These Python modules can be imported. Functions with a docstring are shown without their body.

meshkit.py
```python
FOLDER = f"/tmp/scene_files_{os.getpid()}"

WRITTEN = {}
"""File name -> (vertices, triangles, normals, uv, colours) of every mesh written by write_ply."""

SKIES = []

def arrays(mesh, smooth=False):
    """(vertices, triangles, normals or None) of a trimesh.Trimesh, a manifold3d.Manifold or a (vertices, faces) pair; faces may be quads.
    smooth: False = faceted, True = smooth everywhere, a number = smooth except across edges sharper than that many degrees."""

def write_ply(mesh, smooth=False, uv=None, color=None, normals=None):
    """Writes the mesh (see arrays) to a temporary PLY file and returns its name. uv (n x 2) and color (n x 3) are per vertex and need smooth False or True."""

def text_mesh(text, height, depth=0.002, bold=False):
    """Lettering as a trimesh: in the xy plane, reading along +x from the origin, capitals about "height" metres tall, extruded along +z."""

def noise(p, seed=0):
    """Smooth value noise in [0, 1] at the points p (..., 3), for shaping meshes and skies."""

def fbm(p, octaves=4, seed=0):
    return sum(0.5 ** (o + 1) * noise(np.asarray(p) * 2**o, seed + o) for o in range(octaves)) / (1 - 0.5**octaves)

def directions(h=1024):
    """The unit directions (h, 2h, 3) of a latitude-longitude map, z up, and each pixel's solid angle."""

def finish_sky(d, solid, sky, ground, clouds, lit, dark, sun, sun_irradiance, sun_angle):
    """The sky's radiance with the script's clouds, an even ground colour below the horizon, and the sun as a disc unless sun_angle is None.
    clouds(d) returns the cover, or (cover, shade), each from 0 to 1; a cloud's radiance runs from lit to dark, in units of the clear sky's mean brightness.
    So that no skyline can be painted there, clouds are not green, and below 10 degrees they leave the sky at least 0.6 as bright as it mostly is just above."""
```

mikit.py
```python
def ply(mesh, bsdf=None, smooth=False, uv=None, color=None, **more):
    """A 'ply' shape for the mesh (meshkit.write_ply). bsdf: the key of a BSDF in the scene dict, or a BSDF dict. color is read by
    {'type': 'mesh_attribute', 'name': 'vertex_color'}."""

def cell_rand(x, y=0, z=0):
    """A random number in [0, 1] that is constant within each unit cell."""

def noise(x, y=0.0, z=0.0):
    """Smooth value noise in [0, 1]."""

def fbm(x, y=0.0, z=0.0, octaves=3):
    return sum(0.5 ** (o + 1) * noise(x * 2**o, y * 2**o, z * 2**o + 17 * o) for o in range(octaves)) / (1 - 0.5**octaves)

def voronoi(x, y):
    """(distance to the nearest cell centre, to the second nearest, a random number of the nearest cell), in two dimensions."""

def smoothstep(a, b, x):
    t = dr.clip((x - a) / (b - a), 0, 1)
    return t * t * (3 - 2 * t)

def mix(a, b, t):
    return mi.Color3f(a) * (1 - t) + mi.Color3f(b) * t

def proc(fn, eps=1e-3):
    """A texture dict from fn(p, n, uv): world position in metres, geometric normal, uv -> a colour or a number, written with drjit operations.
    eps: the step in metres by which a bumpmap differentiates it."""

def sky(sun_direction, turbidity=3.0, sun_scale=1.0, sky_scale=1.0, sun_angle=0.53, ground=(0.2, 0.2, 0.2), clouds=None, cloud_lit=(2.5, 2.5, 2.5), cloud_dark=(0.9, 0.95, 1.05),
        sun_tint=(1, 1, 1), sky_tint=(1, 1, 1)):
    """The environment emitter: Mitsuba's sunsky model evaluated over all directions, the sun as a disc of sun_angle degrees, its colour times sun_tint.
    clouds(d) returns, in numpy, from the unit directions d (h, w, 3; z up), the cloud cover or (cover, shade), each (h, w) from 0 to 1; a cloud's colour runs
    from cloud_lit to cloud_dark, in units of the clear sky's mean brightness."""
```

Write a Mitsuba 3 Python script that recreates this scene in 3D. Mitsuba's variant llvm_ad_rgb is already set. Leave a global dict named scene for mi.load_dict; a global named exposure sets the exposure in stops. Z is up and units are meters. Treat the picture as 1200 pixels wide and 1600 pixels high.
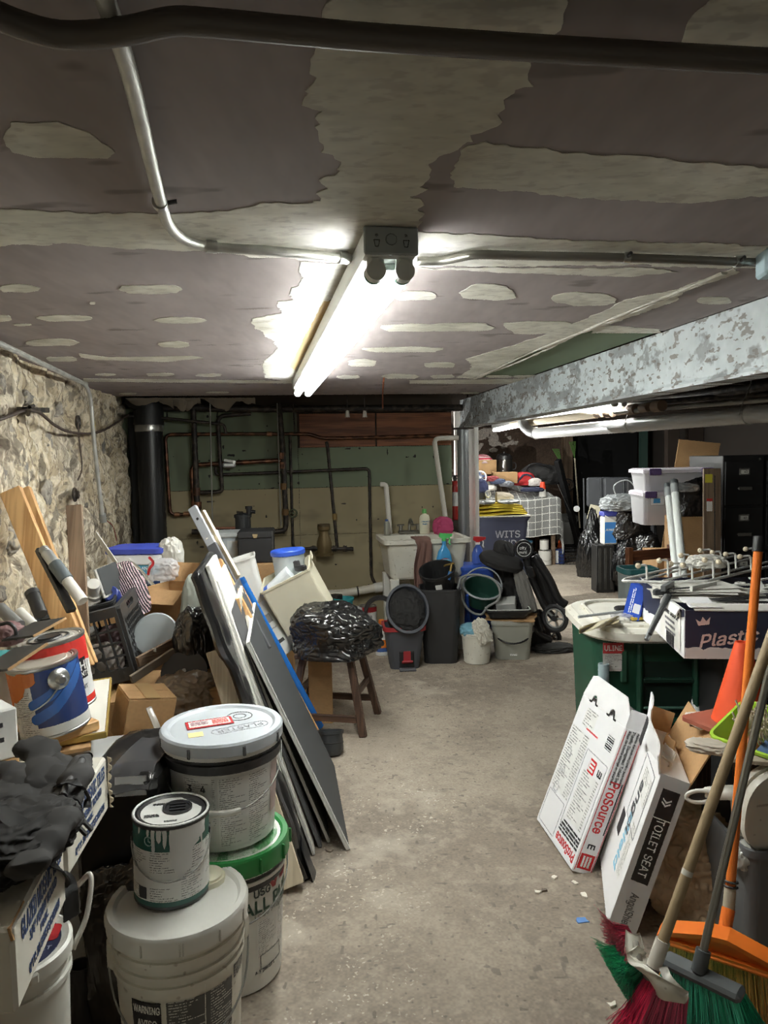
import math, random
import numpy as np
import trimesh, shapely, drjit as dr
import shapely.geometry as sg
import mitsuba as mi
import mikit, meshkit
from mikit import proc, noise, fbm, voronoi, cell_rand, smoothstep, mix

# ------------------------------------------------------------------ camera, light, exposure
FPX, CAM_H, PITCH, ROLL = 1150.0, 1.45, math.atan(83 / 1150.0), 0.02
exposure = 0.47
LAMP = 52.0          # radiance of the fluorescent tubes
LAMP_FAR = 34.0
EYE = np.array([0, 0, CAM_H])
FWD = np.array([0, math.cos(PITCH), -math.sin(PITCH)])
_r0, _u0 = np.array([1.0, 0, 0]), np.array([0, math.sin(PITCH), math.cos(PITCH)])
RIGHT = _r0 * math.cos(ROLL) - _u0 * math.sin(ROLL)
UP = _u0 * math.cos(ROLL) + _r0 * math.sin(ROLL)
T4 = mi.ScalarTransform4f
scene = {'camera': {'type': 'perspective', 'fov_axis': 'x', 'fov': 2 * math.degrees(math.atan(600 / FPX)), 'near_clip': 0.05, 'far_clip': 60.0,
                    'to_world': T4().look_at(origin=EYE.tolist(), target=(EYE + FWD).tolist(), up=UP.tolist())}}
labels = {}

# ------------------------------------------------------------------ helpers: photograph measurements to world points
def ray(px, py):
    d = FWD + RIGHT * (px - 600) / FPX - UP * (py - 800) / FPX
    return d
def P(px, py, Y):                      # the point at forward distance Y
    d = ray(px, py); return EYE + d * (Y / d[1])
def F(px, py, z=0.0):                  # the point at height z
    d = ray(px, py); return EYE + d * ((z - CAM_H) / d[2])
def PL(px, py, o, n):                  # the point on a plane
    d = ray(px, py); return EYE + d * (np.dot(np.asarray(o) - EYE, n) / np.dot(d, n))
def V(*a): return np.array(a, float)
def unit(v): v = np.asarray(v, float); return v / np.linalg.norm(v)

# ------------------------------------------------------------------ helpers: transforms and meshes
def tf(loc=(0, 0, 0), rz=0, rx=0, ry=0, s=1):
    a, b, c = (math.radians(x) for x in (rx, ry, rz))
    X = np.array([[1, 0, 0], [0, math.cos(a), -math.sin(a)], [0, math.sin(a), math.cos(a)]])
    Y = np.array([[math.cos(b), 0, math.sin(b)], [0, 1, 0], [-math.sin(b), 0, math.cos(b)]])
    Z = np.array([[math.cos(c), -math.sin(c), 0], [math.sin(c), math.cos(c), 0], [0, 0, 1]])
    M = np.eye(4); M[:3, :3] = Z @ Y @ X @ np.diag(np.broadcast_to(s, 3).astype(float)); M[:3, 3] = loc; return M
def frame(o, x, y):                    # local x along x, local y as near y as possible
    x = unit(x); y = np.asarray(y, float); y = unit(y - x * np.dot(x, y)); M = np.eye(4)
    M[:3, 0], M[:3, 1], M[:3, 2], M[:3, 3] = x, y, np.cross(x, y), o; return M
def aim(p0, p1, ref=(0, 0, 1)):        # local z from p0 to p1
    z = unit(np.asarray(p1) - p0); r = np.asarray(ref, float)
    if abs(np.dot(z, r)) > .98: r = V(0, 1, 0)
    x = unit(np.cross(r, z)); M = np.eye(4); M[:3, 0], M[:3, 1], M[:3, 2], M[:3, 3] = x, np.cross(z, x), z, p0; return M
def mv(m, M):
    m = m.copy(); m.apply_transform(M); return m
def sh(m, x=0, y=0, z=0): return mv(m, tf((x, y, z)))
def cat(*ms):
    ms = [x for m in ms for x in (m if isinstance(m, list) else [m])]
    return trimesh.util.concatenate(ms)
def hull(pts): return trimesh.convex.convex_hull(np.asarray(pts, float))
def box(sx, sy, sz, b=0.0, c=(0, 0, 0)):       # centred in x and y, standing on z = 0
    if b <= 0:
        m = trimesh.creation.box((sx, sy, sz))
    else:
        h = V(sx, sy, sz) / 2; pts = []
        for s in np.ndindex(2, 2, 2):
            s = np.array(s) * 2 - 1
            for k in range(3):
                q = h - b; q[k] = h[k]; pts.append(s * q)
        m = hull(pts)
    m.apply_translation((c[0], c[1], c[2] + sz / 2)); return m
def frustum(a0, b0, a1, b1, h, r=0.02, n=4):  # a rounded rectangular taper: bottom a0 x b0, top a1 x b1
    pts = []
    for a, b, z in ((a0, b0, 0), (a1, b1, h)):
        for sx in (-1, 1):
            for sy in (-1, 1):
                for t in np.linspace(0, math.pi / 2, n + 1):
                    pts.append((sx * (a / 2 - r + r * math.cos(t)), sy * (b / 2 - r + r * math.sin(t)), z))
    return hull(pts)
def loft(rings, closed=True, cap0=True, cap1=True):   # rings: (k, n, 3)
    R = np.asarray(rings, float); k, n = R.shape[:2]; v = R.reshape(-1, 3); f = []
    i, j = np.meshgrid(np.arange(k - 1), np.arange(n if closed else n - 1), indexing='ij')
    a, b = i * n + j, i * n + (j + 1) % n
    f = [np.stack([a, b, b + n], -1).reshape(-1, 3), np.stack([a, b + n, a + n], -1).reshape(-1, 3)]
    v = [v]; N = k * n
    for cap, base, flip in ((cap0, 0, True), (cap1, (k - 1) * n, False)):
        if cap and closed:
            v.append(R[0 if flip else -1].mean(0)[None]); q = np.arange(n); p = (q + 1) % n
            t = np.stack([base + q, base + p, np.full(n, N)], -1); f.append(t[:, [1, 0, 2]] if flip else t); N += 1
    return trimesh.Trimesh(np.vstack(v), np.vstack(f), process=False)
def rrect(a, b, r, z=0, n=5, cx=0, cy=0):     # ring of a rounded rectangle, counter-clockwise
    out = []
    for sx, sy, t0 in ((1, 1, 0), (-1, 1, 90), (-1, -1, 180), (1, -1, 270)):
        for t in np.radians(np.linspace(t0, t0 + 90, n)):
            out.append((cx + sx * (a / 2 - r) + r * math.cos(t), cy + sy * (b / 2 - r) + r * math.sin(t), z))
    return np.array(out)
def tub(a0, b0, a1, b1, h, r=.03, t=.004, rim=0.0, rimh=.01, floor=.004):   # open container with thin walls (and a rolled rim)
    rings = [rrect(a0, b0, r, 0), rrect(a1, b1, r, h - rimh)]
    if rim: rings += [rrect(a1 + 2 * rim, b1 + 2 * rim, r + rim, h - rimh), rrect(a1 + 2 * rim, b1 + 2 * rim, r + rim, h)]
    else: rings += [rrect(a1, b1, r, h)]
    rings += [rrect(a1 - 2 * t, b1 - 2 * t, r, h), rrect(a0 - 2 * t, b0 - 2 * t, r, floor)]
    return loft(rings)
def lathe(prof, n=40, cap=True):               # prof: (r, z) from bottom to top (outside), may come back down inside
    t = np.arange(n) * 2 * math.pi / n
    return loft([np.stack([r * np.cos(t), r * np.sin(t), np.full(n, z)], -1) for r, z in prof], cap0=cap, cap1=cap)
def cyl(r, h, n=24, r2=None): return lathe([(r, 0), (r if r2 is None else r2, h)], n)
def smoothpath(pts, k=6):
    p = np.asarray(pts, float)
    if len(p) < 3: return p
    q = np.vstack([2 * p[0] - p[1], p, 2 * p[-1] - p[-2]]); out = []
    for i in range(1, len(q) - 2):
        for t in np.arange(k) / k:
            a, b, c, d = q[i - 1:i + 3]
            out.append(.5 * (2 * b + (c - a) * t + (2 * a - 5 * b + 4 * c - d) * t * t + (3 * b - a - 3 * c + d) * t ** 3))
    return np.array(out + [p[-1]])
def bends(pts, r=.05, k=5):                    # polyline with its corners rounded
    p = [np.asarray(x, float) for x in pts]; out = [p[0]]
    for a, b, c in zip(p, p[1:], p[2:]):
        d = min(r, np.linalg.norm(b - a) * .45, np.linalg.norm(c - b) * .45); u, w = b + unit(a - b) * d, b + unit(c - b) * d
        for t in np.linspace(0, 1, k): out.append((1 - t) ** 2 * u + 2 * t * (1 - t) * b + t * t * w)
    return np.array(out + [p[-1]])
def tube(pts, r, n=10, closed=False, flat=None):
    p = np.asarray(pts, float); k = len(p); rr = np.broadcast_to(r, (k,))
    t = (np.roll(p, -1, 0) - np.roll(p, 1, 0)) if closed else np.gradient(p, axis=0)
    t /= np.linalg.norm(t, axis=1, keepdims=True) + 1e-12
    a = np.cross(t[0], [0, 0, 1.0] if abs(t[0][2]) < .9 else [1.0, 0, 0]); a /= np.linalg.norm(a); rings = []
    ang = np.arange(n) * 2 * math.pi / n
    for i in range(k):
        a = a - t[i] * np.dot(a, t[i]); a /= np.linalg.norm(a) + 1e-12; b = np.cross(t[i], a)
        f = 1 if flat is None else flat
        rings.append(p[i] + rr[i] * (np.cos(ang)[:, None] * a * f + np.sin(ang)[:, None] * b))
    if closed: rings.append(rings[0])
    return loft(rings, cap0=not closed, cap1=not closed)
def rod(p0, p1, r, n=10): return tube([p0, p1], r, n)
def ring(R, r, n=32, m=8, z=0):
    t = np.arange(n) * 2 * math.pi / n
    return tube(np.stack([R * np.cos(t), R * np.sin(t), t * 0 + z], -1), r, m, closed=True)
def extr(pts, h):
    g = pts if hasattr(pts, 'geom_type') else sg.Polygon(pts)
    if not g.is_valid: g = g.buffer(0)
    gs = getattr(g, 'geoms', [g])
    return cat([trimesh.creation.extrude_polygon(x, h, engine='earcut') for x in gs])
def bar(p0, p1, w, t, ref=(0, 0, 1)):           # a stick of w x t from p0 to p1 (w towards ref)
    z = np.asarray(p1) - p0; L = np.linalg.norm(z); return mv(box(t, w, L, min(w, t) * .06), aim(p0, p1, ref))
def slab(o, x, y, t, b=0.0):                   # box of corner o, edges x and y, thickness t to the +z of (x, y)
    M = frame(o, x, y); sx, sy = np.linalg.norm(x), np.dot(y, M[:3, 1])
    return sx, sy, M, box(sx, sy, t, b, (sx / 2, sy / 2, 0))
def crumple(rx, ry, rz, seed, amp=.12, sub=5, freq=2.6, flat=.35, p=2.6, facet=0):   # a bag: ridged folds on a squashed ball standing on z = 0
    m = trimesh.creation.icosphere(subdivisions=sub); v = np.array(m.vertices)
    v = np.sign(v) * np.abs(v) ** (2 / p); v /= np.maximum(1e-9, (np.abs(v) ** p).sum(1, keepdims=True)) ** (1 / p)
    n = meshkit.fbm(v * freq + seed * 7.3, 3, seed); n2 = meshkit.noise(v * V(freq * 2.2, freq * 2.2, freq * .9) + 5 + seed, seed + 9); n3 = meshkit.noise(v * freq * 4.5 + seed, seed + 5)
    d = 1 - amp * (np.abs(n - .5) * 4) - amp * .8 * np.abs(n2 - .5) * 2 - amp * .4 * np.abs(n3 - .5) * 2 + amp
    if facet:
        g_ = np.random.default_rng(seed); nn = g_.normal(size=(facet, 3)); nn /= np.linalg.norm(nn, axis=1, keepdims=True); u = v / np.linalg.norm(v, axis=1, keepdims=True)
        d = (d * .35 + .65) * (1 + .4 * (meshkit.noise(v * 1.25 + seed) - .5)) * np.minimum(1.05, (g_.uniform(.8, .99, facet) / np.maximum(u @ nn.T, .05)).min(1)) * (1 - .06 * (1 - np.abs(2 * n3 - 1)) ** 4)
    v = v * d[:, None] * V(rx, ry, rz); v[:, 2] = np.maximum(v[:, 2], -rz * (1 - flat)); v[:, 2] -= v[:, 2].min()
    return trimesh.Trimesh(v, m.faces, process=False)
def sheet(P_, t=.003):                         # P_: (nu, nv, 3) grid of points, thickened
    g = np.asarray(P_, float); nu, nv = g.shape[:2]
    du, dv = np.gradient(g, axis=0), np.gradient(g, axis=1); n = np.cross(du, dv); n /= np.linalg.norm(n, axis=2, keepdims=True) + 1e-12
    i, j = np.meshgrid(np.arange(nu - 1), np.arange(nv - 1), indexing='ij'); a = (i * nv + j).ravel()
    q = np.stack([a, a + nv, a + nv + 1, a + 1], -1); N = nu * nv
    b = np.concatenate([np.arange(nv - 1), (np.arange(nu - 1) + 1) * nv - 1, N - 1 - np.arange(nv - 1), nv * np.arange(nu - 1, 0, -1)])
    c = np.roll(b, -1); side = np.stack([b, c, c + N, b + N], -1)
    Q = np.vstack([q, q[:, ::-1] + N, side[:, ::-1]]); f = np.vstack([Q[:, [0, 1, 2]], Q[:, [0, 2, 3]]])
    return trimesh.Trimesh(np.vstack([(g + n * t / 2).reshape(-1, 3), (g - n * t / 2).reshape(-1, 3)]), f, process=False)
def rough(pts, amp, seed, step=.02):           # ragged outline of a smear of plaster, in metres
    g = shapely.segmentize(sg.Polygon(pts).buffer(0), step); g = max(getattr(g, 'geoms', [g]), key=lambda q: q.area)
    c = np.array(g.exterior.coords)[:-1]; q = np.c_[c * 14, np.zeros(len(c))]
    q2 = np.c_[c * 55, np.ones(len(c))]; c = c + amp * .8 * (np.stack([meshkit.fbm(q2, 2, seed + 7), meshkit.fbm(q2 + 9, 2, seed + 90)], -1) - .5) * 2 + amp * (np.stack([meshkit.fbm(q, 3, seed), meshkit.fbm(q + 31, 3, seed + 50)], -1) - .5) * 2
    g = sg.Polygon(c).buffer(0); return max(getattr(g, 'geoms', [g]), key=lambda q: q.area)
_text = {}
def text(s, h, bold=False, d=.0006, w=None):   # centred lettering in the local xy plane; w squeezes it to a width
    k = (s, h, bold)
    if k not in _text: _text[k] = meshkit.text_mesh(s, h, d, bold)
    m = _text[k].copy(); b = m.bounds; m.apply_translation((-(b[0][0] + b[1][0]) / 2, -h / 2, 0))
    if w: m.apply_scale((w / (b[1][0] - b[0][0]), 1, 1))
    return m
def bars(w, h, n, seed, d=.0008):               # lines of print too small to read, centred in the local xy plane
    r_ = random.Random(seed); ms = []
    for i in range(n):
        x = -w / 2
        while x < w / 2 - .1 * w:
            l = w * r_.uniform(.08, .3); l = min(l, w / 2 - x); ms.append(mv(box(l, h / n * .55, d), tf((x + l / 2, h / 2 - (i + .5) * h / n, 0)))); x += l + w * .035
    return cat(ms)
def wrap(m, R, a0=0.0, cone=0.0):              # bend a flat xy mesh (z = proud) round the z axis; x right, y up; a0 in radians, 0 = -y side
    m = m.subdivide_to_size(max(.012, R * .16)) if len(m.faces) < 20000 else m
    v = np.array(m.vertices); r = R + cone * v[:, 1] + v[:, 2]; a = a0 + v[:, 0] / R
    return trimesh.Trimesh(np.stack([r * np.sin(a), -r * np.cos(a), v[:, 1]], -1), m.faces, process=False)
def cpatch(R, z0, z1, a0, a1, n=24, R1=None, proud=.0008):   # a label round a cylinder, with uv in metres
    R1 = R if R1 is None else R1; t = np.linspace(a0, a1, n + 1); v, uv = [], []
    for z, r in ((z0, R), (z1, R1)):
        v.append(np.stack([(r + proud) * np.sin(t), -(r + proud) * np.cos(t), np.full(n + 1, z)], -1)); uv.append(np.stack([(t - a0) * R, np.full(n + 1, z - z0)], -1))
    i = np.arange(n); f = np.vstack([np.stack([i, i + 1, i + n + 2], -1), np.stack([i, i + n + 2, i + n + 1], -1)])
    m = trimesh.Trimesh(np.vstack(v), f, process=False); m.metadata['uv'] = np.vstack(uv); return m
def flatpatch(w, h, z=0.0):                    # flat print, corner at the origin, uv in metres
    m = trimesh.Trimesh([(0, 0, z), (w, 0, z), (w, h, z), (0, h, z)], [[0, 1, 2], [0, 2, 3]], process=False)
    m.metadata['uv'] = np.array([(0, 0), (w, 0), (w, h), (0, h.real)], float); return m
def boxuv(m):                                  # planar uv in metres per face, u along the longest local side
    f = m.faces; v = m.vertices[f].reshape(-1, 3); n = np.repeat(m.face_normals, 3, 0); k = np.abs(n).argmax(1); e = m.extents
    order = np.argsort(-e); uv = np.zeros((len(v), 2))
    for a in range(3):
        s = k == a; ax = [x for x in order if x != a]; uv[s] = np.stack([v[s][:, ax[0]] + a * .37, v[s][:, ax[1]]], -1)
    return trimesh.Trimesh(v, np.arange(len(v)).reshape(-1, 3), process=False), uv

# ------------------------------------------------------------------ helpers: scene entries
def numbered(key):
    taken = lambda k: k in scene or k in labels or any(x.startswith(k + '__') for x in scene)
    if not taken(key): return key
    i = _n.get(key, 1)
    while taken(f'{key}_{i:03d}'): i += 1
    _n[key] = i + 1; return f'{key}_{i:03d}'
_n = {}
def put(key, mesh, m, smooth=False, M=None, uv=None, **more):
    mesh = mesh if M is None or isinstance(mesh, dict) else mesh
    if uv is True: mesh, uv = boxuv(mesh)
    if uv is None and 'uv' in mesh.metadata: uv = mesh.metadata['uv']
    if M is not None: mesh = mv(mesh, M)
    if uv is not None and smooth not in (False, True): smooth = False
    scene[key] = mikit.ply(mesh, m, smooth=smooth, uv=uv, **more); return key
class Th:
    def __init__(s, name, label, cat_, M=None, group=None, kind=None, solo=False):
        s.key = numbered(name); s.M = np.eye(4) if M is None else M
        labels[s.key] = {'label': label} if label else {}
        if cat_: labels[s.key]['category'] = cat_
        if group: labels[s.key]['group'] = group
        if kind: labels[s.key]['kind'] = kind
    def add(s, name, mesh, m, smooth=False, label=None, uv=None, to=None, M=None, kind=None):
        key = numbered((to or s.key) + '__' + name)
        put(key, mesh, m, smooth, s.M if M is None else s.M @ M, uv)
        if label or kind: labels[key] = {**({'label': label} if label else {}), **({'kind': kind} if kind else {})}
        return key
def thing(name, label, cat_, M=None, group=None): return Th(name, label, cat_, M, group)
def solo(name, label, cat_, mesh, m, M=None, smooth=False, uv=None, group=None, kind=None):
    if isinstance(M, bool): M, smooth = None, M
    t = Th(name, label, cat_, M, group, kind); put(t.key, mesh, m, smooth, t.M, uv); return t
def struct(name, mesh, m, smooth=False, uv=None):
    key = numbered(name); put(key, mesh, m, smooth, None, uv); labels[key] = {'kind': 'structure'}; return key

# ------------------------------------------------------------------ materials
def srgb(c): return [((x / 255) / 12.92 if x < 10 else ((x / 255 + .055) / 1.055) ** 2.4) for x in c]
def bs(key, col, rough=.6, metal=0.0, spec=.5, **more):
    c = col if isinstance(col, dict) else {'type': 'rgb', 'value': srgb(col)}
    scene[key] = {'type': 'twosided', 'bsdf': {'type': 'principled', 'base_color': c, 'roughness': rough, 'metallic': metal, 'specular': spec, **more}}
    return key
_auto = {}
def C(r, g, b, rough=.6, metal=0.0, spec=.5):   # a plain material, made once
    k = (r, g, b, rough, metal, spec)
    if k not in _auto: _auto[k] = bs(f'plain_{len(_auto):03d}', (r, g, b), rough, metal, spec)
    return _auto[k]
def S(*c): return mi.Color3f(*srgb(c))
def pf(fn, rough=.7, metal=0.0, key=None, bump=None, spec=.5, **kw):
    d = {'type': 'principled', 'base_color': proc(fn), 'roughness': rough, 'metallic': metal, 'specular': spec}
    if bump: d = {'type': 'bumpmap', 'arbitrary': proc(bump[0]), 'scale': bump[1], 'bsdf': d}
    scene[key] = {'type': 'twosided', 'bsdf': d}; return key

def f_floor(p, n, uv):
    a = fbm(p.x * 2.2, p.y * 2.2, 0, 4); b = fbm(p.x * 17 + 9, p.y * 17, 1, 3); s = noise(p.x * 150, p.y * 150); w = noise((p.x * .8 + p.y * .6) * 95, (p.y * .8 - p.x * .6) * 95) * .6 + noise((p.x * .5 - p.y * .87) * 170, (p.y * .5 + p.x * .87) * 170) * .4; w2 = noise(p.x * 33 + 5, p.y * 37 + 2)
    c = mix(S(127, 116, 104), S(147, 136, 122), smoothstep(.3, .7, a)); c = mix(c, S(106, 97, 88), smoothstep(.55, .85, b) * .35); c = mix(c, S(158, 148, 134), smoothstep(.5, .75, fbm(p.x * 26, p.y * 26 + 3, 6, 4)) * .45)
    c = c * (0.86 + .28 * s)
    big = smoothstep(.54, .68, fbm(p.x * 1.3 + 4.2, p.y * 1.3 + 1.7, 3, 3))
    c = mix(c, S(208, 200, 186), smoothstep(.7, .84, w) * (.05 + .6 * big) * smoothstep(.4, .62, fbm(p.x * 9, p.y * 9, 2, 2))); c = mix(c, S(190, 182, 168), smoothstep(.5, .8, fbm(p.x * 6, p.y * 6, 8, 4)) * .35 * big)
    return mix(c, S(72, 66, 60), smoothstep(.84, .95, noise(p.x * 60 + 7, p.y * 60 + 3)) * .5)
def f_ceil(p, n, uv):
    a = fbm(p.x * 3, p.y * 3, 0, 4); b = fbm(p.x * 40, p.y * 9, 1, 3)
    c = mix(S(116, 108, 107), S(134, 126, 125), a) * (.9 + .2 * b)
    return mix(c, S(84, 77, 73), smoothstep(.72, .85, fbm(p.x * 7 + 3, p.y * 16, 2, 3)) * .7)
def f_comp(p, n, uv):
    a = fbm(p.x * 5 + 2, p.y * 5, 0, 4); b = fbm(p.x * 30, p.y * 60, 1, 3)
    c = mix(S(166, 164, 152), S(193, 191, 181), smoothstep(.3, .7, a)) * (.88 + .22 * b)
    return mix(c, S(128, 120, 114), smoothstep(.52, .75, fbm(p.x * 34, p.y * 60 + 5, 4, 4)) * .35)
def f_stone(p, n, uv):
    w = noise(p.y * 7, p.z * 7, 3) * .5; q, z = p.y + w * .12, p.z * .8 + w * .1
    a = fbm(q * 2.1, z * 2.4, 1, 4); b = fbm(q * 17, z * 13, 2, 4); d = fbm(q * 60, z * 48, 5, 3); e = fbm(q * 30 + 9, z * 24, 8, 4)
    c = mix(S(160, 145, 120), S(198, 185, 160), smoothstep(.3, .68, b)); c = mix(c, S(124, 117, 108), smoothstep(.5, .64, a) * .6)
    c = mix(c, S(212, 202, 182), smoothstep(.46, .62, e) * .75); c = mix(c, S(84, 72, 58), smoothstep(.56, .7, d) * .6)
    return mix(c, S(66, 56, 46), smoothstep(.6, .7, fbm(q * 11 + 4, z * 12, 6, 4)) * .7) * (.82 + .36 * noise(p.y * 130, p.z * 130, p.x * 60))
def f_rock(p, n, uv):
    a = fbm(p.y * 12, p.z * 12, p.x * 12, 4); b = noise(p.y * 120, p.z * 120, p.x * 90)
    c = mix(S(104, 100, 94), S(150, 143, 132), smoothstep(.3, .7, a)) * (.8 + .4 * b); c = mix(c, S(186, 172, 146), smoothstep(.47, .58, fbm(p.y * 14 + 5, p.z * 14, 1, 4)) * .85)
    return mix(c, S(70, 62, 54), smoothstep(.6, .72, fbm(p.y * 30, p.z * 30, 2, 3)) * .7)
def f_brick(p, n, uv):
    a = fbm((p.x + p.y) * 3, p.z * 3, 0, 4); c = mix(S(66, 52, 44), S(104, 86, 72), a)
    c = mix(c, S(196, 186, 176), smoothstep(.56, .6, fbm(p.x * 4 + 3, p.z * 5, 2, 4)) * smoothstep(1.0, 1.5, p.z) * smoothstep(3.2, 2.4, p.x))
    return c * (.75 + .5 * noise((p.x + p.y) * 60, p.z * 60))
def f_green(p, n, uv):
    a = fbm(p.x * 4, p.z * 3, 0, 4); c = mix(S(100, 112, 92), S(116, 126, 105), a)
    c = mix(c, S(74, 78, 66), smoothstep(.58, .8, fbm(p.x * 5 + 3, p.z * 1.5, 3, 3)) * .6); return mix(c, S(30, 28, 26), smoothstep(.93, .96, noise(p.x * 26, p.z * 26)))
def f_tan(p, n, uv):
    a = fbm(p.x * 2, p.z * 3, 0, 4); c = mix(S(140, 130, 102), S(164, 153, 124), a)
    c = mix(c, S(100, 90, 72), smoothstep(.55, .8, fbm(p.x * 3 + 8, p.z * 6, 3, 4)) * .6); return mix(c, S(50, 46, 40), smoothstep(.94, .97, noise(p.x * 22 + 2, p.z * 22)))
def f_beam(p, n, uv):
    e = smoothstep(.44, .54, fbm(p.y * 7 + p.z * 2, p.z * 13, 0, 4) * .7 + fbm(p.y * 40, p.z * 44, 3, 3) * .3 + .2 * (1.15 - p.y * .3)); d = fbm(p.y * 26, p.z * 26, 4, 3)
    a = mix(S(112, 116, 118), S(150, 155, 157), d); b = mix(S(176, 185, 189), S(206, 213, 217), d)
    c = mix(a, b, e); return mix(c, S(92, 84, 76), smoothstep(.63, .7, fbm(p.y * 30 + 7, p.z * 60, 6, 3)) * .8)
def f_iron(p, n, uv):
    a = fbm(p.x * 30, p.y * 30, p.z * 30, 3); return mix(S(38, 35, 33), S(66, 58, 50), smoothstep(.4, .7, a))
def f_copper(p, n, uv):
    a = fbm(p.x * 22, p.y * 22, p.z * 22, 3); return mix(S(70, 50, 40), S(128, 88, 66), smoothstep(.35, .7, a))
def f_zinc(p, n, uv):
    a = fbm(p.x * 26, p.y * 26, p.z * 26, 3); return mix(S(158, 158, 154), S(204, 204, 198), a)
def woodfn(dark, light):
    def fn(p, n, uv):
        w = fbm(uv.x * 2.0, uv.y * 26, 0, 3); g = noise(uv.x * 9 + 3, uv.y * 210); s = fbm(uv.x * 5, uv.y * 5, 7, 3)
        return mix(S(*dark), S(*light), smoothstep(.25, .75, w * .7 + g * .3)) * (.86 + .28 * s)
    return fn
def f_card(p, n, uv):
    a = fbm(p.x * 6, p.y * 6, p.z * 6, 3); return mix(S(150, 116, 78), S(184, 148, 106), a) * (.94 + .12 * noise(p.x * 120, p.y * 120, p.z * 120))
def printfn(paper, ink, pitch=.0058, colw=.075, fill=.86):
    def fn(p, n, uv):
        row = uv.y / pitch; fy = row - dr.floor(row); r = dr.floor(row); col = uv.x / colw; cx = dr.floor(col); fx = col - cx
        end = .35 + .62 * cell_rand(r, cx, 3); word = noise(uv.x * 520 + r * 13.7, r); para = cell_rand(dr.floor(r / 6.0), cx, 9)
        on = (fy > .36) & (fy < .74) & (fx > .05) & (fx < end) & (word > .3) & (para < fill)
        d = fbm(uv.x * 18, uv.y * 18, 3, 3)
        return dr.select(on, mix(S(*paper), S(*ink), .75), S(*paper)) * (.9 + .16 * d)
    return fn
def f_plaid(p, n, uv):
    u, v = uv.x / .095, uv.y / .095; fu, fv = u - dr.floor(u), v - dr.floor(v)
    c = S(126, 126, 124) * (.85 + .3 * noise(uv.x * 400, uv.y * 400)); return dr.select((fu < .085) | (fv < .085), S(222, 222, 216), c)
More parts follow.
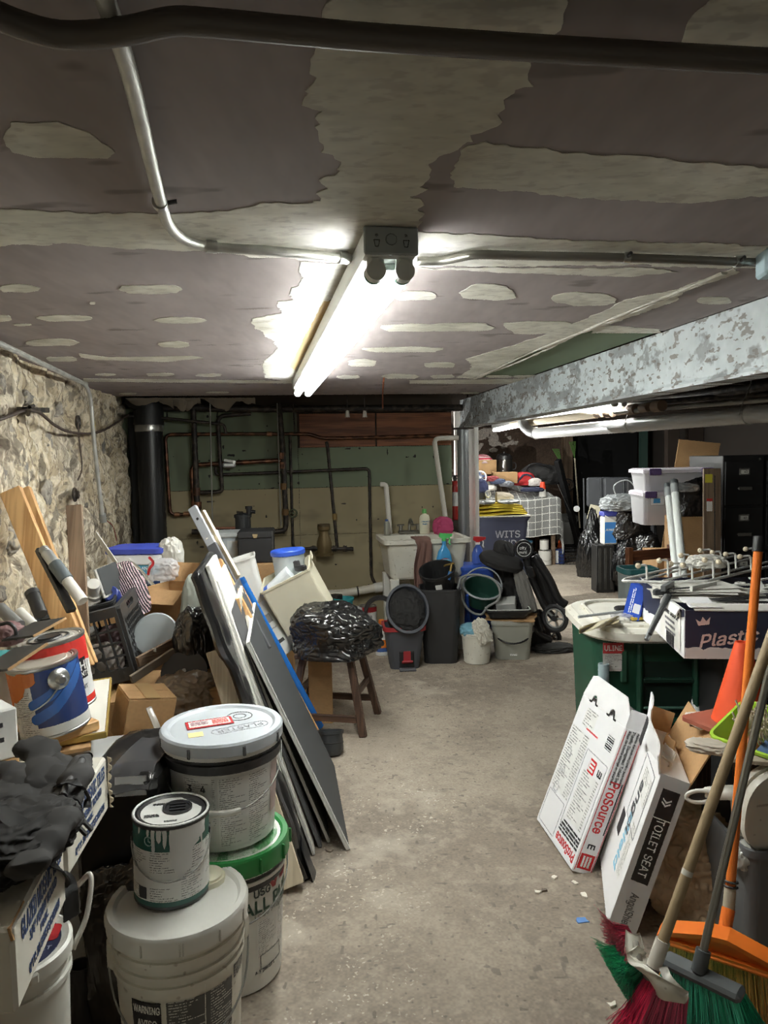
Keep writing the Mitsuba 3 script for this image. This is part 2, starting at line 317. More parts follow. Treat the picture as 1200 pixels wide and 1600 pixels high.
def f_stripe(p, n, uv):
    k = uv.x / .011 + noise(uv.y * 14) * .8; f = k - dr.floor(k); return dr.select(f < .3, S(196, 160, 172), dr.select(f < .45, S(200, 198, 196), S(52, 46, 52)))
def f_dirty(p, n, uv):
    a = fbm(p.x * 9, p.y * 9, p.z * 9, 4); s = noise(p.x * 70, p.y * 70, p.z * 70); c = mix(S(222, 220, 210), S(200, 196, 182), a); return mix(c, S(140, 130, 112), smoothstep(.8, .95, s) * .6)
def f_bed(p, n, uv): return mix(S(180, 156, 128), S(216, 198, 174), smoothstep(.3, .7, fbm(p.x * 9, p.y * 9, p.z * 9, 4))) * (.8 + .4 * fbm(p.x * 40, p.y * 40, p.z * 40, 3))
def f_swirl(p, n, uv):
    k = uv.x * 6.0; f = k - dr.floor(k); return dr.select(f < .5, S(178, 44, 62), S(224, 204, 204))
def b_fine(p, n, uv): return fbm(p.x * 60, p.y * 60, p.z * 60, 3)
def b_mid(p, n, uv): return fbm(p.x * 18, p.y * 18, p.z * 18, 4)
pf(f_floor, .82, key='concrete', bump=(b_mid, .004)); pf(f_ceil, .88, key='drywall'); pf(f_comp, .85, key='compound', bump=(b_mid, .003))
pf(f_stone, .95, key='stonework', bump=(b_mid, .012)); pf(f_rock, .9, key='rock', bump=(b_mid, .01)); pf(f_brick, .9, key='old_brick', bump=(b_mid, .02))
pf(f_green, .8, key='green_board'); pf(f_tan, .8, key='tan_board'); pf(f_beam, .5, key='beam_paint', bump=(b_mid, .003))
pf(f_iron, .55, .35, key='iron'); pf(f_copper, .4, .75, key='copper'); pf(f_zinc, .5, .55, key='zinc', spec=.5)
pf(woodfn((176, 132, 84), (214, 174, 122)), .6, key='pine'); pf(woodfn((58, 42, 34), (92, 68, 54)), .5, key='dark_wood')
pf(woodfn((92, 74, 58), (128, 108, 88)), .7, key='grey_wood'); pf(woodfn((88, 50, 32), (132, 84, 54)), .6, key='red_wood'); pf(woodfn((196, 182, 156), (226, 214, 190)), .6, key='pale_wood')
pf(f_card, .85, key='cardboard'); pf(printfn((222, 222, 218), (60, 60, 62)), .45, key='fine_print'); pf(printfn((226, 226, 224), (60, 58, 60), .0105, .11, .85), .55, key='carton_print')
pf(printfn((72, 72, 70), (214, 212, 206), .007, .09, .95), .5, key='dark_print'); pf(f_plaid, .9, key='plaid'); pf(f_stripe, .85, key='striped_knit'); pf(f_dirty, .4, key='dirty_white')
pf(f_bed, .85, key='dusty_kraft'); pf(f_swirl, .8, key='swirl')
BLACKBAG = bs('black_bag', (22, 22, 23), .2, 0, .9); BLK = C(26, 26, 27, .5); BLKG = C(24, 24, 26, .35); WHT = C(226, 226, 222, .4); MATBLK = C(30, 29, 29, .85); FAB = C(42, 41, 41, .85, 0, .3)
STEEL = C(176, 176, 172, .32, .9); WIRE = C(150, 150, 146, .4, .85); WPL = C(220, 218, 210, .42); GPL = C(150, 154, 158, .45); INK = C(34, 34, 38, .6)
scene['clear_plastic'] = {'type': 'twosided', 'bsdf': {'type': 'principledthin', 'base_color': {'type': 'rgb', 'value': [.8, .82, .84]}, 'roughness': .25, 'spec_trans': .72, 'eta': 1.3, 'diff_trans': .6}} if False else {'type': 'blendbsdf', 'weight': .42, 'bsdf_0': {'type': 'thindielectric'}, 'bsdf_1': {'type': 'twosided', 'bsdf': {'type': 'principled', 'base_color': {'type': 'rgb', 'value': [.8, .8, .82]}, 'roughness': .3}}}

# ------------------------------------------------------------------ the setting
CEIL = 1.92
AX, AY = unit(V(-.14, .99, 0)), unit(V(.99, .14, 0))       # along the room (away), across the room (right)
X0, X1, Y0, Y1 = -3.2, 4.2, -1.6, 11.6
struct('floor', sh(box(X1 - X0, Y1 - Y0 + .6, .1), (X0 + X1) / 2, (Y0 + Y1) / 2, -.1), 'concrete')
WL0, WL1 = F(0, 534, CEIL), F(186, 622, CEIL)               # top of the stone wall
WL0[2] = WL1[2] = 0; WD = unit(WL1 - WL0); WN = V(WD[1], -WD[0], 0)
WLa = WL0 - WD * (WL0[1] + 1.6) / WD[1]; WLlen = (6.9 + 1.6) / WD[1]
# stone wall on the left: rubble with lime mortar
nu, nv = 380, 110
U, W = np.meshgrid(np.linspace(0, WLlen, nu), np.linspace(-.05, CEIL + .1, nv), indexing='ij')
q = np.stack([U * 2.2, W * 2.8, U * 0], -1); h = meshkit.fbm(q, 4, 3)
q2 = np.stack([U * 8, W * 8, U * 0], -1); h2 = meshkit.fbm(q2, 3, 8); pit = np.clip(meshkit.fbm(q2 * .8 + 40, 3, 21) - .6, 0, 1)
dis = -.05 + .10 * (h - .5) + .05 * (h2 - .5) - .25 * pit + .05 * (meshkit.fbm(q2 * 2.6, 3, 5) - .5)
struct('wall_left', sheet(WLa + WD * U[..., None] + V(0, 0, 1) * W[..., None] + WN * dis[..., None], .02), 'stonework', True)
_r = random.Random(5)
def stone(px, py, w, hh, seed):
    p = PL(px, py, WLa, WN); k = p[1] / FPX; m = trimesh.creation.icosphere(subdivisions=3); v = np.array(m.vertices)
    v = np.sign(v) * np.abs(v) ** .7; d = 1 + .9 * (meshkit.fbm(v * 1.3 + seed * 3, 3, seed) - .5) + .25 * (meshkit.noise(v * 5 + seed, seed) - .5); v = v * d[:, None] * V(w * k * 1.3, hh * k / 2 * 1.2, .034)
    Mx = frame(p - WN * .062, WD, V(.0, 0, 1)) @ tf(rz=_r.uniform(-25, 25)); put(numbered('wall_left__stone'), trimesh.Trimesh(v, m.faces), 'rock', True, Mx)
for i, s in enumerate([(52, 742, 34, 46), (22, 738, 18, 40), (25, 668, 20, 30), (88, 770, 20, 34), (178, 740, 18, 34), (185, 785, 16, 40), (135, 845, 22, 40), (150, 800, 20, 26),
                       (172, 690, 16, 26), (40, 845, 26, 34), (85, 835, 20, 30), (20, 600, 20, 26), (118, 715, 16, 26), (90, 690, 18, 20), (60, 620, 16, 18), (10, 810, 20, 40), (192, 840, 14, 30), (15, 930, 26, 30), (70, 905, 20, 26), (105, 640, 12, 18)]):
    stone(*s, i + 1)
# back wall of boards
BW0 = V(-2.15, 5.78, 0); BN = np.cross(AY, V(0, 0, 1))
def bw(px, py, off=0.0): return PL(px, py, BW0 + BN * off, BN)
def bwbox(px0, px1, z0, z1, t=.016):
    a, b = bw(px0, 760), bw(px1, 760); a[2] = b[2] = 0; return mv(box(np.linalg.norm(b - a) - .003, t, z1 - z0 - .003), frame((a + b) / 2 + V(0, 0, z0) - BN * (t / 2 - .012), AY, -BN))
wb = (bw(120, 760), bw(707, 760)); L = np.linalg.norm((wb[1] - wb[0])[:2])
struct('wall_back', mv(box(L, .1, 2.2), frame(V(*((wb[0] + wb[1]) / 2)[:2], 0) - BN * .06, AY, -BN)), C(58, 50, 42, .9))
zg, zt = bw(400, 764)[2], bw(400, 838)[2]
for x0, x1, z0, z1, m in ((195, 467, zg, 1.9, 'green_board'), (467, 706, zg, bw(600, 697)[2], 'green_board'), (195, 467, zt, zg, 'tan_board'), (467, 706, zt, zg, 'tan_board'), (195, 467, 0, zt, 'tan_board'), (467, 706, 0, zt, 'tan_board')):
    k = numbered('wall_back__board'); put(k, bwbox(x0, x1, z0, z1), m)
for x0, x1 in ((470, 588), (590, 706)): put(numbered('wall_back__plank'), bwbox(x0, x1, bw(600, 697)[2], bw(600, 645)[2], .03), 'red_wood', uv=True)
# far walls and the dark right bay
struct('wall_far', sh(box(X1 - X0, .2, 2.3), (X0 + X1) / 2, Y1 + .1, 0), 'old_brick')
# unlit passage in the far wall: its own dark box, door frame posts
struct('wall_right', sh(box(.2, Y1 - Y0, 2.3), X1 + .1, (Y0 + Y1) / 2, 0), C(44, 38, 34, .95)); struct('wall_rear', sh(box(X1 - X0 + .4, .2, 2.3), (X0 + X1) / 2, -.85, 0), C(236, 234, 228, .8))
bl0, bl1 = F(1200, 462, CEIL), P(722, 640, 6.05); bl0[2] = bl1[2] = 0; BD = unit(bl1 - bl0); BP = V(BD[1], -BD[0], 0)     # beam line
# plasterboard ceiling of the left bay, board by board
def cplane(px, py): return F(px, py, CEIL)[:2]
seam1, seam2, cend = F(400, 383, CEIL)[1], F(400, 594, CEIL)[1], F(300, 622, CEIL)[1]
def bay(y, off=0.0): return bl0 + BD * ((y - bl0[1]) / BD[1]) + BP * off
def lw(y): return WL0 + WD * ((y - WL0[1]) / WD[1]) - WN * .08
struct('ceiling', extr([bay(-1.6, .1)[:2], bay(6.4, .1)[:2], lw(6.4)[:2], lw(-1.6)[:2]], .05).apply_translation((0, 0, CEIL + .16)), C(48, 40, 34, .9))
def tilt(y, x): return y + .14 * (x + .2)
def cboard(y0, y1, xa, xb, m, zz=0):
    g = sg.Polygon([lw(-1.7)[:2], bay(-1.7)[:2], bay(6.5)[:2], lw(6.5)[:2]]).intersection(sg.Polygon([(-4, tilt(y0, -4)), (4, tilt(y0, 4)), (4, tilt(y1, 4)), (-4, tilt(y1, -4))]).buffer(-.002))
    g = g.intersection(sg.Polygon([xa(-2)[:2], xb(-2)[:2], xb(7)[:2], xa(7)[:2]]))
    if g.area > .01: put(numbered('ceiling__plasterboard'), extr(g, .015).apply_translation((0, 0, CEIL + zz)), m)
sa, sb = F(1140, 420, CEIL), F(725, 594, CEIL)
def seamx(y): return sa + (sb - sa) * ((y - sa[1]) / (sb - sa)[1])
left = lambda y: lw(y) - V(.2, 0, 0); right = lambda y: bay(y, .2)
cboard(-1.6, seam1, left, right, 'drywall'); cboard(seam1, seam2, left, seamx, 'drywall'); cboard(seam2, cend, left, right, 'drywall', .002)
cboard(seam1, F(1000, 505, CEIL)[1], seamx, right, 'drywall'); cboard(F(1000, 505, CEIL)[1], seam2, seamx, right, C(92, 104, 84, .85), .003)
# joint compound on the boards: smears a millimetre or two thick
def smear(pts, seed=0, amp=.012, m='compound', t=.0015):
    g = rough([cplane(*q) for q in pts], amp, seed, .012); put(numbered('ceiling__compound_patch'), extr(g, t).apply_translation((0, 0, CEIL - t)), m)
def dab(cx, cy, w, h, seed):
    rr = random.Random(seed); pts = []
    for t in np.linspace(0, 2 * math.pi, 14, endpoint=False):
        pts.append((cx + w / 2 * math.copysign(abs(math.cos(t)) ** .7, math.cos(t)) * rr.uniform(.82, 1.05), cy + h / 2 * math.copysign(abs(math.sin(t)) ** .7, math.sin(t)) * rr.uniform(.7, 1.1)))
    smear(pts, seed, min(.012, .1 * h / 1150 * 3))
smear([(505, -40), (900, -40), (885, 20), (850, 70), (825, 130), (760, 200), (690, 240), (652, 290), (655, 330), (640, 364), (560, 366), (500, 335), (522, 250), (490, 200), (498, 120)], 1, .02)
smear([(700, 268), (718, 232), (760, 224), (850, 232), (1000, 246), (1230, 262), (1230, 300), (1110, 316), (1000, 312), (900, 310), (780, 296), (712, 292)], 2)
smear([(12, 190), (90, 190), (140, 208), (178, 236), (165, 246), (60, 245), (18, 238), (0, 215)], 3, .006)
smear([(-30, 326), (120, 330), (240, 334), (330, 330), (420, 318), (500, 312), (540, 345), (570, 352), (660, 362), (780, 366), (900, 374), (1230, 384), (1230, 420), (1000, 414), (650, 416), (545, 412), (430, 402), (330, 392), (180, 386), (100, 380), (-30, 383)], 4, .016)
smear([(1066, 72), (1085, 25), (1120, -30), (1240, -40), (1240, 120), (1180, 78)], 5); smear([(655, 418), (1000, 418), (1060, 424), (985, 432), (800, 426)], 6)
for i, d in enumerate([(28, 450, 66, 13), (205, 451, 40, 11), (238, 452, 90, 17), (100, 497, 88, 11), (283, 500, 82, 10), (272, 538, 52, 10), (83, 535, 84, 12), (96, 561, 50, 9), (0, 497, 40, 12), (165, 585, 34, 4), (250, 585, 48, 5), (326, 586, 46, 5), (145, 473, 10, 5),
                       (648, 462, 70, 15), (762, 457, 92, 28), (914, 466, 102, 22), (1116, 469, 56, 12), (640, 512, 90, 14), (720, 511, 110, 15), (845, 511, 126, 22), (630, 546, 134, 9), (566, 567, 48, 12), (626, 588, 62, 9), (688, 570, 54, 9), (692, 588, 40, 7), (545, 589, 40, 6), (780, 588, 40, 5), (826, 588, 50, 5), (35, 507, 30, 4), (200, 615, 30, 3), (340, 613, 40, 3), (735, 614, 30, 3)]):
    dab(*d, 20 + i)
smear([(122, 552), (170, 558), (300, 556), (318, 559), (260, 565), (150, 562), (126, 558)], 70, .004)
smear([(1145, 418), (1160, 424), (1075, 452), (1055, 470), (1000, 490), (880, 530), (800, 562), (740, 592), (715, 590), (738, 574), (730, 560), (800, 540), (890, 508), (940, 488), (970, 470), (1060, 452)], 71, .012)
smear([(930, 506), (1030, 514), (1035, 520), (925, 520)], 72, .006); smear([(880, 588), (800, 592), (640, 594), (640, 599), (800, 600)], 73, .002)
smear([(130, 591), (460, 595), (460, 599), (130, 596)], 74, .003)
smear([(466, 409), (548, 411), (500, 500), (458, 597), (414, 590), (410, 568), (432, 545), (425, 530), (392, 506), (395, 497), (440, 488), (432, 472), (456, 468), (450, 452), (470, 444)], 75, .01)
smear([(520, 470), (505, 470), (452, 572), (462, 578)], 76, .004, C(168, 142, 98, .8), .002)
# ridge along the seam by the beam and torn paper at the end of the boards
for i in range(2):
    a, b = F(1150 - 6 * i, 418, CEIL - .002), F(735 + 10 * i, 592, CEIL - .002); n = 40
    put(numbered('ceiling__seam_ridge'), tube([a + (b - a) * t + V(1, 0, 0) * (.012 * math.sin(9 * t + i * 2)) for t in np.linspace(.02, 1, n)], [.003 + .004 * _r.random() for _ in range(n)], 6, flat=1.6), 'compound')
for i in range(9):
    x0 = 195 + i * 22; a = F(x0, 622, CEIL + .005); g = []
    for u in np.linspace(0, 1, 6): g.append([a + V(.13 * u, .0, 0) + AX * (.02 + .12 * v) + V(0, 0, -.05 * v * v * (.2 + 1.2 * meshkit.noise([[u * 2.3 + i * 3.1, 0, 0]])[0]) - .03 * math.sin(3 * u + i * 2) * v) for v in np.linspace(0, 1, 5)])
    put(numbered('ceiling__torn_paper'), sheet(np.array(g), .003), C(120, 112, 100, .9))
# right bay: joists under a rough floor
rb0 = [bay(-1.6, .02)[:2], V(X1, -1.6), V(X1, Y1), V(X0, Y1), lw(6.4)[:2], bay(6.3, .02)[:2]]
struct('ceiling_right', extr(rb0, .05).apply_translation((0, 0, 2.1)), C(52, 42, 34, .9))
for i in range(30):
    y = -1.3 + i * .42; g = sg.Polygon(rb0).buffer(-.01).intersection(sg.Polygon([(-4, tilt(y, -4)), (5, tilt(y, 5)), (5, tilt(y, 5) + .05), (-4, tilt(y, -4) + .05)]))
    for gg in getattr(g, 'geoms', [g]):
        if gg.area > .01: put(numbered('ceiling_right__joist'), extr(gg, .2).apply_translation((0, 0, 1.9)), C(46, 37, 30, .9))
# painted steel beam
zb = P(726, 676, 6.0)[2]; zb = 1.69
pr = [(-.055, 0), (.055, 0), (.055, .012), (.008, .02), (.008, CEIL - zb - .02), (.055, CEIL - zb - .012), (.055, CEIL - zb), (-.042, CEIL - zb), (-.042, .024), (-.046, .014), (-.055, .012)]
b0 = bay(-1.5); b1 = bay(6.15); Lb = np.linalg.norm(b1 - b0); nb = int(Lb / .05)
solo('steel_beam', 'silver painted steel beam with flaking paint under the edge of the plasterboard ceiling', 'beam', loft([[b0 + BP * (x + .05) + V(0, 0, zb + z) + BD * (Lb * k / nb) for x, z in pr[::-1]] for k in range(nb + 1)]), 'beam_paint')

# ------------------------------------------------------------------ lamps
scene['tube_glow'] = {'type': 'twosided', 'bsdf': {'type': 'diffuse', 'reflectance': {'type': 'rgb', 'value': .8}}}
def strip_light(name, label, pa, pb, zt, power, spacing=.06, group=None):
    d = pb - pa; d[2] = 0; L = np.linalg.norm(d); t = Th(name, label, 'ceiling lamp', frame(V(pa[0], pa[1], 0), d, np.cross(V(0, 0, 1), d)), group)
    top = CEIL - .003; hb = zt + .024
    t.add('housing', box(L + .06, .105, top - hb, .006, (L / 2 - .0, 0, hb)), C(206, 208, 206, .4))
    t.add('gear_cover', extr([(-.045, hb - .001), (.045, hb - .001), (.02, hb - .014), (-.02, hb - .014)], L - .02).apply_transform(frame(V(.01, 0, 0), V(0, 1, 0), V(0, 0, 1))), C(222, 224, 222, .35))
    for e, x in enumerate((-.034, L + .034)):
        s = 1 if e else -1; pl = t.add('end_plate', box(.008, .112, .056, .003, (x, 0, top - .056)), C(150, 158, 160, .45, .3))
        if not e:
            for y in (-.03, .03): t.add('screw', mv(cyl(.0035, .003, 10), frame(V(x - .004, y, top - .018), V(0, 0, 1), V(0, 1, 0)) @ tf((0, 0, 0), ry=180)), C(40, 42, 44, .4), to=pl)
            t.add('knockout', mv(ring(.011, .0012, 24, 6), frame(V(x - .004, 0, top - .026), V(0, 1, 0), V(0, 0, 1))), C(100, 106, 108, .5), to=pl)
            for y in (-.03, .03): t.add('stamp', mv(extr(sg.Polygon([(-.006, .006), (.006, .006), (.003, -.007), (-.003, -.007)]).exterior.buffer(.0007), .001), frame(V(x - .0055, y, top - .034), V(0, -1, 0), V(0, 0, 1))), C(52, 56, 58, .5), to=pl)
        for y in (-spacing / 2, spacing / 2):
            sk = t.add('socket', cat(box(.03, .034, .05, .008, (x - s * .02, y, zt - .018)), mv(cyl(.02, .03, 20), frame(V(x - s * .035, y, zt), V(0, 0, 1), V(0, 1, 0)) if s < 0 else frame(V(x - s * .035, y, zt), V(0, 1, 0), V(0, 0, 1)) @ tf((0, 0, -.03)))), C(196, 200, 196, .45))
            t.add('end_cap', mv(cyl(.0205, .012, 20), frame(V(x - s * .038 - .006, y, zt), V(0, 1, 0), V(0, 0, 1))), C(52, 84, 70, .4), to=sk)
    for y in (-spacing / 2, spacing / 2):
        k = numbered(t.key + '__fluorescent_tube'); m = mv(cyl(.019, L + .012, 24), t.M @ frame(V(-.006, y, zt), V(0, 1, 0), V(0, 0, 1)))
        scene[k] = mikit.ply(m, 'tube_glow', smooth=40, emitter={'type': 'area', 'radiance': {'type': 'rgb', 'value': [power * .97, power, power * .94]}})
    return t
strip_light('strip_light', 'twin tube fluorescent strip light glowing white on the patched plasterboard ceiling', F(607, 428, 1.832), F(473, 615, 1.832), 1.832, LAMP)
la, lb = V(1.66, 5.2, 0), V(1.52, 9.9, 0)
strip_light('strip_light', 'lit strip light nearest the silver pipe, seen under the painted beam', la, la + (lb - la) * .46, 1.80, LAMP_FAR)
strip_light('strip_light', 'lit strip light above the cloth covered table, farthest of all lamps', la + (lb - la) * .54, lb, 1.80, LAMP_FAR)

# ------------------------------------------------------------------ overhead pipes and conduits
def clampring(t, p, d, r):
    M = aim(p - unit(d) * .008, p + unit(d) * .008); k = t.add('strap', mv(cyl(r + .003, .016, 18), M), STEEL, 40)
    q = np.cross(unit(d), V(0, 0, 1)); q = unit(q); t.add('strap_screw', rod(p + q * (r), p + q * (r + .018) + V(0, 0, .004), .004, 8), C(50, 50, 50, .4, .6), to=k)
t = thing('overhead_pipe', 'dark grey bent conduit crossing the ceiling nearest the camera', 'pipe')
t.add('pipe', tube(smoothpath([F(x, y, 1.885) for x, y in ((-180, -60), (-40, 8), (30, 38), (90, 54), (150, 54), (210, 46), (268, 34), (330, 36), (460, 48), (600, 60), (900, 79), (1240, 98), (1400, 106))], 5), .0132, 16), C(84, 80, 76, .45, .55), True)
t = thing('ceiling_conduit', 'galvanized conduit running from the near ceiling and bending to the strip light', 'pipe')
pts = [F(x, y, 1.904) for x, y in ((128, -100), (165, 0), (206, 130), (251, 315), (272, 362), (318, 384), (420, 392), (548, 404))]
cp = smoothpath(pts, 8); t.add('pipe', tube(cp, .0105, 14), 'zinc', True); clampring(t, F(250, 317, 1.904), cp[26] - cp[22], .0105)
p = F(322, 385, 1.904); t.add('coupling', mv(cyl(.0135, .022, 16), aim(p, F(345, 387, 1.904))), STEEL, 40); p = F(530, 402, 1.904); t.add('coupling', mv(cyl(.014, .02, 16), aim(p, F(548, 404, 1.904))), STEEL, 40)
t = thing('ceiling_conduit', 'grey conduit with an offset bend running right from the strip light', 'pipe')
cp = smoothpath([F(x, y, 1.904) for x, y in ((652, 408), (690, 407), (718, 402), (745, 398), (800, 399), (980, 403), (1200, 411), (1420, 420))], 6); t.add('pipe', tube(cp, .0102, 14), C(128, 126, 120, .4, .7), True)
for x, y in ((978, 403), (1153, 409)): clampring(t, F(x, y, 1.904), V(1, .1, 0), .0102)
t = thing('junction_box', 'pale blue painted junction box at the right edge under the ceiling conduit', 'electrical box', tf(F(1212, 432, 1.86), rz=-8)); t.add('box', box(.07, .07, .06, .006), C(172, 196, 206, .5)); t.add('cover_screw', mv(cyl(.004, .003, 10), tf((-.012, -.035, .03), rx=90)), STEEL)
t = thing('wall_conduit', 'galvanized conduit along the top of the stone wall turning down to a capped end', 'pipe')
wp = lambda px, py, off: PL(px, py, WLa + WN * off, WN)
A = [WLa + WD * s + WN * .035 + V(0, 0, CEIL - .02) for s in (.6, 2.2)]; tail = [wp(112, 590, .045), wp(131, 600, .05), wp(141, 622, .05), wp(147, 690, .05), wp(160, 806, .05)]
t.add('pipe', tube(smoothpath(A + tail, 8), .0115, 12), 'zinc', True); t.add('end_fitting', mv(cyl(.02, .05, 14), aim(wp(160, 803, .05), wp(162, 818, .05))), C(150, 152, 150, .5, .5), 40); t.add('tape', mv(cyl(.0122, .05, 14), aim(wp(144.5, 657, .05), wp(146, 673, .05))), C(196, 176, 60, .6), 40)
solo('loose_wire', 'thin red wire dangling below the capped wall conduit', 'wire', tube(smoothpath([wp(165, 812, .03), wp(176, 822, .03), wp(181, 838, .02), wp(182, 846, .02)]), .003, 6), C(128, 60, 54))
solo('wall_cable', 'dark cable sagging across the stone wall to the black stack', 'wire', tube(smoothpath([wp(x, y, .03) for x, y in ((-20, 661), (0, 655), (20, 648), (40, 641), (62, 645), (85, 664), (110, 675), (145, 677), (170, 668), (200, 648))]), .007, 6), C(52, 42, 36), True)
solo('wall_cable', 'thin cable hanging straight down the stone wall beside the conduit', 'wire', tube(smoothpath([wp(x, y, .03) for x, y in ((122, 660), (124, 690), (128, 730), (122, 750))]), .004, 6), C(64, 52, 44), True)
t = thing('cable_anchor', 'rusty iron anchor holding the cable on the stone wall', 'anchor'); t.add('plate', bar(wp(30, 640, .01), wp(74, 641, .01), .022, .02), 'iron'); t.add('hook', tube([wp(44, 648, .03), wp(46, 636, .06), wp(52, 634, .03)], .008, 8), 'iron')
t = thing('cable_anchor', 'round rusty anchor eye on the stone wall beside the conduit', 'anchor'); t.add('eye', mv(ring(.03, .009), frame(wp(122, 660, .02), WD, V(0, 0, 1))), 'iron', True)
solo('wall_bolt', 'rusty bolt end in a hole of the stone wall above the grey plank', 'bolt', mv(cat(cyl(.022, .02, 10), ring(.03, .008)), frame(wp(117, 773, .0), WD, V(0, 0, 1))), 'iron')
# the right bay
t = thing('insulated_pipe', 'thick silver jacketed pipe with an elbow hanging below the joists', 'pipe')
pa, pb = F(838, 677, 1.655), F(1200, 646, 1.655); pc = pb + (pb - pa) * .9; pc[2] = pa[2]
t.add('jacket', tube([pa + (pc - pa) * u for u in np.linspace(0, 1, 12)], .05, 24), C(214, 216, 216, .4, .15), 50)
t.add('elbow', tube(smoothpath([pa + V(.03, -.03, 0), pa, pa + V(-.06, .06, .03), pa + V(-.1, .12, .12), pa + V(-.1, .12, .4)]), .047, 20), C(170, 172, 172, .42, .5), True)
for u in (.0, .285, .5): t.add('band', mv(ring(.052, .004, 28, 6), aim(pa + (pc - pa) * u, pa + (pc - pa) * (u + .01))), C(214, 214, 210, .3, .6), True)
for u in (.285, .5): q = pa + (pc - pa) * u; t.add('hanger_wire', tube(smoothpath([q + V(-.055, 0, -.0), q + V(-.04, 0, .06), q + V(.0, 0, .16), q + V(.02, 0, .26)]), .003, 6), STEEL)
t = thing('steam_pipe', 'cream pipe with peeling lagging between the lit tubes and the silver pipe', 'pipe')
pa, pb = F(800, 664, 1.76), F(932, 647, 1.76); t.add('lagging', tube([pa, pa + (pb - pa) * .5, pb], .032, 14), C(208, 196, 172, .8), True)
pc = pb + (pb - pa) * .55
for i in range(6): u = pb + (pc - pb) * (i / 6); t.add('bare_joint', mv(cyl(.03 + .008 * (i % 2), .09, 12), aim(u, pc)), C(122, 104, 88, .8), 40)
for i, (q0, q1, z, r, l) in enumerate((((930, 640), (1220, 600), 1.83, .03, 'black iron pipe just under the joists behind the painted beam'), ((960, 634), (1230, 612), 1.80, .02, 'thin dark pipe alongside the silver pipe'), ((960, 644), (1230, 622), 1.75, .016, 'slim galvanized conduit between the beam and the silver pipe'))):
    solo('ceiling_pipe', l, 'pipe', rod(F(*q0, z), F(*q0, z) + (F(*q1, z) - F(*q0, z)) * 1.6, r, 12), 'iron' if i < 2 else 'zinc', smooth=50)
t = thing('steel_column', 'round grey steel column holding the end of the painted beam beside the sink', 'column', tf((P(724, 760, 6.05)[0], 6.05, 0)))
t.add('post', cyl(.047, zb - .012, 32), C(128, 132, 134, .42, .55), 50); t.add('cap_plate', box(.16, .16, .012, 0, (0, 0, zb - .012)), 'iron'); t.add('base_plate', box(.18, .18, .014), 'iron')
scene['hall_light'] = {'type': 'point', 'position': [.3, 7.2, 1.2], 'intensity': {'type': 'rgb', 'value': [9.0, 9.0, 8.6]}}   # the lit room beyond the doorway
a = P(722, 760, 6.6); t = thing('white_doorway_post', 'bright white painted door frame behind the steel column', 'door frame', tf((a[0] + .03, 6.5, 0), rz=8)); t.add('board', box(.21, .06, 1.86, .004), C(236, 236, 232, .5)); t.add('stop', box(.02, .03, 1.86, .002, (.07, -.045, 0)), C(228, 228, 224, .5))

# ------------------------------------------------------------------ pipes on the back wall
def wpipe(name, label, pts, r, m, off=.07, bend=.05, **k):
    t = thing(name, label, 'pipe'); t.add('pipe', tube(bends([bw(x, y, off) for x, y in pts], bend), r, 12), m, True); return t
t = thing('soil_stack', 'thick black cast iron soil stack beside the stone wall', 'pipe'); a = bw(237, 760, .16); a[2] = 0
t.add('stack', sh(cyl(.1, bw(240, 676)[2], 32), *a), C(24, 25, 27, .38), 50); z = bw(240, 676)[2]; t.add('hub', sh(cyl(.112, .11, 32), a[0], a[1], z + .05), C(26, 27, 28, .5), 50); t.add('upper_stack', tube(smoothpath([a + V(0, 0, z + .1), a + V(0, 0, z + .2), a + V(-.12, 0, z + .3)]), .1, 28), C(26, 27, 28, .5), True); t.add('clamp', sh(lathe([(.104, 0), (.108, .01), (.108, .045), (.104, .06)], 32), a[0], a[1], z), C(190, 190, 186, .3, .9), 50)
t = thing('side_stack', 'flat black duct between the soil stack and the stone wall', 'duct'); a = bw(216, 760, .06); a[2] = 0; t.add('duct', sh(box(.1, .1, 1.85, .02), *a), C(28, 30, 31, .6))
wpipe('branch_pipe', 'long black pipe along the top of the back wall under the ceiling gap', [(238, 637), (420, 639), (760, 637)], .028, 'iron', .1)
t = wpipe('copper_pipe', 'thin copper pipe looping from the left end of the green boards to the plywood', [(300, 803), (266, 805), (258, 679), (353, 678), (483, 678), (504, 685), (560, 684), (706, 680)], .0135, 'copper')
for x, y in ((290, 803), (276, 804), (420, 678)): t.add('fitting', mv(cyl(.019, .04, 12), aim(bw(x - 3, y, .07), bw(x + 3, y, .07))), C(160, 120, 92, .4, .8))
t = wpipe('iron_pipe', 'thick black vertical pipe left of the silver valve', [(302, 640), (309, 800)], .022, 'iron', .12)
for x, y in ((307, 768), (309, 790)): t.add('collar', mv(cyl(.03, .06, 14), aim(bw(x, y + 6, .12), bw(x, y - 6, .12))), 'copper')
wpipe('iron_pipe', 'black pipe dropping from the ceiling beside the silver valve', [(392, 646), (340, 650), (347, 767), (338, 769), (308, 770)], .016, 'iron', .1, .06)
t = wpipe('copper_pipe', 'horizontal copper pipe with a silver valve across the green board', [(303, 800), (299, 727), (440, 719)], .018, 'copper', .09, .06)
t.add('valve', mv(box(.1, .05, .045, .012), frame(bw(358, 722, .1), AY, BN)), C(196, 200, 200, .3, .7)); t.add('valve_lever', bar(bw(350, 719, .13), bw(368, 722, .13), .02, .008), C(216, 218, 216, .4)); t.add('valve_stem', rod(bw(366, 722, .1), bw(366, 722, .135), .012), STEEL)
t = wpipe('iron_pipe', 'thick black vertical pipe in the middle of the boards ending in an elbow', [(436, 630), (442, 700), (447, 812), (446, 829), (430, 831), (300, 831)], .021, 'iron', .12, .07)
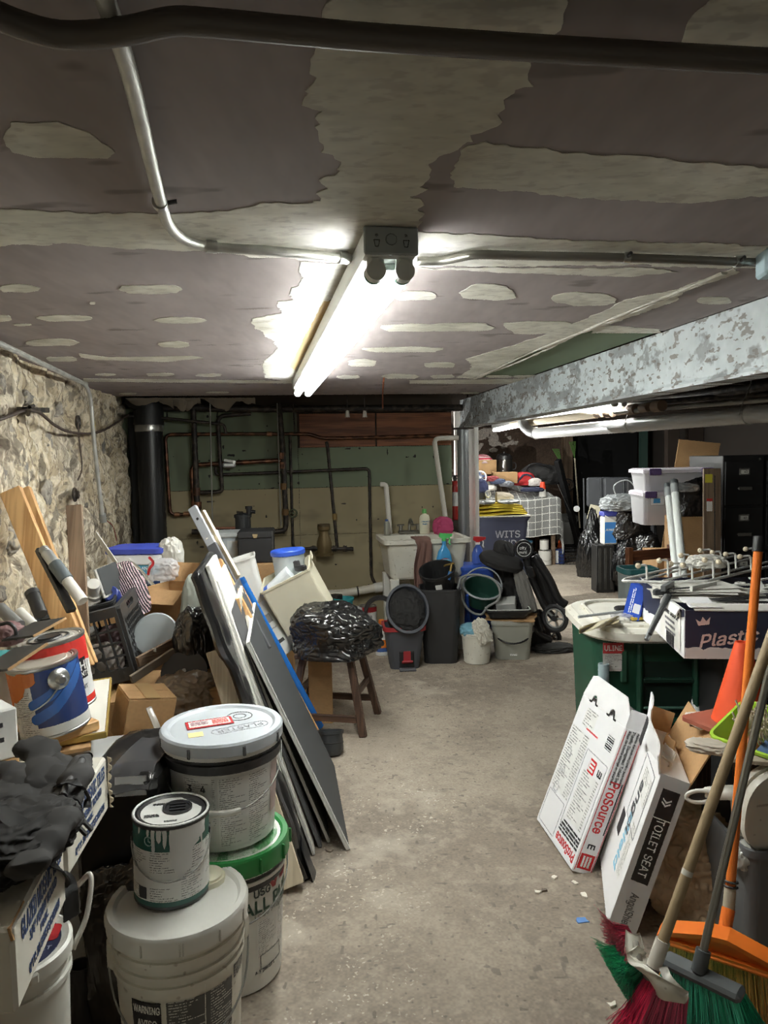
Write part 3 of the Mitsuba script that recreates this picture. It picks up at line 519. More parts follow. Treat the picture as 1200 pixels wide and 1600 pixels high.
for x, y in ((440, 712), (441, 727), (443, 760), (446, 800)): t.add('coupling', mv(cyl(.027, .05, 14), aim(bw(x, y + 5, .12), bw(x, y - 5, .12))), 'copper' if y < 750 else C(110, 84, 52, .6, .4))
wpipe('iron_pipe', 'long thin black pipe running right from the valves and dropping beside the sink', [(337, 730), (337, 742), (437, 738), (577, 732), (578, 800), (580, 900), (586, 912)], .012, 'iron', .06, .04)
t = wpipe('meter_pipe', 'slim black vertical pipe feeding the brass meter from the left', [(453, 680), (458, 857), (497, 857)], .011, 'iron', .08, .04)
t.add('hand_wheel', mv(cat(ring(.03, .007), cyl(.012, .02)), frame(bw(458, 802, .1), AY, V(0, 0, 1))), C(66, 72, 50, .6), True)
t = wpipe('sloping_pipe', 'black pipe slanting down from the plywood to behind the brass meter', [(510, 690), (512, 700), (527, 857)], .013, 'iron', .05, .03); t.add('gauge', mv(cyl(.02, .05, 12), aim(bw(523, 812, .05), bw(523, 795, .05))), C(140, 116, 70, .5, .4))
t = thing('brass_meter', 'old brass water meter on the tan wall board', 'water meter'); a = bw(507, 866, .1)
t.add('body', sh(lathe([(.03, 0), (.055, .01), (.06, .05), (.062, .09), (.05, .13), (.038, .16), (.036, .19), (.05, .2), (.052, .225), (.03, .235), (.0, .236)], 28), *a), C(112, 96, 66, .5, .45), 40); t.add('lid', sh(cyl(.05, .02, 24), a[0], a[1], a[2] + .225), C(86, 74, 54, .5, .4), 40); t.add('base_flange', sh(cyl(.075, .02, 8), a[0], a[1], a[2] - .008), C(104, 90, 60, .5, .45))
t.add('outlet', rod(bw(484, 857, .1), bw(552, 858, .1), .016), 'iron'); [t.add('union_nut', mv(cyl(.026, .03, 6), aim(bw(x, 857, .1), bw(x + 8, 857, .1))), 'iron') for x in (487, 520, 536)]
wpipe('iron_pipe', 'thin black pipe crossing the stack at the top left of the green board', [(190, 650), (243, 652), (350, 663), (353, 678)], .011, 'iron', .2, .03)
solo('hanging_rod', 'thin grey rod hanging from the ceiling gap in front of the left valves', 'rod', rod(bw(328, 622, .25), bw(332, 822, .25), .005, 6), C(130, 130, 124, .5, .5)); solo('hanging_rod', 'thin grey rod hanging beside the middle black pipe', 'rod', rod(bw(433, 630, .2), bw(439, 822, .2), .005, 6), C(130, 130, 124, .5, .5)); solo('hanging_rod', 'short dark rod hanging at the left end of the plywood', 'rod', rod(bw(458, 630, .2), bw(461, 678, .2), .006, 6), 'iron')
solo('copper_tubing', 'pale copper tubing lying behind the black trunk', 'pipe', rod(bw(325, 826, .08), bw(386, 825, .1), .012), C(176, 124, 104, .4, .7))
t = wpipe('waste_pipe', 'white plastic waste pipe along the foot of the back wall', [(470, 930), (540, 927), (601, 916), (640, 912)], .034, C(214, 208, 194, .5), .1, .05); t.add('bracket', mv(ring(.038, .006), aim(bw(559, 924, .1), bw(566, 923, .1))), 'iron', True); t.add('coupling', mv(cyl(.041, .08, 18), aim(bw(585, 919, .1), bw(596, 917, .1))), WPL, 40)
wpipe('vent_pipe', 'white plastic pipe rising at the left end of the sink with a bent top', [(594, 757), (603, 757), (611, 850)], .02, C(216, 212, 204, .5), .14, .06)
wpipe('vent_pipe', 'pale dripped plastic pipe slanting down to the right side of the sink', [(716, 684), (678, 685), (700, 836)], .02, C(196, 192, 182, .5), .18, .05)
solo('hanging_wire', 'brown wire hanging from the ceiling edge right of the strip light', 'wire', tube(smoothpath([F(600, 590, CEIL), F(599, 600, CEIL - .03), P(598, 618, 5.4), P(598, 638, 5.4)]), .006, 6), C(120, 72, 50))
for i, (x, l) in enumerate(((543, 'small white porcelain insulator under the ceiling edge, the left one'), (570, 'small white porcelain insulator under the ceiling edge, the right one'))): a = P(x, 652, 5.7); t = thing('insulator', l, 'insulator', tf(a)); t.add('body', cyl(.018, .05, 12, .012), C(230, 228, 220, .3)); t.add('nail', cyl(.004, .3, 6), 'iron')

# ------------------------------------------------------------------ builders of repeated kinds of things
def room(p, turn=0): return frame(p, AY, AX) @ tf(rz=turn)
def bail(t, R, z, drop, swing, m=None, grip=None, r=.0022, name='handle', gripw=.09, gr=.008):   # wire handle, hanging to the -y side by swing degrees
    pts = []
    hug = swing < 50
    for a in np.linspace(0, math.pi, 25): pts.append(V(R * math.cos(a), -(R + .004) * math.sin(a) * hug, -drop * math.sin(a) ** (.8 if hug else 1)))
    pts = np.array(pts); M = tf((0, 0, z), rx=0 if hug else -swing); k = t.add(name, tube(pts, r, 8), m or WIRE, True, M=M)
    if grip: t.add('grip', tube(pts[[10, 11, 12, 13, 14]], gr, 12), grip, True, to=k, M=M)
    return k
def pail(t, h, r0, r1, m, lid=None, bands=(.80, .87), lidh=.028, printm=None, pr=(.12, .72), pa=(-1.2, 1.2), proud=.006):
    rz = lambda z: r0 + (r1 - r0) * z / h
    prof = [(r0 * .94, 0), (r0, .006)]
    for b in bands: z = b * h; prof += [(rz(z - .007), z - .007), (rz(z) + proud, z - .006), (rz(z) + proud, z + .004), (rz(z), z + .005)]
    prof += [(r1, h - .012), (r1 + .006, h - .010), (r1 + .006, h)]
    if lid is None: prof += [(r1 - .003, h), (r0 - .003, .006)]
    t.add('body', lathe(prof, 56), m, 35)
    if lid: t.add('lid', lathe([(r1 + .008, h - lidh), (r1 + .013, h - lidh), (r1 + .013, h - .002), (r1 + .009, h + .006), (r1 - .004, h + .006), (r1 - .012, h - .001), (r1 - .02, h + .0)], 56), lid, 35)
    if printm: t.add('print', cpatch(rz(h * pr[0]), h * pr[0], h * pr[1], *pa, R1=rz(h * pr[1])), printm)
    return rz
def paint_can(t, body, lidm, h=.19, r=.083, labelm=None, la=(-2.2, 2.2), open_=False, gold=None):
    t.add('body', lathe([(r * .97, 0), (r + .002, .002), (r + .002, .007), (r, .009), (r, h - .008), (r + .003, h - .006), (r + .003, h), (r - .006, h), (r - .007, h - .008)], 48), STEEL, 35)
    t.add('lid', lathe([(r - .006, h - .004), (r - .012, h - .001), (r - .016, h - .005), (r - .024, h - .005), (r - .027, h - .002), (0, h - .002)], 48), lidm, 35)
    if labelm: t.add('wrapper', cpatch(r, .01, h - .009, *la, n=40), labelm)
def bottle(t, prof, m, cap=None, capm=None, flat=1.0):
    b = lathe(prof, 28); b.apply_scale((1, flat, 1)); t.add('body', b, m, 40)
    if cap: c = lathe(cap, 20); c.apply_scale((1, max(flat, .8), 1)); t.add('cap', c, capm, 40)
def trigger(t, z, m, m2=None):
    t.add('nozzle_head', cat(cyl(.016, .02, 16), extr([(-.02, .02), (.018, .018), (.06, .034), (.062, .05), (-.03, .058), (-.036, .03)], .022).apply_transform(tf((0, .011, 0), rx=90))), m, M=tf((0, 0, z)))
    t.add('trigger', tube(smoothpath([(.03, 0, .03), (.045, 0, .012), (.04, 0, -.012), (.048, 0, -.03)]), .005, 8), m2 or m, True, M=tf((0, 0, z)))
def garbage_bag(name, label, p, rx, ry, rz, seed, rzdeg=0, neck=0.0, group=None, amp=.13, freq=2.6, m=None, flat=.35):
    m_ = crumple(rx, ry, rz, seed, amp, 5, freq, flat, 2.6, 60); t = Th(name, label, 'garbage bag', tf(p, rz=rzdeg), group)
    if neck:
        v = np.array(m_.vertices); z = v[:, 2] / v[:, 2].max(); s = 1 - smooth_np(.55, 1.0, z) * .6; v[:, 0] *= s; v[:, 1] *= s; v[:, 2] += neck * smooth_np(.8, 1, z); m_ = trimesh.Trimesh(v, m_.faces, process=False)
    put(t.key, m_, m or BLACKBAG, True, t.M); return t
def smooth_np(a, b, x): x = np.clip((x - a) / (b - a), 0, 1); return x * x * (3 - 2 * x)
def carton(t, sx, sy, sz, m, flaps=(), w=.005, name='wall', open_=True):       # open cardboard box; flaps: (side, angle in degrees from upright, length)
    hx, hy = sx / 2, sy / 2
    t.add('bottom', box(sx, sy, w), m)
    for s in (-1, 1): t.add('side_panel', box(w, sy, sz, 0, (s * (hx - w / 2), 0, 0)), m); t.add('side_panel', box(sx - 2 * w, w, sz, 0, (0, s * (hy - w / 2), 0)), m)
    for side, ang, ln in flaps:
        L = sy if side in 'LR' else sx; f = box(L - .004, w * .7, ln); f.apply_translation((0, 0, .001)); f.apply_transform(tf(rx=-ang))
        t.add('flap', f, m, M={'F': tf((0, -hy, sz), rz=180), 'B': tf((0, hy, sz)), 'L': tf((-hx, 0, sz), rz=90), 'R': tf((hx, 0, sz), rz=-90)}[side])
def folded_cloth(nu, nv, fn, t=.004): return sheet(np.array([[fn(u, v) for v in np.linspace(0, 1, nv)] for u in np.linspace(0, 1, nu)]), t)

# ------------------------------------------------------------------ the sink and what is on it
c0 = P(669, 843, 5.42); SZ = c0[2]; SM = room(V(c0[0], c0[1], 0)); sw, sd = .64, .5
t = thing('utility_sink', 'white plastic utility sink against the back wall with faucet', 'sink', SM)
t.add('basin', loft([rrect(sw - .12, sd - .12, .06, SZ - .30, 6, 0, sd / 2), rrect(sw - .09, sd - .09, .05, SZ - .28, 6, 0, sd / 2), rrect(sw - .03, sd - .03, .04, SZ - .035, 6, 0, sd / 2), rrect(sw + .02, sd + .02, .04, SZ - .032, 6, 0, sd / 2), rrect(sw + .02, sd + .02, .04, SZ, 6, 0, sd / 2), rrect(sw - .05, sd - .16, .04, SZ - .002, 6, 0, sd / 2 - .04), rrect(sw - .13, sd - .22, .05, SZ - .26, 6, 0, sd / 2 - .04)]), 'dirty_white', 35)
for x in (-.25, .25):
    for y in (.06, sd - .06): t.add('leg', frustum(.05, .05, .07, .07, SZ - .3, .01, 2).apply_translation((x, y, 0)), WPL)
t.add('trap_pipe', tube(smoothpath([(0, .25, SZ - .3), (0, .25, SZ - .48), (.06, .3, SZ - .52), (.12, .4, SZ - .45), (.12, .5, SZ - .45)]), .022, 12), WPL, True)
fa = t.add('faucet', cat(box(.18, .05, .03, .01, (-.06, sd - .05, SZ)), tube(smoothpath([(-.06, sd - .05, SZ + .02), (-.06, sd - .05, SZ + .09), (-.06, sd - .12, SZ + .12), (-.06, sd - .2, SZ + .08)]), .011, 10)), C(140, 138, 130, .35, .8), 40)
for x in (-.13, .01): t.add('tap_handle', cat(sh(cyl(.016, .04, 12), x, sd - .05, SZ + .03), sh(box(.06, .016, .014, .004), x, sd - .05, SZ + .065)), C(150, 148, 142, .3, .85), to=fa)
g = []
for u in np.linspace(0, 1, 14):
    x = -.105 + .12 * u; row = []
    for v in np.linspace(0, 1, 26):
        s = v * .62
        if s < .16: y, z = .16 - s, SZ + .008
        elif s < .2: a = (s - .16) / .04 * math.pi / 2; y, z = -.018 * math.sin(a) , SZ + .008 - .02 * (1 - math.cos(a))
        else: y, z = -.02, SZ - .012 - (s - .2) * .9
        row.append((x + .012 * math.sin(s * 9) * (s > .2) + .01 * (u - .5) * math.sin(s * 20), y - .008 - .01 * math.sin(u * 15 + s * 4) * min(1, max(0, s - .16) * 8), z))
    g.append(row)
solo('hand_towel', 'brown terry towel hanging over the front rim of the sink', 'towel', sheet(np.array(g), .008), C(112, 84, 76, .95), SM, True)
q = lambda px, py, off: np.linalg.inv(SM) @ np.append(P(px, py, 5.42 + off), 1)
t = thing('shampoo_bottle', 'cream bottle with a green cap standing on the sink ledge', 'bottle', SM @ tf((.06, sd - .07, SZ)))
bottle(t, [(.036, 0), (.042, .006), (.043, .12), (.036, .145), (.014, .158), (.014, .165)], C(222, 220, 196, .4), [(.018, .163), (.018, .193), (.014, .197)], C(104, 172, 96, .4), .6); t.add('lettering', text("Johnson's", .011, True).apply_transform(tf((0, -.027, .1), rx=90)), C(70, 110, 150)); t.add('lettering', text("baby", .012, True).apply_transform(tf((0, -.0275, .08), rx=90)), C(70, 110, 150))
solo('pink_cloth', 'crumpled pink cloth on the right corner of the sink', 'cloth', crumple(.075, .06, .075, 31, .16, 4, 2.6, .3), C(176, 70, 108, .95), SM @ tf((.2, sd - .11, SZ)), True)
t = thing('spray_can', 'small silver aerosol can at the left back corner of the sink', 'can', SM @ tf((-.25, sd - .1, SZ))); t.add('body', lathe([(.022, 0), (.024, .004), (.024, .1), (.016, .112)], 20), C(160, 160, 150, .4, .5), 40); t.add('cap', sh(cyl(.013, .016, 14), 0, 0, .11), C(60, 84, 140))
t = thing('spray_bottle', 'blue window cleaner spray bottle with green trigger hooked on the sink front', 'spray bottle', SM @ tf((.105, -.062, SZ - .235)))
b = loft([rrect(.09, .05, .02, 0, 5), rrect(.108, .06, .025, .02, 5), rrect(.112, .062, .026, .1, 5), rrect(.085, .055, .024, .15, 5), rrect(.05, .045, .02, .175, 5), rrect(.03, .03, .014, .195, 5), rrect(.028, .028, .013, .235, 5)]); t.add('body', b, C(70, 150, 206, .18), 50)
t.add('front_label', mv(extr(sg.Point(0, 0).buffer(1, 16), .001), tf((0, -.0308, .07), rx=90) @ tf(s=(.046, .034, 1))), C(188, 58, 54, .4)); t.add('front_label', mv(extr(sg.Point(0, 0).buffer(1, 16), .0012), tf((0, -.0312, .078), rx=90) @ tf(s=(.044, .02, 1))), C(120, 196, 232, .4)); t.add('lettering', text('Windex', .016, True).apply_transform(tf((0, -.0325, .078), rx=90)), C(240, 244, 246)); trigger(t, .228, C(86, 190, 104, .4))
t = thing('fire_extinguisher', 'red fire extinguisher standing on the ledge behind the steel column', 'extinguisher', tf(P(711, 812, 6.32)))
t.add('cylinder', lathe([(.05, 0), (.055, .01), (.055, .28), (.04, .32), (.018, .335)], 24), C(150, 40, 36, .35), 40); t.add('valve_handle', cat(sh(cyl(.016, .04, 12), 0, 0, .33), box(.09, .02, .014, .003, (.02, 0, .37)), box(.08, .02, .012, .003, (.02, 0, .35))), BLK); t.add('instruction_label', cpatch(.055, .12, .24, -1, 1), 'fine_print'); t.add('stand', box(.14, .14, P(711, 812, 6.32)[2], .004, (0, 0, -P(711, 812, 6.32)[2])), C(60, 52, 46, .8))
# ------------------------------------------------------------------ bins on the floor in front of the sink
p = F(632, 1047); t = thing('pedal_bin', 'small dark grey pedal bin with red rim below the tilted open bin', 'trash bin', tf(p + V(0, .12, 0), rz=4))
t.add('body', tub(.2, .2, .275, .25, .29, .04, .006, .004), C(66, 68, 74, .5), 30); t.add('rim', loft([rrect(.285, .26, .045, .268), rrect(.298, .272, .05, .27), rrect(.298, .272, .05, .297), rrect(.262, .238, .04, .297), rrect(.262, .238, .04, .27)], cap0=False, cap1=False), C(146, 44, 48, .4), 30)
t.add('pedal_recess', box(.1, .02, .12, .005, (.01, -.108, .01)), C(20, 20, 22, .6)); t.add('pedal', mv(box(.075, .07, .014, .004), tf((.012, -.13, .05), rx=-24)), C(150, 44, 50, .4)); t.add('pedal_post', box(.05, .01, .07, .003, (.012, -.118, .06)), C(150, 44, 50, .4)); t.add('foot', box(.115, .05, .016, .004, (.012, -.14, 0)), C(86, 86, 90, .5))
a = P(634, 966, 4.98); t = thing('open_bin', 'tilted grey oval bin lined with black fabric on top of the red rimmed pedal bin', 'trash bin', tf(a + V(.0, .17, -.03), rz=6) @ tf(rx=56) @ tf((0, 0, -.10)))
rr = lambda a, b, z: np.stack([a * np.cos(np.arange(40) * math.pi / 20), b * np.sin(np.arange(40) * math.pi / 20), np.full(40, z)], -1)
t.add('shell', loft([rr(.105, .12, 0), rr(.14, .172, .24), rr(.15, .185, .245), rr(.15, .185, .265), rr(.134, .165, .265), rr(.1, .115, .006)]), C(62, 65, 72, .5), 40)
m = crumple(.125, .155, .09, 44, .13, 5, 2.8, .2); t.add('liner', m, MATBLK, True, M=tf((0, 0, .12)))
p = F(691, 1038); t = thing('tall_bin', 'tall black plastic bin in front of the sink under a tilted black bucket', 'trash bin', tf(p + V(0, .13, 0), rz=-4)); t.add('body', tub(.235, .23, .29, .28, .53, .05, .005, .007, .018), C(36, 36, 38, .55), 30)
p = P(690, 921, 5.12); t = thing('black_bucket', 'small black bucket tilted on top of the tall black bin', 'bucket', tf(p + V(.0, .12, -.02), rz=10) @ tf(rx=20, ry=-14)); pail(t, .17, .1, .125, C(30, 30, 31, .5), bands=(.9,)); t.add('sticker', cpatch(.115, .07, .11, -.5, -.1), WHT); bail(t, .13, .155, .1, 60, m=BLK)
p = P(701, 906, 5.1); t = thing('hose_nozzle', 'brass hose nozzle with a blue grip sticking out of the black bucket', 'nozzle', aim_M := aim(p, P(706, 880, 5.12))); t.add('grip', cyl(.014, .06, 12), C(46, 92, 140, .5), 40); t.add('barrel', cyl(.008, .12, 12), C(150, 124, 70, .4, .6), 40); t.add('head', mv(tube([(-.02, 0, .12), (.05, 0, .1), (.07, 0, .09)], .008, 8), tf()), C(150, 124, 70, .4, .6), True)
b0 = P(754, 925, 5.25); t = thing('blue_bin', 'blue plastic bin standing behind the green pail and the stroller', 'bin', tf((b0[0] + .0, 5.62, 0))); t.add('body', tub(.2, .2, .26, .25, .6, .04, .005, .006), C(44, 74, 158, .4), 30); t.add('lid', loft([rrect(.29, .27, .05, .6), rrect(.29, .27, .05, .62), rrect(.2, .2, .04, .635)]), C(50, 84, 172, .4), 30)
zt = .64; t = thing('spray_bottle', 'clear spray bottle with red and white trigger and blue liquid right of the sink', 'spray bottle', tf((P(746, 850, 5.6)[0], 5.58, zt), rz=10)); bottle(t, [(.04, 0), (.045, .01), (.046, .08), (.03, .12), (.014, .14), (.014, .155)], C(70, 96, 176, .2), flat=.75); trigger(t, .15, C(186, 48, 50, .4), C(230, 228, 226, .4)); t.add('collar', sh(cyl(.018, .018, 16), 0, 0, .145), C(228, 226, 224, .4))
solo('white_rag', 'crumpled white rag beside the red topped spray bottle', 'cloth', crumple(.055, .05, .03, 52, .16, 4), C(186, 184, 172, .95), tf((P(765, 855, 5.6)[0], 5.55, zt)), True)
p = P(752, 938, 5.3); t = thing('green_pail', 'dark green oval pail tilted among the clutter right of the tall bin', 'bucket', tf(p + V(.0, .06, -.02), rz=-10) @ tf(rx=26, ry=10)); t.add('body', lathe([(.1, 0), (.13, .12), (.138, .122), (.138, .135), (.126, .135), (.096, .006)], 40), C(28, 62, 52, .45), 40); bail(t, .14, .128, .15, 200, m=GPL, r=.006)
t.add('grey_rim', mv(ring(.139, .008, 40), tf((0, 0, .13))), GPL, True)
solo('garden_hose', 'grey hose coiled around the green pail', 'hose', tube(smoothpath([P(x, y, 5.16 + .03 * math.sin(i)) for i, (x, y) in enumerate(((715, 920), (722, 902), (745, 898), (770, 905), (781, 922), (778, 938), (762, 948), (752, 960), (735, 955), (724, 940), (720, 925)))]), .009, 8), C(126, 128, 128, .5), True)
solo('blue_stick', 'short bright blue stick between the tall bin and the green pail', 'stick', rod(P(730, 930, 5.2), F(737, 1012) + V(0, 0, 0), .01), C(34, 70, 150, .5))
p = F(748, 1040); t = thing('white_pail', 'small dirty white pail with a pale blue cloth on its rim', 'bucket', tf(p + V(0, .1, 0))); pail(t, .22, .09, .108, 'dirty_white', bands=(.92,))
solo('blue_cloth', 'light blue cloth spilling out of the small white pail', 'cloth', crumple(.092, .09, .045, 61, .15, 4), C(112, 158, 176, .95), tf(p + V(-.02, .1, .2)), True); solo('white_towel', 'dirty white towel draped over the rim of the small white pail', 'towel', crumple(.055, .05, .1, 62, .2, 5, 2.4), C(206, 202, 190, .95), tf(p + V(.05, .03, .16), rz=20) @ tf(ry=-18), True)
p = F(805, 1032); t = thing('clear_tote', 'translucent grey plastic bucket tote with a handle under the paint tray', 'storage tote', tf(p + V(0, .14, 0), rz=-6)); t.add('body', tub(.24, .24, .29, .28, .27, .04, .004, .008, .02), C(150, 150, 140, .35), 30); t.add('lid', loft([rrect(.31, .3, .05, .262), rrect(.31, .3, .05, .285), rrect(.27, .26, .04, .285), rrect(.26, .25, .04, .278)]), C(168, 168, 160, .35), 30); bail(t, .158, .235, .2, 58, m=BLKG, r=.006); t.add('sticker', flatpatch(.05, .035), 'fine_print', M=tf((-.02, -.125, .03), rx=83))
solo('cardboard_sheet', 'torn cardboard sheet lying on the translucent tote under the paint tray', 'cardboard', extr(rough([(-.16, -.12), (.17, -.14), (.2, .1), (-.18, .12)], .015, 4), .006), 'cardboard', tf(p + V(-.02, .12, .291), rz=-12) @ tf(rx=3))
t = thing('paint_tray', 'black paint tray with white lip lying on the translucent tote', 'paint tray', tf(p + V(-.04, .1, .305), rz=-3)); t.add('tray', tub(.26, .2, .31, .25, .06, .03, .004, .006), C(34, 34, 35, .5), 30); t.add('lip', loft([rrect(.318, .258, .04, .061), rrect(.318, .258, .04, .066), rrect(.296, .236, .034, .066)], cap0=False, cap1=False), C(196, 198, 194, .5))
solo('white_carton', 'small white carton tilted in the black paint tray', 'box', box(.14, .1, .07, .004), C(206, 206, 202, .6), tf(p + V(-.03, .16, .345), rz=-14) @ tf(rx=24, ry=-6))
solo('red_rag', 'dark red rag between the tall bin and the small white pail', 'cloth', crumple(.06, .05, .06, 67, .16, 4), C(120, 44, 40, .95), tf(F(731, 1015) + V(.0, .1, .24)), True)
# stroller
t = thing('stroller', 'folded black stroller standing upright with grey spoked wheels', 'stroller'); dk, dfab = C(34, 34, 36, .45), C(44, 43, 43, .9, 0, .2)
sp = lambda x, y, Y: P(x, y, Y)
hubp = sp(818, 858, 5.3); k = t.add('hinge_hub', mv(cyl(.068, .05, 28), aim(hubp + V(0, .03, 0), hubp + V(0, -.02, 0))), C(30, 30, 32, .4), 40); t.add('ring_mark', mv(ring(.05, .003, 32, 6), aim(hubp + V(0, -.021, 0), hubp + V(0, -.03, 0))), C(196, 196, 196), to=k)
t.add('lettering', text('city', .022, True).apply_transform(frame(hubp + V(-.008, -.0225, .012), (1, 0, 0), (0, 0, 1))), C(206, 206, 206), to=k); t.add('lettering', text('mini', .022, True).apply_transform(frame(hubp + V(-.008, -.0225, -.02), (1, 0, 0), (0, 0, 1))), C(206, 206, 206), to=k)
for pts, r in ((((818, 858), (830, 900), (850, 945), (866, 966)), .026), (((835, 868), (858, 905), (872, 935), (884, 945)), .03), (((828, 905), (812, 940), (838, 985), (862, 1000)), .02), (((790, 850), (812, 900), (835, 950), (848, 985)), .018)):
    t.add('frame_tube', tube(smoothpath([sp(x, y, 5.36 + .12 * (i % 2) * 0) for i, (x, y) in enumerate(pts)]), r, 12), dk, True)
for (x, y, Y, r) in ((867, 966, 5.3, .105), (863, 996, 5.75, .078)):
    c = sp(x, y, Y); Mw = aim(c + V(.02, .025, 0), c - V(.02, .025, 0)); w = t.add('wheel', mv(ring(r - .016, .016, 36, 10), Mw @ tf((0, 0, .03))), C(40, 40, 42, .6), True)
    t.add('wheel_rim', mv(ring(r - .036, .007, 32, 8), Mw @ tf((0, 0, .03))), C(168, 170, 168, .35, .5), True, to=w); t.add('wheel_hub', mv(cyl(.022, .04, 18), Mw @ tf((0, 0, .01))), C(60, 60, 62, .4, .4), 40, to=w)
    for a in range(5): d = V(math.cos(a * 1.2566), math.sin(a * 1.2566), 0); t.add('spoke', mv(bar(d * .015, d * (r - .035), .02, .012, (0, 0, 1)), Mw @ tf((0, 0, .03))), C(172, 174, 172, .35, .5), to=w)
t.add('canopy', mv(crumple(.16, .12, .05, 71, .06, 4, 1.6, .5), frame(sp(782, 882, 5.35), V(1, 0, -.25), V(0, 1, .3))), dfab, True); t.add('canopy', mv(crumple(.08, .1, .05, 72, .06, 4, 1.6, .5), frame(sp(786, 864, 5.45), V(1, 0, -.3), V(0, 1, .5))), dfab, True)
t.add('seat_fabric', mv(crumple(.12, .1, .2, 73, .15, 5, 2.2, .4), tf(sp(806, 948, 5.5), ry=-14)), dfab, True); t.add('side_fabric', mv(crumple(.05, .05, .2, 74, .15, 4, 2.2, .4), tf(sp(829, 955, 5.3), ry=-16)), C(116, 114, 110, .9), True)
t.add('side_fabric', mv(crumple(.06, .06, .26, 75, .15, 4, 2.2, .4), tf(sp(858, 945, 5.45), ry=-18)), dfab, True); t.add('basket_fabric', mv(crumple(.15, .1, .03, 76, .15, 4, 2.4, .5), tf(F(866, 1016), rz=8)), C(52, 52, 50, .9), True); t.add('latch', mv(box(.05, .05, .08, .01), tf(sp(832, 902, 5.24), ry=-20)), C(26, 26, 28, .4))
t.add('lower_fabric', mv(crumple(.09, .08, .16, 77, .14, 4, 2.2, .3), tf(F(846, 1012) + V(0, .06, 0), ry=-8)), dfab, True)
# bottles and cans between the garbage bag and the pedal bin
t = thing('detergent_jug', 'white and orange detergent bottle on the floor left of the pedal bin', 'bottle', tf(F(597, 1026) + V(0, .05, 0))); bottle(t, [(.042, 0), (.048, .008), (.048, .17), (.03, .2), (.018, .215), (.018, .225)], C(222, 222, 218, .35), [(.022, .222), (.022, .262), (.018, .266)], C(226, 120, 46, .4), .7); t.add('front_label', sh(cpatch(.05, .04, .12, -.9, .9).apply_scale((1, .72, 1)), 0, 0, 0), C(226, 128, 48, .5)); t.add('front_label', cpatch(.051, .03, .06, -.9, .9).apply_scale((1, .72, 1)), C(64, 92, 150, .5)); t.add('mark', mv(cyl(.014, .002, 16), tf((0, -.0375, .1), rx=90)), WHT)
pc = V(P(575, 960, 5.55)[0], 5.55, 0)
for i, l in enumerate(('white paint can under the red labelled can beside the teal cup', 'paint can with red band standing on another can left of the pedal bin')):
    t = thing('paint_can', l, 'paint can', tf(pc + V(0, 0, .17 * i))); paint_can(t, STEEL, C(150, 148, 144, .4, .7), .17, .066, WPL if i == 0 else C(226, 222, 216, .5))
    if i: t.add('band', cpatch(.067, .125, .165, -3.1, 3.1, 40), C(164, 46, 50, .5)); t.add('lettering', wrap(text('BEHR', .02, True), .0672, 0).apply_translation((0, 0, .09)), C(60, 60, 62))
t = thing('teal_cup', 'teal plastic bucket showing behind the black garbage bag', 'bucket', tf(V(P(537, 950, 5.5)[0], 5.5, .28))); pail(t, .13, .06, .075, C(58, 156, 164, .4), bands=(.9,)); t.add('block', box(.16, .16, .28, .004, (0, 0, -.28)), C(70, 60, 50, .8))
solo('dark_jar', 'dark lidded jar standing in the teal bucket', 'jar', lathe([(.045, 0), (.05, .01), (.05, .1), (.046, .1), (.05, .102), (.05, .13), (.02, .135)], 24), C(40, 38, 38, .4), tf(V(P(529, 950, 5.5)[0] - .02, 5.52, .3)), 40)
solo('clear_bag', 'crumpled clear plastic bag between the teal bucket and the paint can', 'plastic bag', crumple(.06, .06, .09, 81, .18, 4), 'clear_plastic', tf(V(P(555, 960, 5.45)[0], 5.45, .2)), True)
solo('wire_coil', 'black coil of wire on the floor behind the pedal bin', 'wire', cat(*[mv(ring(.1 + .006 * i, .005, 32, 6), tf((0, .02 * i, 0), rx=80)) for i in range(4)]), C(34, 32, 32, .5), tf(P(594, 958, 5.4)), True)

# ------------------------------------------------------------------ far end of the room: table, totes, bags
p = V(P(780, 820, 6.9)[0], 6.9, 0); ztop = P(780, 808, 6.9)[2]
t = thing('storage_tote', 'grey blue tote under the lettered dark blue tote', 'storage tote', tf(p + V(0, .22, 0), rz=4)); t.add('body', tub(.48, .36, .55, .42, ztop - .42, .05, .005, .008, .02), C(58, 66, 84, .5), 30)
t = thing('storage_tote', 'dark blue tote with a stencilled end panel under the yellow foam sheets', 'storage tote', tf(p + V(0, .22, ztop - .42), rz=4)); t.add('body', tub(.47, .36, .55, .42, .41, .05, .005, .008, .03), C(58, 62, 82, .5), 30); t.add('lid', loft([rrect(.585, .455, .05, .4), rrect(.585, .455, .05, .42), rrect(.5, .4, .04, .42)]), C(54, 58, 76, .5), 30)
for i, (s, z) in enumerate((('WITS', .255), ('END', .165))): t.add('lettering', text(s, .065, True, .002).apply_transform(tf((.07, -.212 + .033 * (1 - z / .4), z), rx=90 + 4)), C(170, 172, 180))
t = thing('foam_sheet_stack', 'stack of folded yellow sheets on the lettered blue tote', 'foam sheets', tf(p + V(.01, .2, ztop + .012), rz=3)); t.add('board', box(.58, .42, .012, .002, (0, 0, -.012)), C(206, 204, 194, .7))
for i in range(4): g = np.array([[(x, y, .018 + .028 * i + .01 * math.sin(x * 9 + i) - .05 * max(0, x - .1 + .03 * i)) for y in np.linspace(-.19, .19, 8)] for x in np.linspace(-.27, .25 - .015 * i, 16)]); t.add('sheet', sheet(g, .022), C(214, 192, 66, .8), True)
zf = ztop + .13
solo('fuzzy_roll', 'off white fuzzy roll lying on the yellow sheets', 'roll', mv(crumple(.06, .06, .15, 83, .08, 4, 4, .9), tf(ry=90)), C(204, 194, 176, .95), tf(p + V(.02, .3, zf + .03)), True)
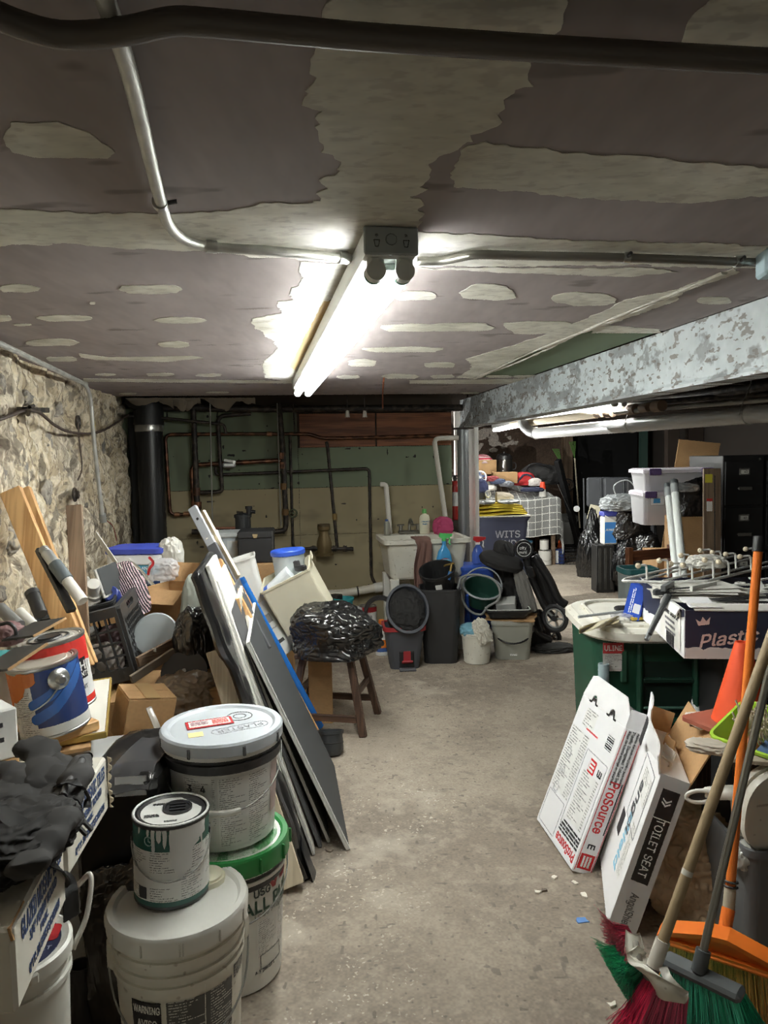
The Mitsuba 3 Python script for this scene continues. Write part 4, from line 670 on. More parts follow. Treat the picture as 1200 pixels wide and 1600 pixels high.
for i, (x, y, l) in enumerate(((.1, .08, 'grey round lid lying on the yellow sheets, the right one'), (-.13, .06, 'grey round lid lying on the yellow sheets, the left one'))): solo('round_lid', l, 'lid', lathe([(.1, 0), (.105, .006), (.105, .02), (.08, .02), (.075, .012), (.02, .012), (.018, .02)], 36), C(112, 114, 112, .4), tf(p + V(x, y, zf), rx=4), 40)
t = thing('folded_camp_chair', 'dark blue padded bag on black case beside the steel column', 'bag', tf(V(P(747, 790, 7.1)[0], 7.2, ztop + .09))); t.add('case', box(.16, .2, .16, .03), C(32, 32, 34, .6)); t.add('cover', mv(crumple(.11, .11, .085, 84, .06, 4, 2, .3), tf((0, 0, .12))), C(52, 58, 92, .9), True); t.add('buckle', mv(ring(.03, .008), tf((.1, -.08, .12), rx=80, rz=30)), C(190, 190, 186, .4), True)
solo('leaning_stick', 'black stick leaning on the yellow sheets beside the column', 'stick', rod(P(734, 770, 6.92), P(751, 806, 6.95) - V(0, 0, .04), .012), BLK)
# table under a checked cloth
TC = V(P(818, 790, 9.7)[0], 9.75, 0); TZ = .9
t = thing('work_table', 'table hidden under the grey checked cloth', 'table', tf(TC)); t.add('top', box(.9, 1.1, .03, .004, (0, .5, TZ - .05)), 'pale_wood'); [t.add('leg', box(.05, .05, TZ - .05, .004, (x, y, 0)), 'grey_wood') for x in (-.4, .4) for y in (0, 1.0)]
def clothpt(u, v):
    x = -.62 + 1.3 * u; s = v * 1.75; rise = .28 * (1 - u) + .1 * math.sin(u * 7) * .3
    if s < .5: y, z = -.06 - .025 * math.sin(u * 26) * (1 - s / .6) - .03, TZ - .5 + s + .02 * math.sin(u * 9)
    else: q_ = (s - .5); y, z = -.06 + q_ * .85, TZ + rise * smooth_np(0, 1.0, q_) + .02 * math.sin(u * 11 + q_ * 9)
    k = max(0, x - .46); z -= (k * 1.6 + k * k * 5) * (1 if s > .5 else .5); x = min(x, .5 + .02 * math.sin(s * 12)) if x > .46 else x; z = max(z, TZ - .75)
    return (x, y, z)
m = folded_cloth(50, 50, clothpt); uu, vv = np.meshgrid(np.linspace(0, 1.3, 50), np.linspace(0, 1.75, 50), indexing='ij'); UVc = np.tile(np.stack([uu, vv], -1).reshape(-1, 2), (2, 1))
solo('checked_cloth', 'grey cloth with white window checks draped over the far table', 'tablecloth', m, 'plaid', tf(TC), True, uv=UVc)
tp = lambda px, py, Y: P(px, py, Y)
solo('cardboard_box', 'brown box under the red and white dome on the far table', 'box', box(.28, .28, .2, .004), 'cardboard', tf(tp(757, 741, 10.3), rz=5), uv=None)
t = thing('striped_dome', 'red and white spiral striped dome on a brown box', 'umbrella', tf(tp(754, 724, 10.3))); m = lathe([(.15, 0), (.14, .05), (.11, .09), (.06, .12), (.01, .13)], 40); v = np.array(m.vertices); a = np.arctan2(v[:, 1], v[:, 0]) / 6.2832; t.add('dome', m, 'swirl', True, uv=np.stack([np.hypot(v[:, 0], v[:, 1]) * 5.5, a], -1))
t = thing('steel_urn', 'dark lidded urn with a polished steel body on the far table', 'urn', tf(tp(788, 740, 10.4))); t.add('body', lathe([(.1, 0), (.115, .01), (.115, .18), (.11, .2)], 32), C(150, 146, 140, .18, .95), 40); t.add('lid', lathe([(.118, .2), (.11, .25), (.06, .285), (.015, .29), (.015, .31), (0, .312)], 32), C(36, 34, 34, .35), 40); t.add('handle', tube(smoothpath([(.115, 0, .15), (.16, 0, .14), (.16, 0, .07), (.115, 0, .05)]), .008, 8), BLK, True)
solo('cardboard_box', 'long open brown box between the dome and the red bag on the table', 'box', box(.32, .3, .15, .004), 'cardboard', tf(tp(788, 755, 9.9), rz=-4))
t = thing('red_bag', 'red and navy sports bag on the checked cloth', 'bag', tf(tp(818, 758, 9.9))); t.add('body', crumple(.14, .12, .1, 85, .12, 4, 2.2, .3), C(176, 44, 46, .8), True); t.add('strap', tube(smoothpath([(-.1, -.1, .04), (-.02, -.13, .14), (.08, -.11, .12), (.12, -.1, .03)]), .012, 8), C(34, 36, 56, .8), True)
t = thing('black_duffel', 'black duffel bag heaped behind the red bag', 'bag', tf(tp(845, 757, 10.2))); t.add('body', crumple(.27, .15, .16, 86, .1, 5, 2.2, .3), FAB, True); t.add('strap', tube(smoothpath([(-.24, -.1, .1), (-.2, -.13, .26), (-.05, -.14, .29), (.12, -.13, .22)]), .012, 8), BLK, True)
solo('navy_jacket', 'navy jacket lying in front of the red bag on the checked cloth', 'jacket', crumple(.14, .08, .035, 87, .16, 4), C(46, 50, 70, .9), tf(tp(832, 768, 9.7), rz=-12), True); solo('white_shirt', 'white and grey crumpled shirt between the red bag and the duffel', 'shirt', crumple(.08, .06, .06, 88, .16, 4), C(196, 190, 184, .9), tf(tp(836, 759, 9.75)), True)
t = thing('small_cone', 'small orange and white cone on the corner of the far table', 'cone', tf(tp(848, 776, 9.7))); t.add('cone', lathe([(.055, 0), (.04, .1)], 20), WPL, 40); t.add('tip', sh(lathe([(.042, 0), (.03, .09), (.026, .095)], 20), 0, 0, .1), C(226, 74, 44, .5), 40)
t = thing('floor_fan', 'blue and white round fan at the left end of the checked cloth', 'fan', tf(tp(750, 748, 9.4))); t.add('guard', mv(cat(ring(.075, .012), *[rod((0, 0, 0), (.07 * math.cos(a), .07 * math.sin(a), 0), .003, 5) for a in np.arange(12) * .5236]), tf((0, -.02, .02), rx=80)), C(206, 208, 212, .4), True); t.add('blades', mv(cat(*[mv(box(.03, .055, .006, 0, (0, .035, 0)), tf(rz=72 * i) @ tf(ry=20)) for i in range(5)]), tf((0, 0, .02), rx=80)), C(40, 62, 116, .4)); t.add('foot', box(.08, .08, .02, .004, (0, 0, -.1)), C(40, 62, 116, .4)); t.add('post', rod((0, 0, -.1), (0, 0, .02), .012), C(40, 62, 116, .4))
for i, (x, y, c, s, l) in enumerate(((778, 756, (70, 78, 100), 91, 'blue crumpled shirt at the left end of the checked cloth'), (768, 752, (130, 60, 62), 92, 'red crumpled shirt beside the blue fan'), (792, 760, (120, 122, 128), 93, 'grey crumpled shirt on the checked cloth below the brown box'), (766, 766, (214, 210, 200), 94, 'white crumpled cloth next to the navy padded bag'))): solo('crumpled_shirt', l, 'clothes', crumple(.09, .07, .04, s, .17, 4), C(*c, .95), tf(tp(x, y, 9.5), rz=20 * i), True)
solo('golf_bag', 'long black padded bag leaning against the right end of the table', 'bag', mv(crumple(.13, .11, .42, 95, .08, 5, 1.8, .2), tf(ry=-24)), FAB, tf(F(905, 872) + V(-.05, 1.0, .1)), True)
t = thing('tripod_case', 'slim black case with a white round badge leaning beside the padded bag', 'case'); a, b = tp(872, 722, 10.0), F(909, 870); t.add('case', bar(b, a + (a - b) * .02, .09, .07), BLK); t.add('badge', mv(cyl(.04, .004, 18), aim(tp(901, 795, 9.3), tp(901, 795, 9.2))), C(200, 200, 198)); t.add('zip', bar(b + V(-.02, -.05, .3), a + V(-.02, -.05, -.3), .008, .004), C(120, 120, 118))
for i, (x0, y0, x1, y1, l) in enumerate(((878, 704, 899, 778, 'green leaf rake with a wooden pole leaning on the far wall, the left one'), (898, 694, 906, 772, 'green leaf rake leaning on the far wall, the right one'))):
    a, b = tp(x0, y0 + 22, 11.0), tp(x1, y1, 10.8); t = thing('leaf_rake', l, 'rake'); t.add('pole', rod(b - V(0, 0, .5), a, .012), 'pale_wood'); d = unit(a - b)
    t.add('tines', cat(*[rod(a, a + d * .27 + V(x, 0, 0), .005, 5) for x in np.linspace(-.05, .05, 7)]), C(96, 132, 70, .5))
t = thing('desk_fan_head', 'small round black grille on a stand right of the rakes', 'fan', tf(F(906, 872) + V(.05, .9, 0))); z = 1.0; t.add('stand', rod((0, 0, 0), (0, 0, z), .014), BLK); t.add('grille', mv(cat(ring(.09, .01), ring(.06, .004), ring(.03, .004), cyl(.02, .03)), tf((0, -.03, z), rx=80)), C(56, 54, 54, .4), True); t.add('base', cyl(.13, .02, 28), BLK)
p = F(893, 868); t = thing('grey_bin', 'pale grey bin with a cloth hanging out below the padded black bag', 'trash bin', tf(p + V(.03, .5, .12))); t.add('body', tub(.24, .22, .33, .28, .36, .05, .005, .006), C(176, 178, 176, .5), 30); t.add('base_block', box(.24, .22, .12, .01, (0, 0, -.12)), C(40, 40, 40, .7)); t.add('cloth', mv(crumple(.19, .15, .07, 96, .12, 4), tf((0, 0, .33))), C(126, 126, 122, .95), True)
solo('orange_cone', 'small plain orange cone standing in the black wire basket', 'cone', lathe([(.075, 0), (.02, .28), (.016, .285)], 24), C(226, 96, 40, .5), tf(F(884, 882) + V(0, .3, .02)), 40)
t = thing('wire_basket', 'black wire basket on the floor under the grey bin', 'basket', tf(F(893, 884) + V(.0, .2, 0))); sx, sy, sz = .27, .26, .2
for z in np.linspace(.01, sz, 5): t.add('wire', tube(rrect(sx, sy, .02, z, 3), .004, 6, closed=True), BLK)
for x in np.linspace(-sx / 2, sx / 2, 7): t.add('wire', rod((x, -sy / 2, .01), (x, -sy / 2, sz), .003, 5), BLK); t.add('wire', rod((x, sy / 2, .01), (x, sy / 2, sz), .003, 5), BLK)
p = F(854, 884); t = thing('paint_can', 'white paint can on the floor under the far table, below a smaller can', 'paint can', tf(p + V(0, .09, 0))); paint_can(t, STEEL, C(168, 166, 160, .4, .6), .2, .084, WPL); bail(t, .086, .15, .09, 14)
t = thing('paint_can', 'small white can standing on the paint can under the far table', 'paint can', tf(p + V(-.01, .09, .2))); paint_can(t, STEEL, C(168, 166, 160, .4, .6), .14, .058, WPL)
p = F(874, 882); t = thing('metal_tin', 'rectangular white and blue tin next to the white paint can on the far floor', 'tin', tf(p + V(0, .08, 0))); t.add('body', box(.16, .1, .2, .008), C(44, 62, 116, .4)); t.add('front_label', flatpatch(.07, .17), C(214, 214, 212, .5), M=tf((-.075, -.051, .015), rx=90)); t.add('cap', sh(cyl(.02, .02, 14), -.04, 0, .2), C(190, 188, 180, .4))
t = thing('clear_tote', 'clear tote standing in the shade under the checked cloth', 'storage tote', tf(TC + V(-.1, .2, 0))); t.add('body', tub(.4, .34, .46, .4, .3, .04, .004, .01), C(120, 128, 132, .3), 30); t.add('lid', loft([rrect(.48, .42, .05, .3), rrect(.48, .42, .05, .32), rrect(.4, .35, .04, .32)]), C(70, 120, 150, .4), 30)
# dark passage and posts at the far wall
pa, pb = tp(893, 700, 11.4), tp(1000, 700, 11.4)
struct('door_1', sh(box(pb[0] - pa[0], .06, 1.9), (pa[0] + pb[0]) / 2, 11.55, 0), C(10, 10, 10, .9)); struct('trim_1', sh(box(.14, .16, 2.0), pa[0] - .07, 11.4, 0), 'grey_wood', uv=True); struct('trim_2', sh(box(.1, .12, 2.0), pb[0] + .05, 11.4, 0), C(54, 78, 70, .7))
for i, (x, w) in enumerate(((1050, .16), (1090, .2), (1130, .14))): q_ = tp(x, 700, 9.6); solo('wall_post', ('rough dark timber post left of the leaning cardboard', 'rough timber post behind the leaning cardboard', 'rough timber post behind the black cabinets')[i], 'post', box(w, .12, 2.08, .006), C(50, 40, 33, .9), tf((q_[0], 9.6 + .1 * i, 0)))
# garbage bags and boxes in front of them
p = F(934, 905); garbage_bag('garbage_bag', 'full black garbage bag farthest back, left of the black speaker box', p + V(0, .2, 0), .19, .17, .46, 101, neck=.12)
t = thing('speaker_box', 'black ribbed box standing on end under the white and blue tub', 'box', tf(F(948, 927) + V(0, .14, 0))); t.add('case', box(.19, .2, .5, .006), C(30, 30, 30, .5)); [t.add('groove', box(.03, .006, .44, .002, (x, -.102, .03)), C(52, 52, 50, .5)) for x in (-.06, 0, .06)]
t = thing('detergent_tub', 'white tub with blue label standing on the black ribbed box', 'tub', tf(F(948, 927) + V(.06, .14, .5))); t.add('body', box(.15, .14, .3, .015), WPL); t.add('front_label', flatpatch(.12, .22), C(70, 130, 196, .4), M=tf((-.06, -.0712, .02), rx=90)); t.add('lettering', text('LAUNDRY', .02, True).apply_transform(tf((0, -.0725, .16), rx=90)), WHT); t.add('lid', box(.16, .15, .05, .01, (0, 0, .3)), C(74, 82, 168, .4)); t.add('handle', rod((-.06, -.078, .31), (.06, -.078, .24), .006), WHT)
solo('note_paper', 'cream sheet of paper sticking up beside the far garbage bag', 'paper', box(.13, .004, .18), C(226, 218, 190, .8), tf(tp(925, 812, 8.9), rz=-10) @ tf(ry=14))
p = F(998, 930); garbage_bag('garbage_bag', 'tall bulging black garbage bag right of the black ribbed box', p + V(.0, .25, 0), .27, .24, .42, 102, neck=.0, amp=.11)
garbage_bag('garbage_bag', 'black garbage bag heaped on top of the tall bulging one', p + V(.02, .3, .56), .22, .2, .22, 103, amp=.12); garbage_bag('garbage_bag', 'low black garbage bag in front of the brown chair', F(1022, 925) + V(.05, .1, 0), .2, .18, .3, 104, amp=.12)
t = thing('plastic_wrap', 'clear crinkled plastic sheeting on top of the garbage bags', 'plastic bag', tf(p + V(-.06, .22, .86))); t.add('sheeting', crumple(.24, .16, .1, 105, .2, 5, 2.2, .3), C(158, 162, 164, .15, 0, .8), True); t.add('loop', tube(smoothpath([(-.1, -.08, .1), (-.16, -.1, .26), (-.02, -.1, .32), (.1, -.1, .2)]), .008, 6), C(190, 194, 196, .2), True)
for i, (x, Y, l) in enumerate(((938, 8.9, 'grey folding chair behind the far garbage bag'), (966, 8.8, 'grey folding chair behind the plastic sheeting'), (1002, 8.7, 'dark folding chair left of the stacked clear totes'))):
    t = thing('folding_chair', l, 'chair', tf((tp(x, 800, Y)[0], Y, 0), rz=-8) @ tf(rx=-6)); zz = tp(x, 744, Y)[2]; t.add('back_pad', box(.3, .04, .36, .02, (0, 0, zz - .37)), C(74, 76, 80, .7) if i < 2 else C(46, 46, 48, .6)); t.add('seat_pad', box(.32, .05, .34, .02, (0, -.05, zz - .8)), C(70, 72, 76, .7))
    for s in (-1, 1): t.add('leg', rod((s * .18, .02, 0), (s * .18, 0, zz - .02), .012), C(62, 64, 66, .4, .5)); t.add('leg', rod((s * .165, -.14, 0), (s * .165, 0, zz - .45), .012), C(62, 64, 66, .4, .5))
t = thing('utility_bin', 'grey bin with a teal rim in front of the low garbage bag', 'trash bin', tf((P(1000, 920, 4.7)[0], 4.75, 0))); z = P(1000, 888, 4.7)[2]; t.add('body', tub(.18, .17, .22, .2, z, .04, .004, .006), C(126, 134, 134, .5), 30); t.add('rim', loft([rrect(.226, .206, .045, z - .035), rrect(.236, .216, .05, z - .03), rrect(.236, .216, .05, z), rrect(.206, .186, .04, z), rrect(.206, .186, .04, z - .03)], cap0=False, cap1=False), C(46, 96, 98, .45), 30)
# stacked clear totes, boxes, brown chair, cabinets
for i, (x, y, sx, sz, l) in enumerate(((1062, 905, .5, .36, 'cardboard box on the floor under the stacked clear totes'), (1074, 850, .44, .3, 'cardboard box directly under the lower clear tote'))):
    zb_ = 0 if i == 0 else .36; t = thing('cardboard_box', l, 'box', tf((P(x, y, 5.75)[0], 5.95, zb_), rz=-3)); carton(t, sx, .4, sz, 'cardboard', ()); t.add('lid_flap', box(sx - .01, .39, .006, 0, (0, 0, sz - .006)), 'cardboard'); t.add('tape', box(.05, .402, .002, 0, (0, 0, sz)), C(168, 140, 96, .3))
zl = P(1040, 822, 5.6)[2]; zm = P(1040, 768, 5.6)[2]; zu = P(1040, 732, 5.6)[2]
def ctote(name, label, x0, x1, z0, z1, fill):
    a, b = P(x0, 780, 5.6), P(x1, 780, 5.6); w = b[0] - a[0]; t = thing(name, label, 'storage tote', tf(((a[0] + b[0]) / 2, 5.85, z0), rz=-3)); h_ = z1 - z0
    t.add('body', tub(w * .88, .34, w * .94, .4, h_ - .03, .04, .003, .006), 'clear_plastic', 30); t.add('lid', loft([rrect(w, .45, .05, h_ - .035), rrect(w, .45, .05, h_ - .012), rrect(w * .9, .4, .04, h_)]), C(206, 200, 208, .3), 30)
    for x in (-.34, .34): t.add('latch', box(.09, .012, .05, .004, (x * w, -.226, h_ - .05)), C(84, 66, 108, .4))
    for j, c in enumerate(fill): t.add('contents', mv(crumple(w * .36, .14, h_ * .8 / len(fill) / 2, 110 + j, .1, 4), tf((0, 0, .008 + j * h_ * .8 / len(fill)))), C(*c, .9), True)
    return t
t = ctote('clear_tote', 'clear tote with white sticker and maroon contents under the wide clear tote', 1010, 1085, zl, zm, ((150, 96, 112), (190, 186, 180))); t.add('sticker', flatpatch(.1, .07), C(222, 224, 226, .4), M=tf((-.12, -.207, .16), rx=90)); t.add('sticker_mark', flatpatch(.05, .035, .001), C(70, 140, 190, .4), M=tf((-.1, -.2075, .175), rx=90))
t = ctote('clear_tote', 'wide clear tote with purple latches on top of the stack', 1010, 1128, zm, zu, ((206, 200, 206), (226, 220, 226)))
q_ = P(1080, 806, 5.4); t = thing('cardboard_box', 'tall cardboard box behind the brown chair carrying a loose black bag', 'box', tf((q_[0], 5.42, 0))); carton(t, .3, .2, q_[2], 'cardboard'); t.add('lid_flap', box(.29, .19, .006, 0, (0, 0, q_[2] - .006)), 'cardboard')
garbage_bag('garbage_bag', 'loose black plastic bag hanging beside the lower clear tote', q_, .16, .1, .17, 107, amp=.14); solo('foil_sheet', 'shiny crinkled foil on the bags beside the clear totes', 'foil', crumple(.09, .06, .035, 108, .2, 4), C(196, 198, 200, .15, .7), tf(P(1070, 768, 5.3)), True)
t = thing('wooden_chair', 'brown wooden chair behind the leaning fluorescent tubes', 'chair', tf((P(1055, 900, 4.9)[0], 4.95, 0), rz=20)); 
for s in (-1, 1): t.add('leg', bar((s * .2, -.18, 0), (s * .18, -.18, .48), .04, .04), 'red_wood', uv=True); t.add('leg', bar((s * .2, .2, 0), (s * .18, .22, .8), .04, .04), 'red_wood', uv=True)
t.add('seat', box(.44, .44, .035, .008, (0, 0, .47)), 'red_wood', uv=True); t.add('rail', bar((-.18, .215, .74), (.18, .215, .74), .07, .02), 'red_wood', uv=True); t.add('rail', bar((-.19, .2, .3), (.19, .2, .3), .04, .02), 'red_wood', uv=True); t.add('arm_loop', tube(smoothpath([(-.26, -.2, .5), (-.24, -.24, .43), (0, -.25, .41), (.2, -.2, .44)]), .008, 8), C(180, 180, 176, .3, .6), True)
a = P(1116, 860, 5.1); b = P(1116, 732, 5.1); t = thing('grey_board', 'upright weathered grey board with stickers left of the black cabinets', 'board', tf((a[0], 5.12, 0), rz=-6) @ tf(rx=-2)); t.add('board', box(.115, .03, b[2], .002), 'grey_wood', uv=True); t.add('sticker', flatpatch(.05, .06), C(196, 184, 60, .6), M=tf((-.05, -.0162, b[2] - .1), rx=90)); t.add('sticker', flatpatch(.04, .09), C(216, 212, 206, .5), M=tf((-.04, -.0162, b[2] - .3), rx=90)); t.add('sticker_mark', flatpatch(.04, .02, .001), C(168, 50, 46, .5), M=tf((-.04, -.0162, b[2] - .23), rx=90)); t.add('groove', box(.008, .002, b[2] - .1, 0, (.015, -.0155, .05)), C(60, 56, 52, .8))
solo('cardboard_sheet', 'large cardboard sheet leaning behind the wide clear tote', 'cardboard', box(.36, .008, P(1086, 690, 6.6)[2] + .02), 'cardboard', tf((P(1086, 720, 6.6)[0] - .14, 6.75, 0), rz=-5) @ tf(ry=7, rx=5))
for i, (x0, x1, l) in enumerate(((1128, 1194, 'black four drawer filing cabinet at the right edge'), (1196, 1262, 'second black filing cabinet cut off by the right edge'))):
    a, b = P(x0, 800, 5.45), P(x1, 800, 5.45); w = b[0] - a[0]; zt_ = P(1128, 712, 5.45)[2]; t = thing('filing_cabinet', l, 'cabinet', tf(((a[0] + b[0]) / 2, 5.45 + .3 + .03 * i, 0))); t.add('body', box(w - .006, .6, zt_, .004), C(30, 30, 31, .45))
    for j in range(4):
        hgt = (zt_ - .06) / 4; z = .03 + j * hgt; d = t.add('drawer', box(w - .03, .014, hgt - .014, .004, (0, -.307, z)), C(34, 34, 35, .4)); lh = z + hgt * .72
        t.add('label_holder', cat(box(.075, .006, .05, .001, (.0, -.316, lh - .02))), C(150, 148, 142, .35, .7), to=d); t.add('label_card', box(.055, .004, .03, 0, (.0, -.3195, lh - .011)), C(214, 212, 204, .7), to=d); t.add('lettering', text(('43', '42', '41', '40')[3 - j], .016, True).apply_transform(tf((.006, -.322, lh + .004), rx=90)), INK, to=d); t.add('pull', cat(box(.1, .022, .01, .003, (0, -.322, z + hgt * .36)), box(.1, .006, .024, .002, (0, -.332, z + hgt * .36 - .008))), C(176, 174, 168, .3, .85), to=d)
    t.add('lock', mv(cyl(.008, .006, 14), tf((w / 2 - .04, -.303, zt_ - .03), rx=90)), STEEL)
for i, ((x0, y0), (x1, y1), l) in enumerate((((1043, 757), (1056, 890), 'used fluorescent tube leaning beside the totes, the left of the pair'), ((1053, 751), (1066, 888), 'used fluorescent tube leaning beside the totes, the right of the pair'))):
    a, b = P(x0, y0, 3.7 - .12 * i), P(x1, y1, 3.45 - .12 * i); d = unit(b - a); b = a + d * 1.15; t = thing('fluorescent_tube', l, 'fluorescent tube', aim(b, a)); t.add('glass', cyl(.0185, 1.15, 22), C(226, 230, 228, .25), 40); [t.add('end_ring', sh(cyl(.0192, .022, 22), 0, 0, z), C(120, 126, 130, .35, .7), 40) for z in (0, 1.128)]; [t.add('pin', rod((x, 0, 1.15), (x, 0, 1.166), .002, 6), STEEL) for x in (-.006, .006)]; t.add('burnt_band', sh(cyl(.0188, .05, 22), 0, 0, 1.078), C(150, 154, 156, .3), 40)

# ------------------------------------------------------------------ left foreground: buckets
GRN, GRP = C(36, 116, 56, .4), C(178, 184, 190, .42)
p = F(278, 1400, .395); t = thing('plastic_bucket', 'large white plastic bucket with warning label and white lid at the bottom edge', 'bucket', tf((p[0], p[1], 0), rz=19))
rz_ = pail(t, .38, .138, .155, 'dirty_white', None, bands=(.70, .77, .86), proud=.006)
t.add('lid', lathe([(.157, .348), (.167, .35), (.169, .384), (.164, .394), (.150, .394), (.143, .384), (.03, .386), (0, .386)], 64), C(220, 219, 212, .42), 35)
t.add('spout_cap', sh(cat(cyl(.046, .014, 12), cyl(.04, .02, 24)), .075, .06, .384), C(216, 212, 188, .45), 35)
for a in np.arange(0, 6.28, .52): t.add('lid_tab', mv(box(.004, .004, .03, .001), tf(rz=math.degrees(a)) @ tf((0, -.1685, .352))), C(190, 188, 180, .5))
bail(t, .164, .29, .16, 8, WIRE, WPL, .0025, gr=.0105)
for s in (-1, 1): t.add('handle_ear', mv(box(.03, .05, .07, .01), tf((s * .152, 0, .255))), 'dirty_white')
R0 = rz_(.13); t.add('print', cpatch(rz_(.02), .02, .235, -.28, .85, 30, rz_(.235), .001), 'dark_print'); t.add('print', cpatch(rz_(.02), .12, .25, .9, 1.7, 20, rz_(.25), .001), 'dark_print'); t.add('seam_line', cpatch(rz_(.02), .02, .26, .3, .315, 2, rz_(.26), .002), WPL)
wl = t.add('warning_label', cpatch(rz_(.02), .02, .235, -.86, -.36, 14, rz_(.235), .0015), C(206, 204, 198, .5)); t.add('label_band', cpatch(rz_(.165), .165, .235, -.86, -.36, 14, rz_(.235), .0022), C(24, 24, 26, .5), to=wl)
for s, z in (('WARNING', .216), ('AVISO', .182)): t.add('lettering', sh(wrap(text(s, .017, True, .001, (.068, .05)[s == 'AVISO']), rz_(z) + .0024, -.6), 0, 0, z), C(226, 224, 218), to=wl)
t.add('emblem', sh(wrap(extr(sg.Point(0, 0).buffer(.035).difference(sg.Point(0, 0).buffer(.031)).union(sg.LineString([(-.024, .024), (.024, -.024)]).buffer(.002)).union(sg.Polygon([(-.016, -.018), (-.02, .012), (0, .024), (.014, .01), (.02, -.012), (.008, -.008), (.004, .004), (-.004, -.02)])), .001), rz_(.1) + .0018, -.61), 0, 0, .1), C(24, 24, 26, .5), to=wl)
# paint can on it
q = F(269, 1386, .394); q[2] = .387; t = thing('paint_can', 'white and green paint can with drips and black lid standing on the large white bucket', 'paint can', tf(q, rz=14) @ tf(ry=1.5)); r, h = .09, .207
t.add('body', lathe([(r * .97, 0), (r + .001, .003), (r + .001, .008), (r, .01), (r, h - .01), (r + .003, h - .008), (r + .004, h), (r - .004, h + .001), (r - .006, h - .006)], 56), C(34, 34, 36, .45), 35)
t.add('wrapper', cpatch(r, .022, .145, -3.1, 3.1, 56), 'fine_print'); t.add('band', cpatch(r, .145, h - .012, -3.1, 3.1, 56), C(24, 74, 66, .4)); t.add('band', cpatch(r, .01, .022, -3.1, 3.1, 56), C(24, 74, 66, .4)); t.add('barcode', cpatch(r, .026, .055, -.95, -.66, 6, proud=.0012), INK)
ld = t.add('lid', lathe([(r - .006, h - .006), (r - .01, h + .001), (r - .016, h - .005), (r - .05, h - .004), (0, h - .004)], 48), C(38, 38, 40, .4), 35); t.add('lid_paper', sh(extr(sg.Point(0, 0).buffer(r - .017).difference(sg.Polygon([(.0, .1), (.1, .1), (.1, -.03)]).union(sg.Point(.015, .01).buffer(.036))), .0012), 0, 0, h - .0045), C(206, 206, 202, .5), to=ld)
t.add('lid_boss', sh(cat(lathe([(.036, 0), (.036, .006), (.03, .006), (.028, .003), (0, .003)], 32), *[box(.04, .005, .004, .001, (0, y, .003)) for y in (-.016, 0, .016)]), .015, .01, h - .004), C(28, 28, 30, .35), to=ld); t.add('rim_paint', sh(ring(r - .001, .0035, 48, 6), 0, 0, h), C(222, 222, 218, .4), True, to=ld); t.add('lid_lettering', cat(sh(bars(.035, .016, 4, 1), -.045, -.02, h - .0032), sh(bars(.03, .012, 3, 2), -.03, .04, h - .0032), sh(bars(.03, .008, 2, 3), .0, -.055, h - .0032)), INK, to=ld)
rr_ = random.Random(3)
for i, (a, l, w) in enumerate(((-.45, .07, .009), (-.62, .025, .006), (-.9, .02, .005), (-.15, .05, .01), (.1, .1, .02), (.3, .125, .055), (.24, .13, .03), (.55, .06, .05), (.8, .045, .05), (.72, .05, .008), (.9, .06, .007), (-.3, .035, .012))):
    g = rough([(-w / 2, 0), (w / 2, 0), (w / 2.2, -l * .8), (0, -l), (-w / 2.2, -l * .75)], .003, 30 + i, .006); t.add('drip', sh(wrap(extr(g, .0015), r + .0008, a), 0, 0, h - .004), C(214, 214, 212, .45))
t.add('seal_mark', sh(wrap(extr(sg.Point(0, 0).buffer(.012).difference(sg.Point(0, 0).buffer(.0095)).union(sg.LineString([(0, .006), (0, 0), (.005, -.002)]).buffer(.0012)), .001), r + .001, -.58), 0, 0, .17), C(150, 172, 168)); bail(t, r + .004, .15, .075, 10, WIRE, None, .0018); [t.add('handle_ear', mv(cyl(.012, .004, 18), tf((s * r, 0, .15), ry=s * 90)), C(30, 30, 32, .5), 40) for s in (-1, 1)]
# stack of two behind
c = P(357, 1299, 2.02); bx, by = c[0], c[1]; t = thing('plastic_bucket', 'white all purpose compound bucket with green lid on the floor under the grey lidded bucket', 'bucket', tf((bx, by, 0), rz=11)); rz_ = pail(t, .395, .137, .157, C(214, 214, 208, .45), GRN, bands=(.82, .88), lidh=.045)
t.add('neck', lathe([(rz_(.30) + .0015, .30), (rz_(.345) + .003, .345), (rz_(.35) + .0015, .35)], 56, False), C(32, 32, 33, .5), 35); [t.add('lid_tab', mv(box(.006, .01, .042, .002), tf(rz=a) @ tf((0, -.172, .352))), GRN) for a in range(0, 360, 30)]
for s, hh, z, a, m in (('USG', .02, .288, .62, C(40, 50, 46)), ('ALL PURPOSE', .034, .25, 1.26, C(28, 60, 44)), ('Todo Propósito', .016, .224, .95, C(120, 124, 120)), ('4.5 gal/17 L', .009, .06, .7, INK)): t.add('lettering', sh(wrap(text(s, hh, hh > .018, .001), rz_(z) + .001, a), 0, 0, z), m)
t.add('emblem', sh(wrap(extr([(-.02, .012), (-.006, .012), (.0, .0), (.008, .014), (.02, .012), (.006, -.014), (-.006, -.012)], .001), rz_(.29) + .001, .9), 0, 0, .295), C(150, 44, 46)); t.add('emblem', sh(wrap(extr([(-.03, -.012), (.03, -.012), (.03, .014), (-.03, .014)], .001), rz_(.29) + .001, 1.3), 0, 0, .3), C(130, 40, 42)); t.add('print', cpatch(rz_(.1), .1, .205, .5, 1.3, 20, rz_(.205), .001), 'fine_print')
t.add('print_box', sh(wrap(extr(sg.box(-.04, -.02, .04, .02).exterior.buffer(.0008), .0008), rz_(.1) + .0012, .85), 0, 0, .085), INK); bail(t, .163, .32, .1, 14, WIRE, WPL, .0022, gr=.01)
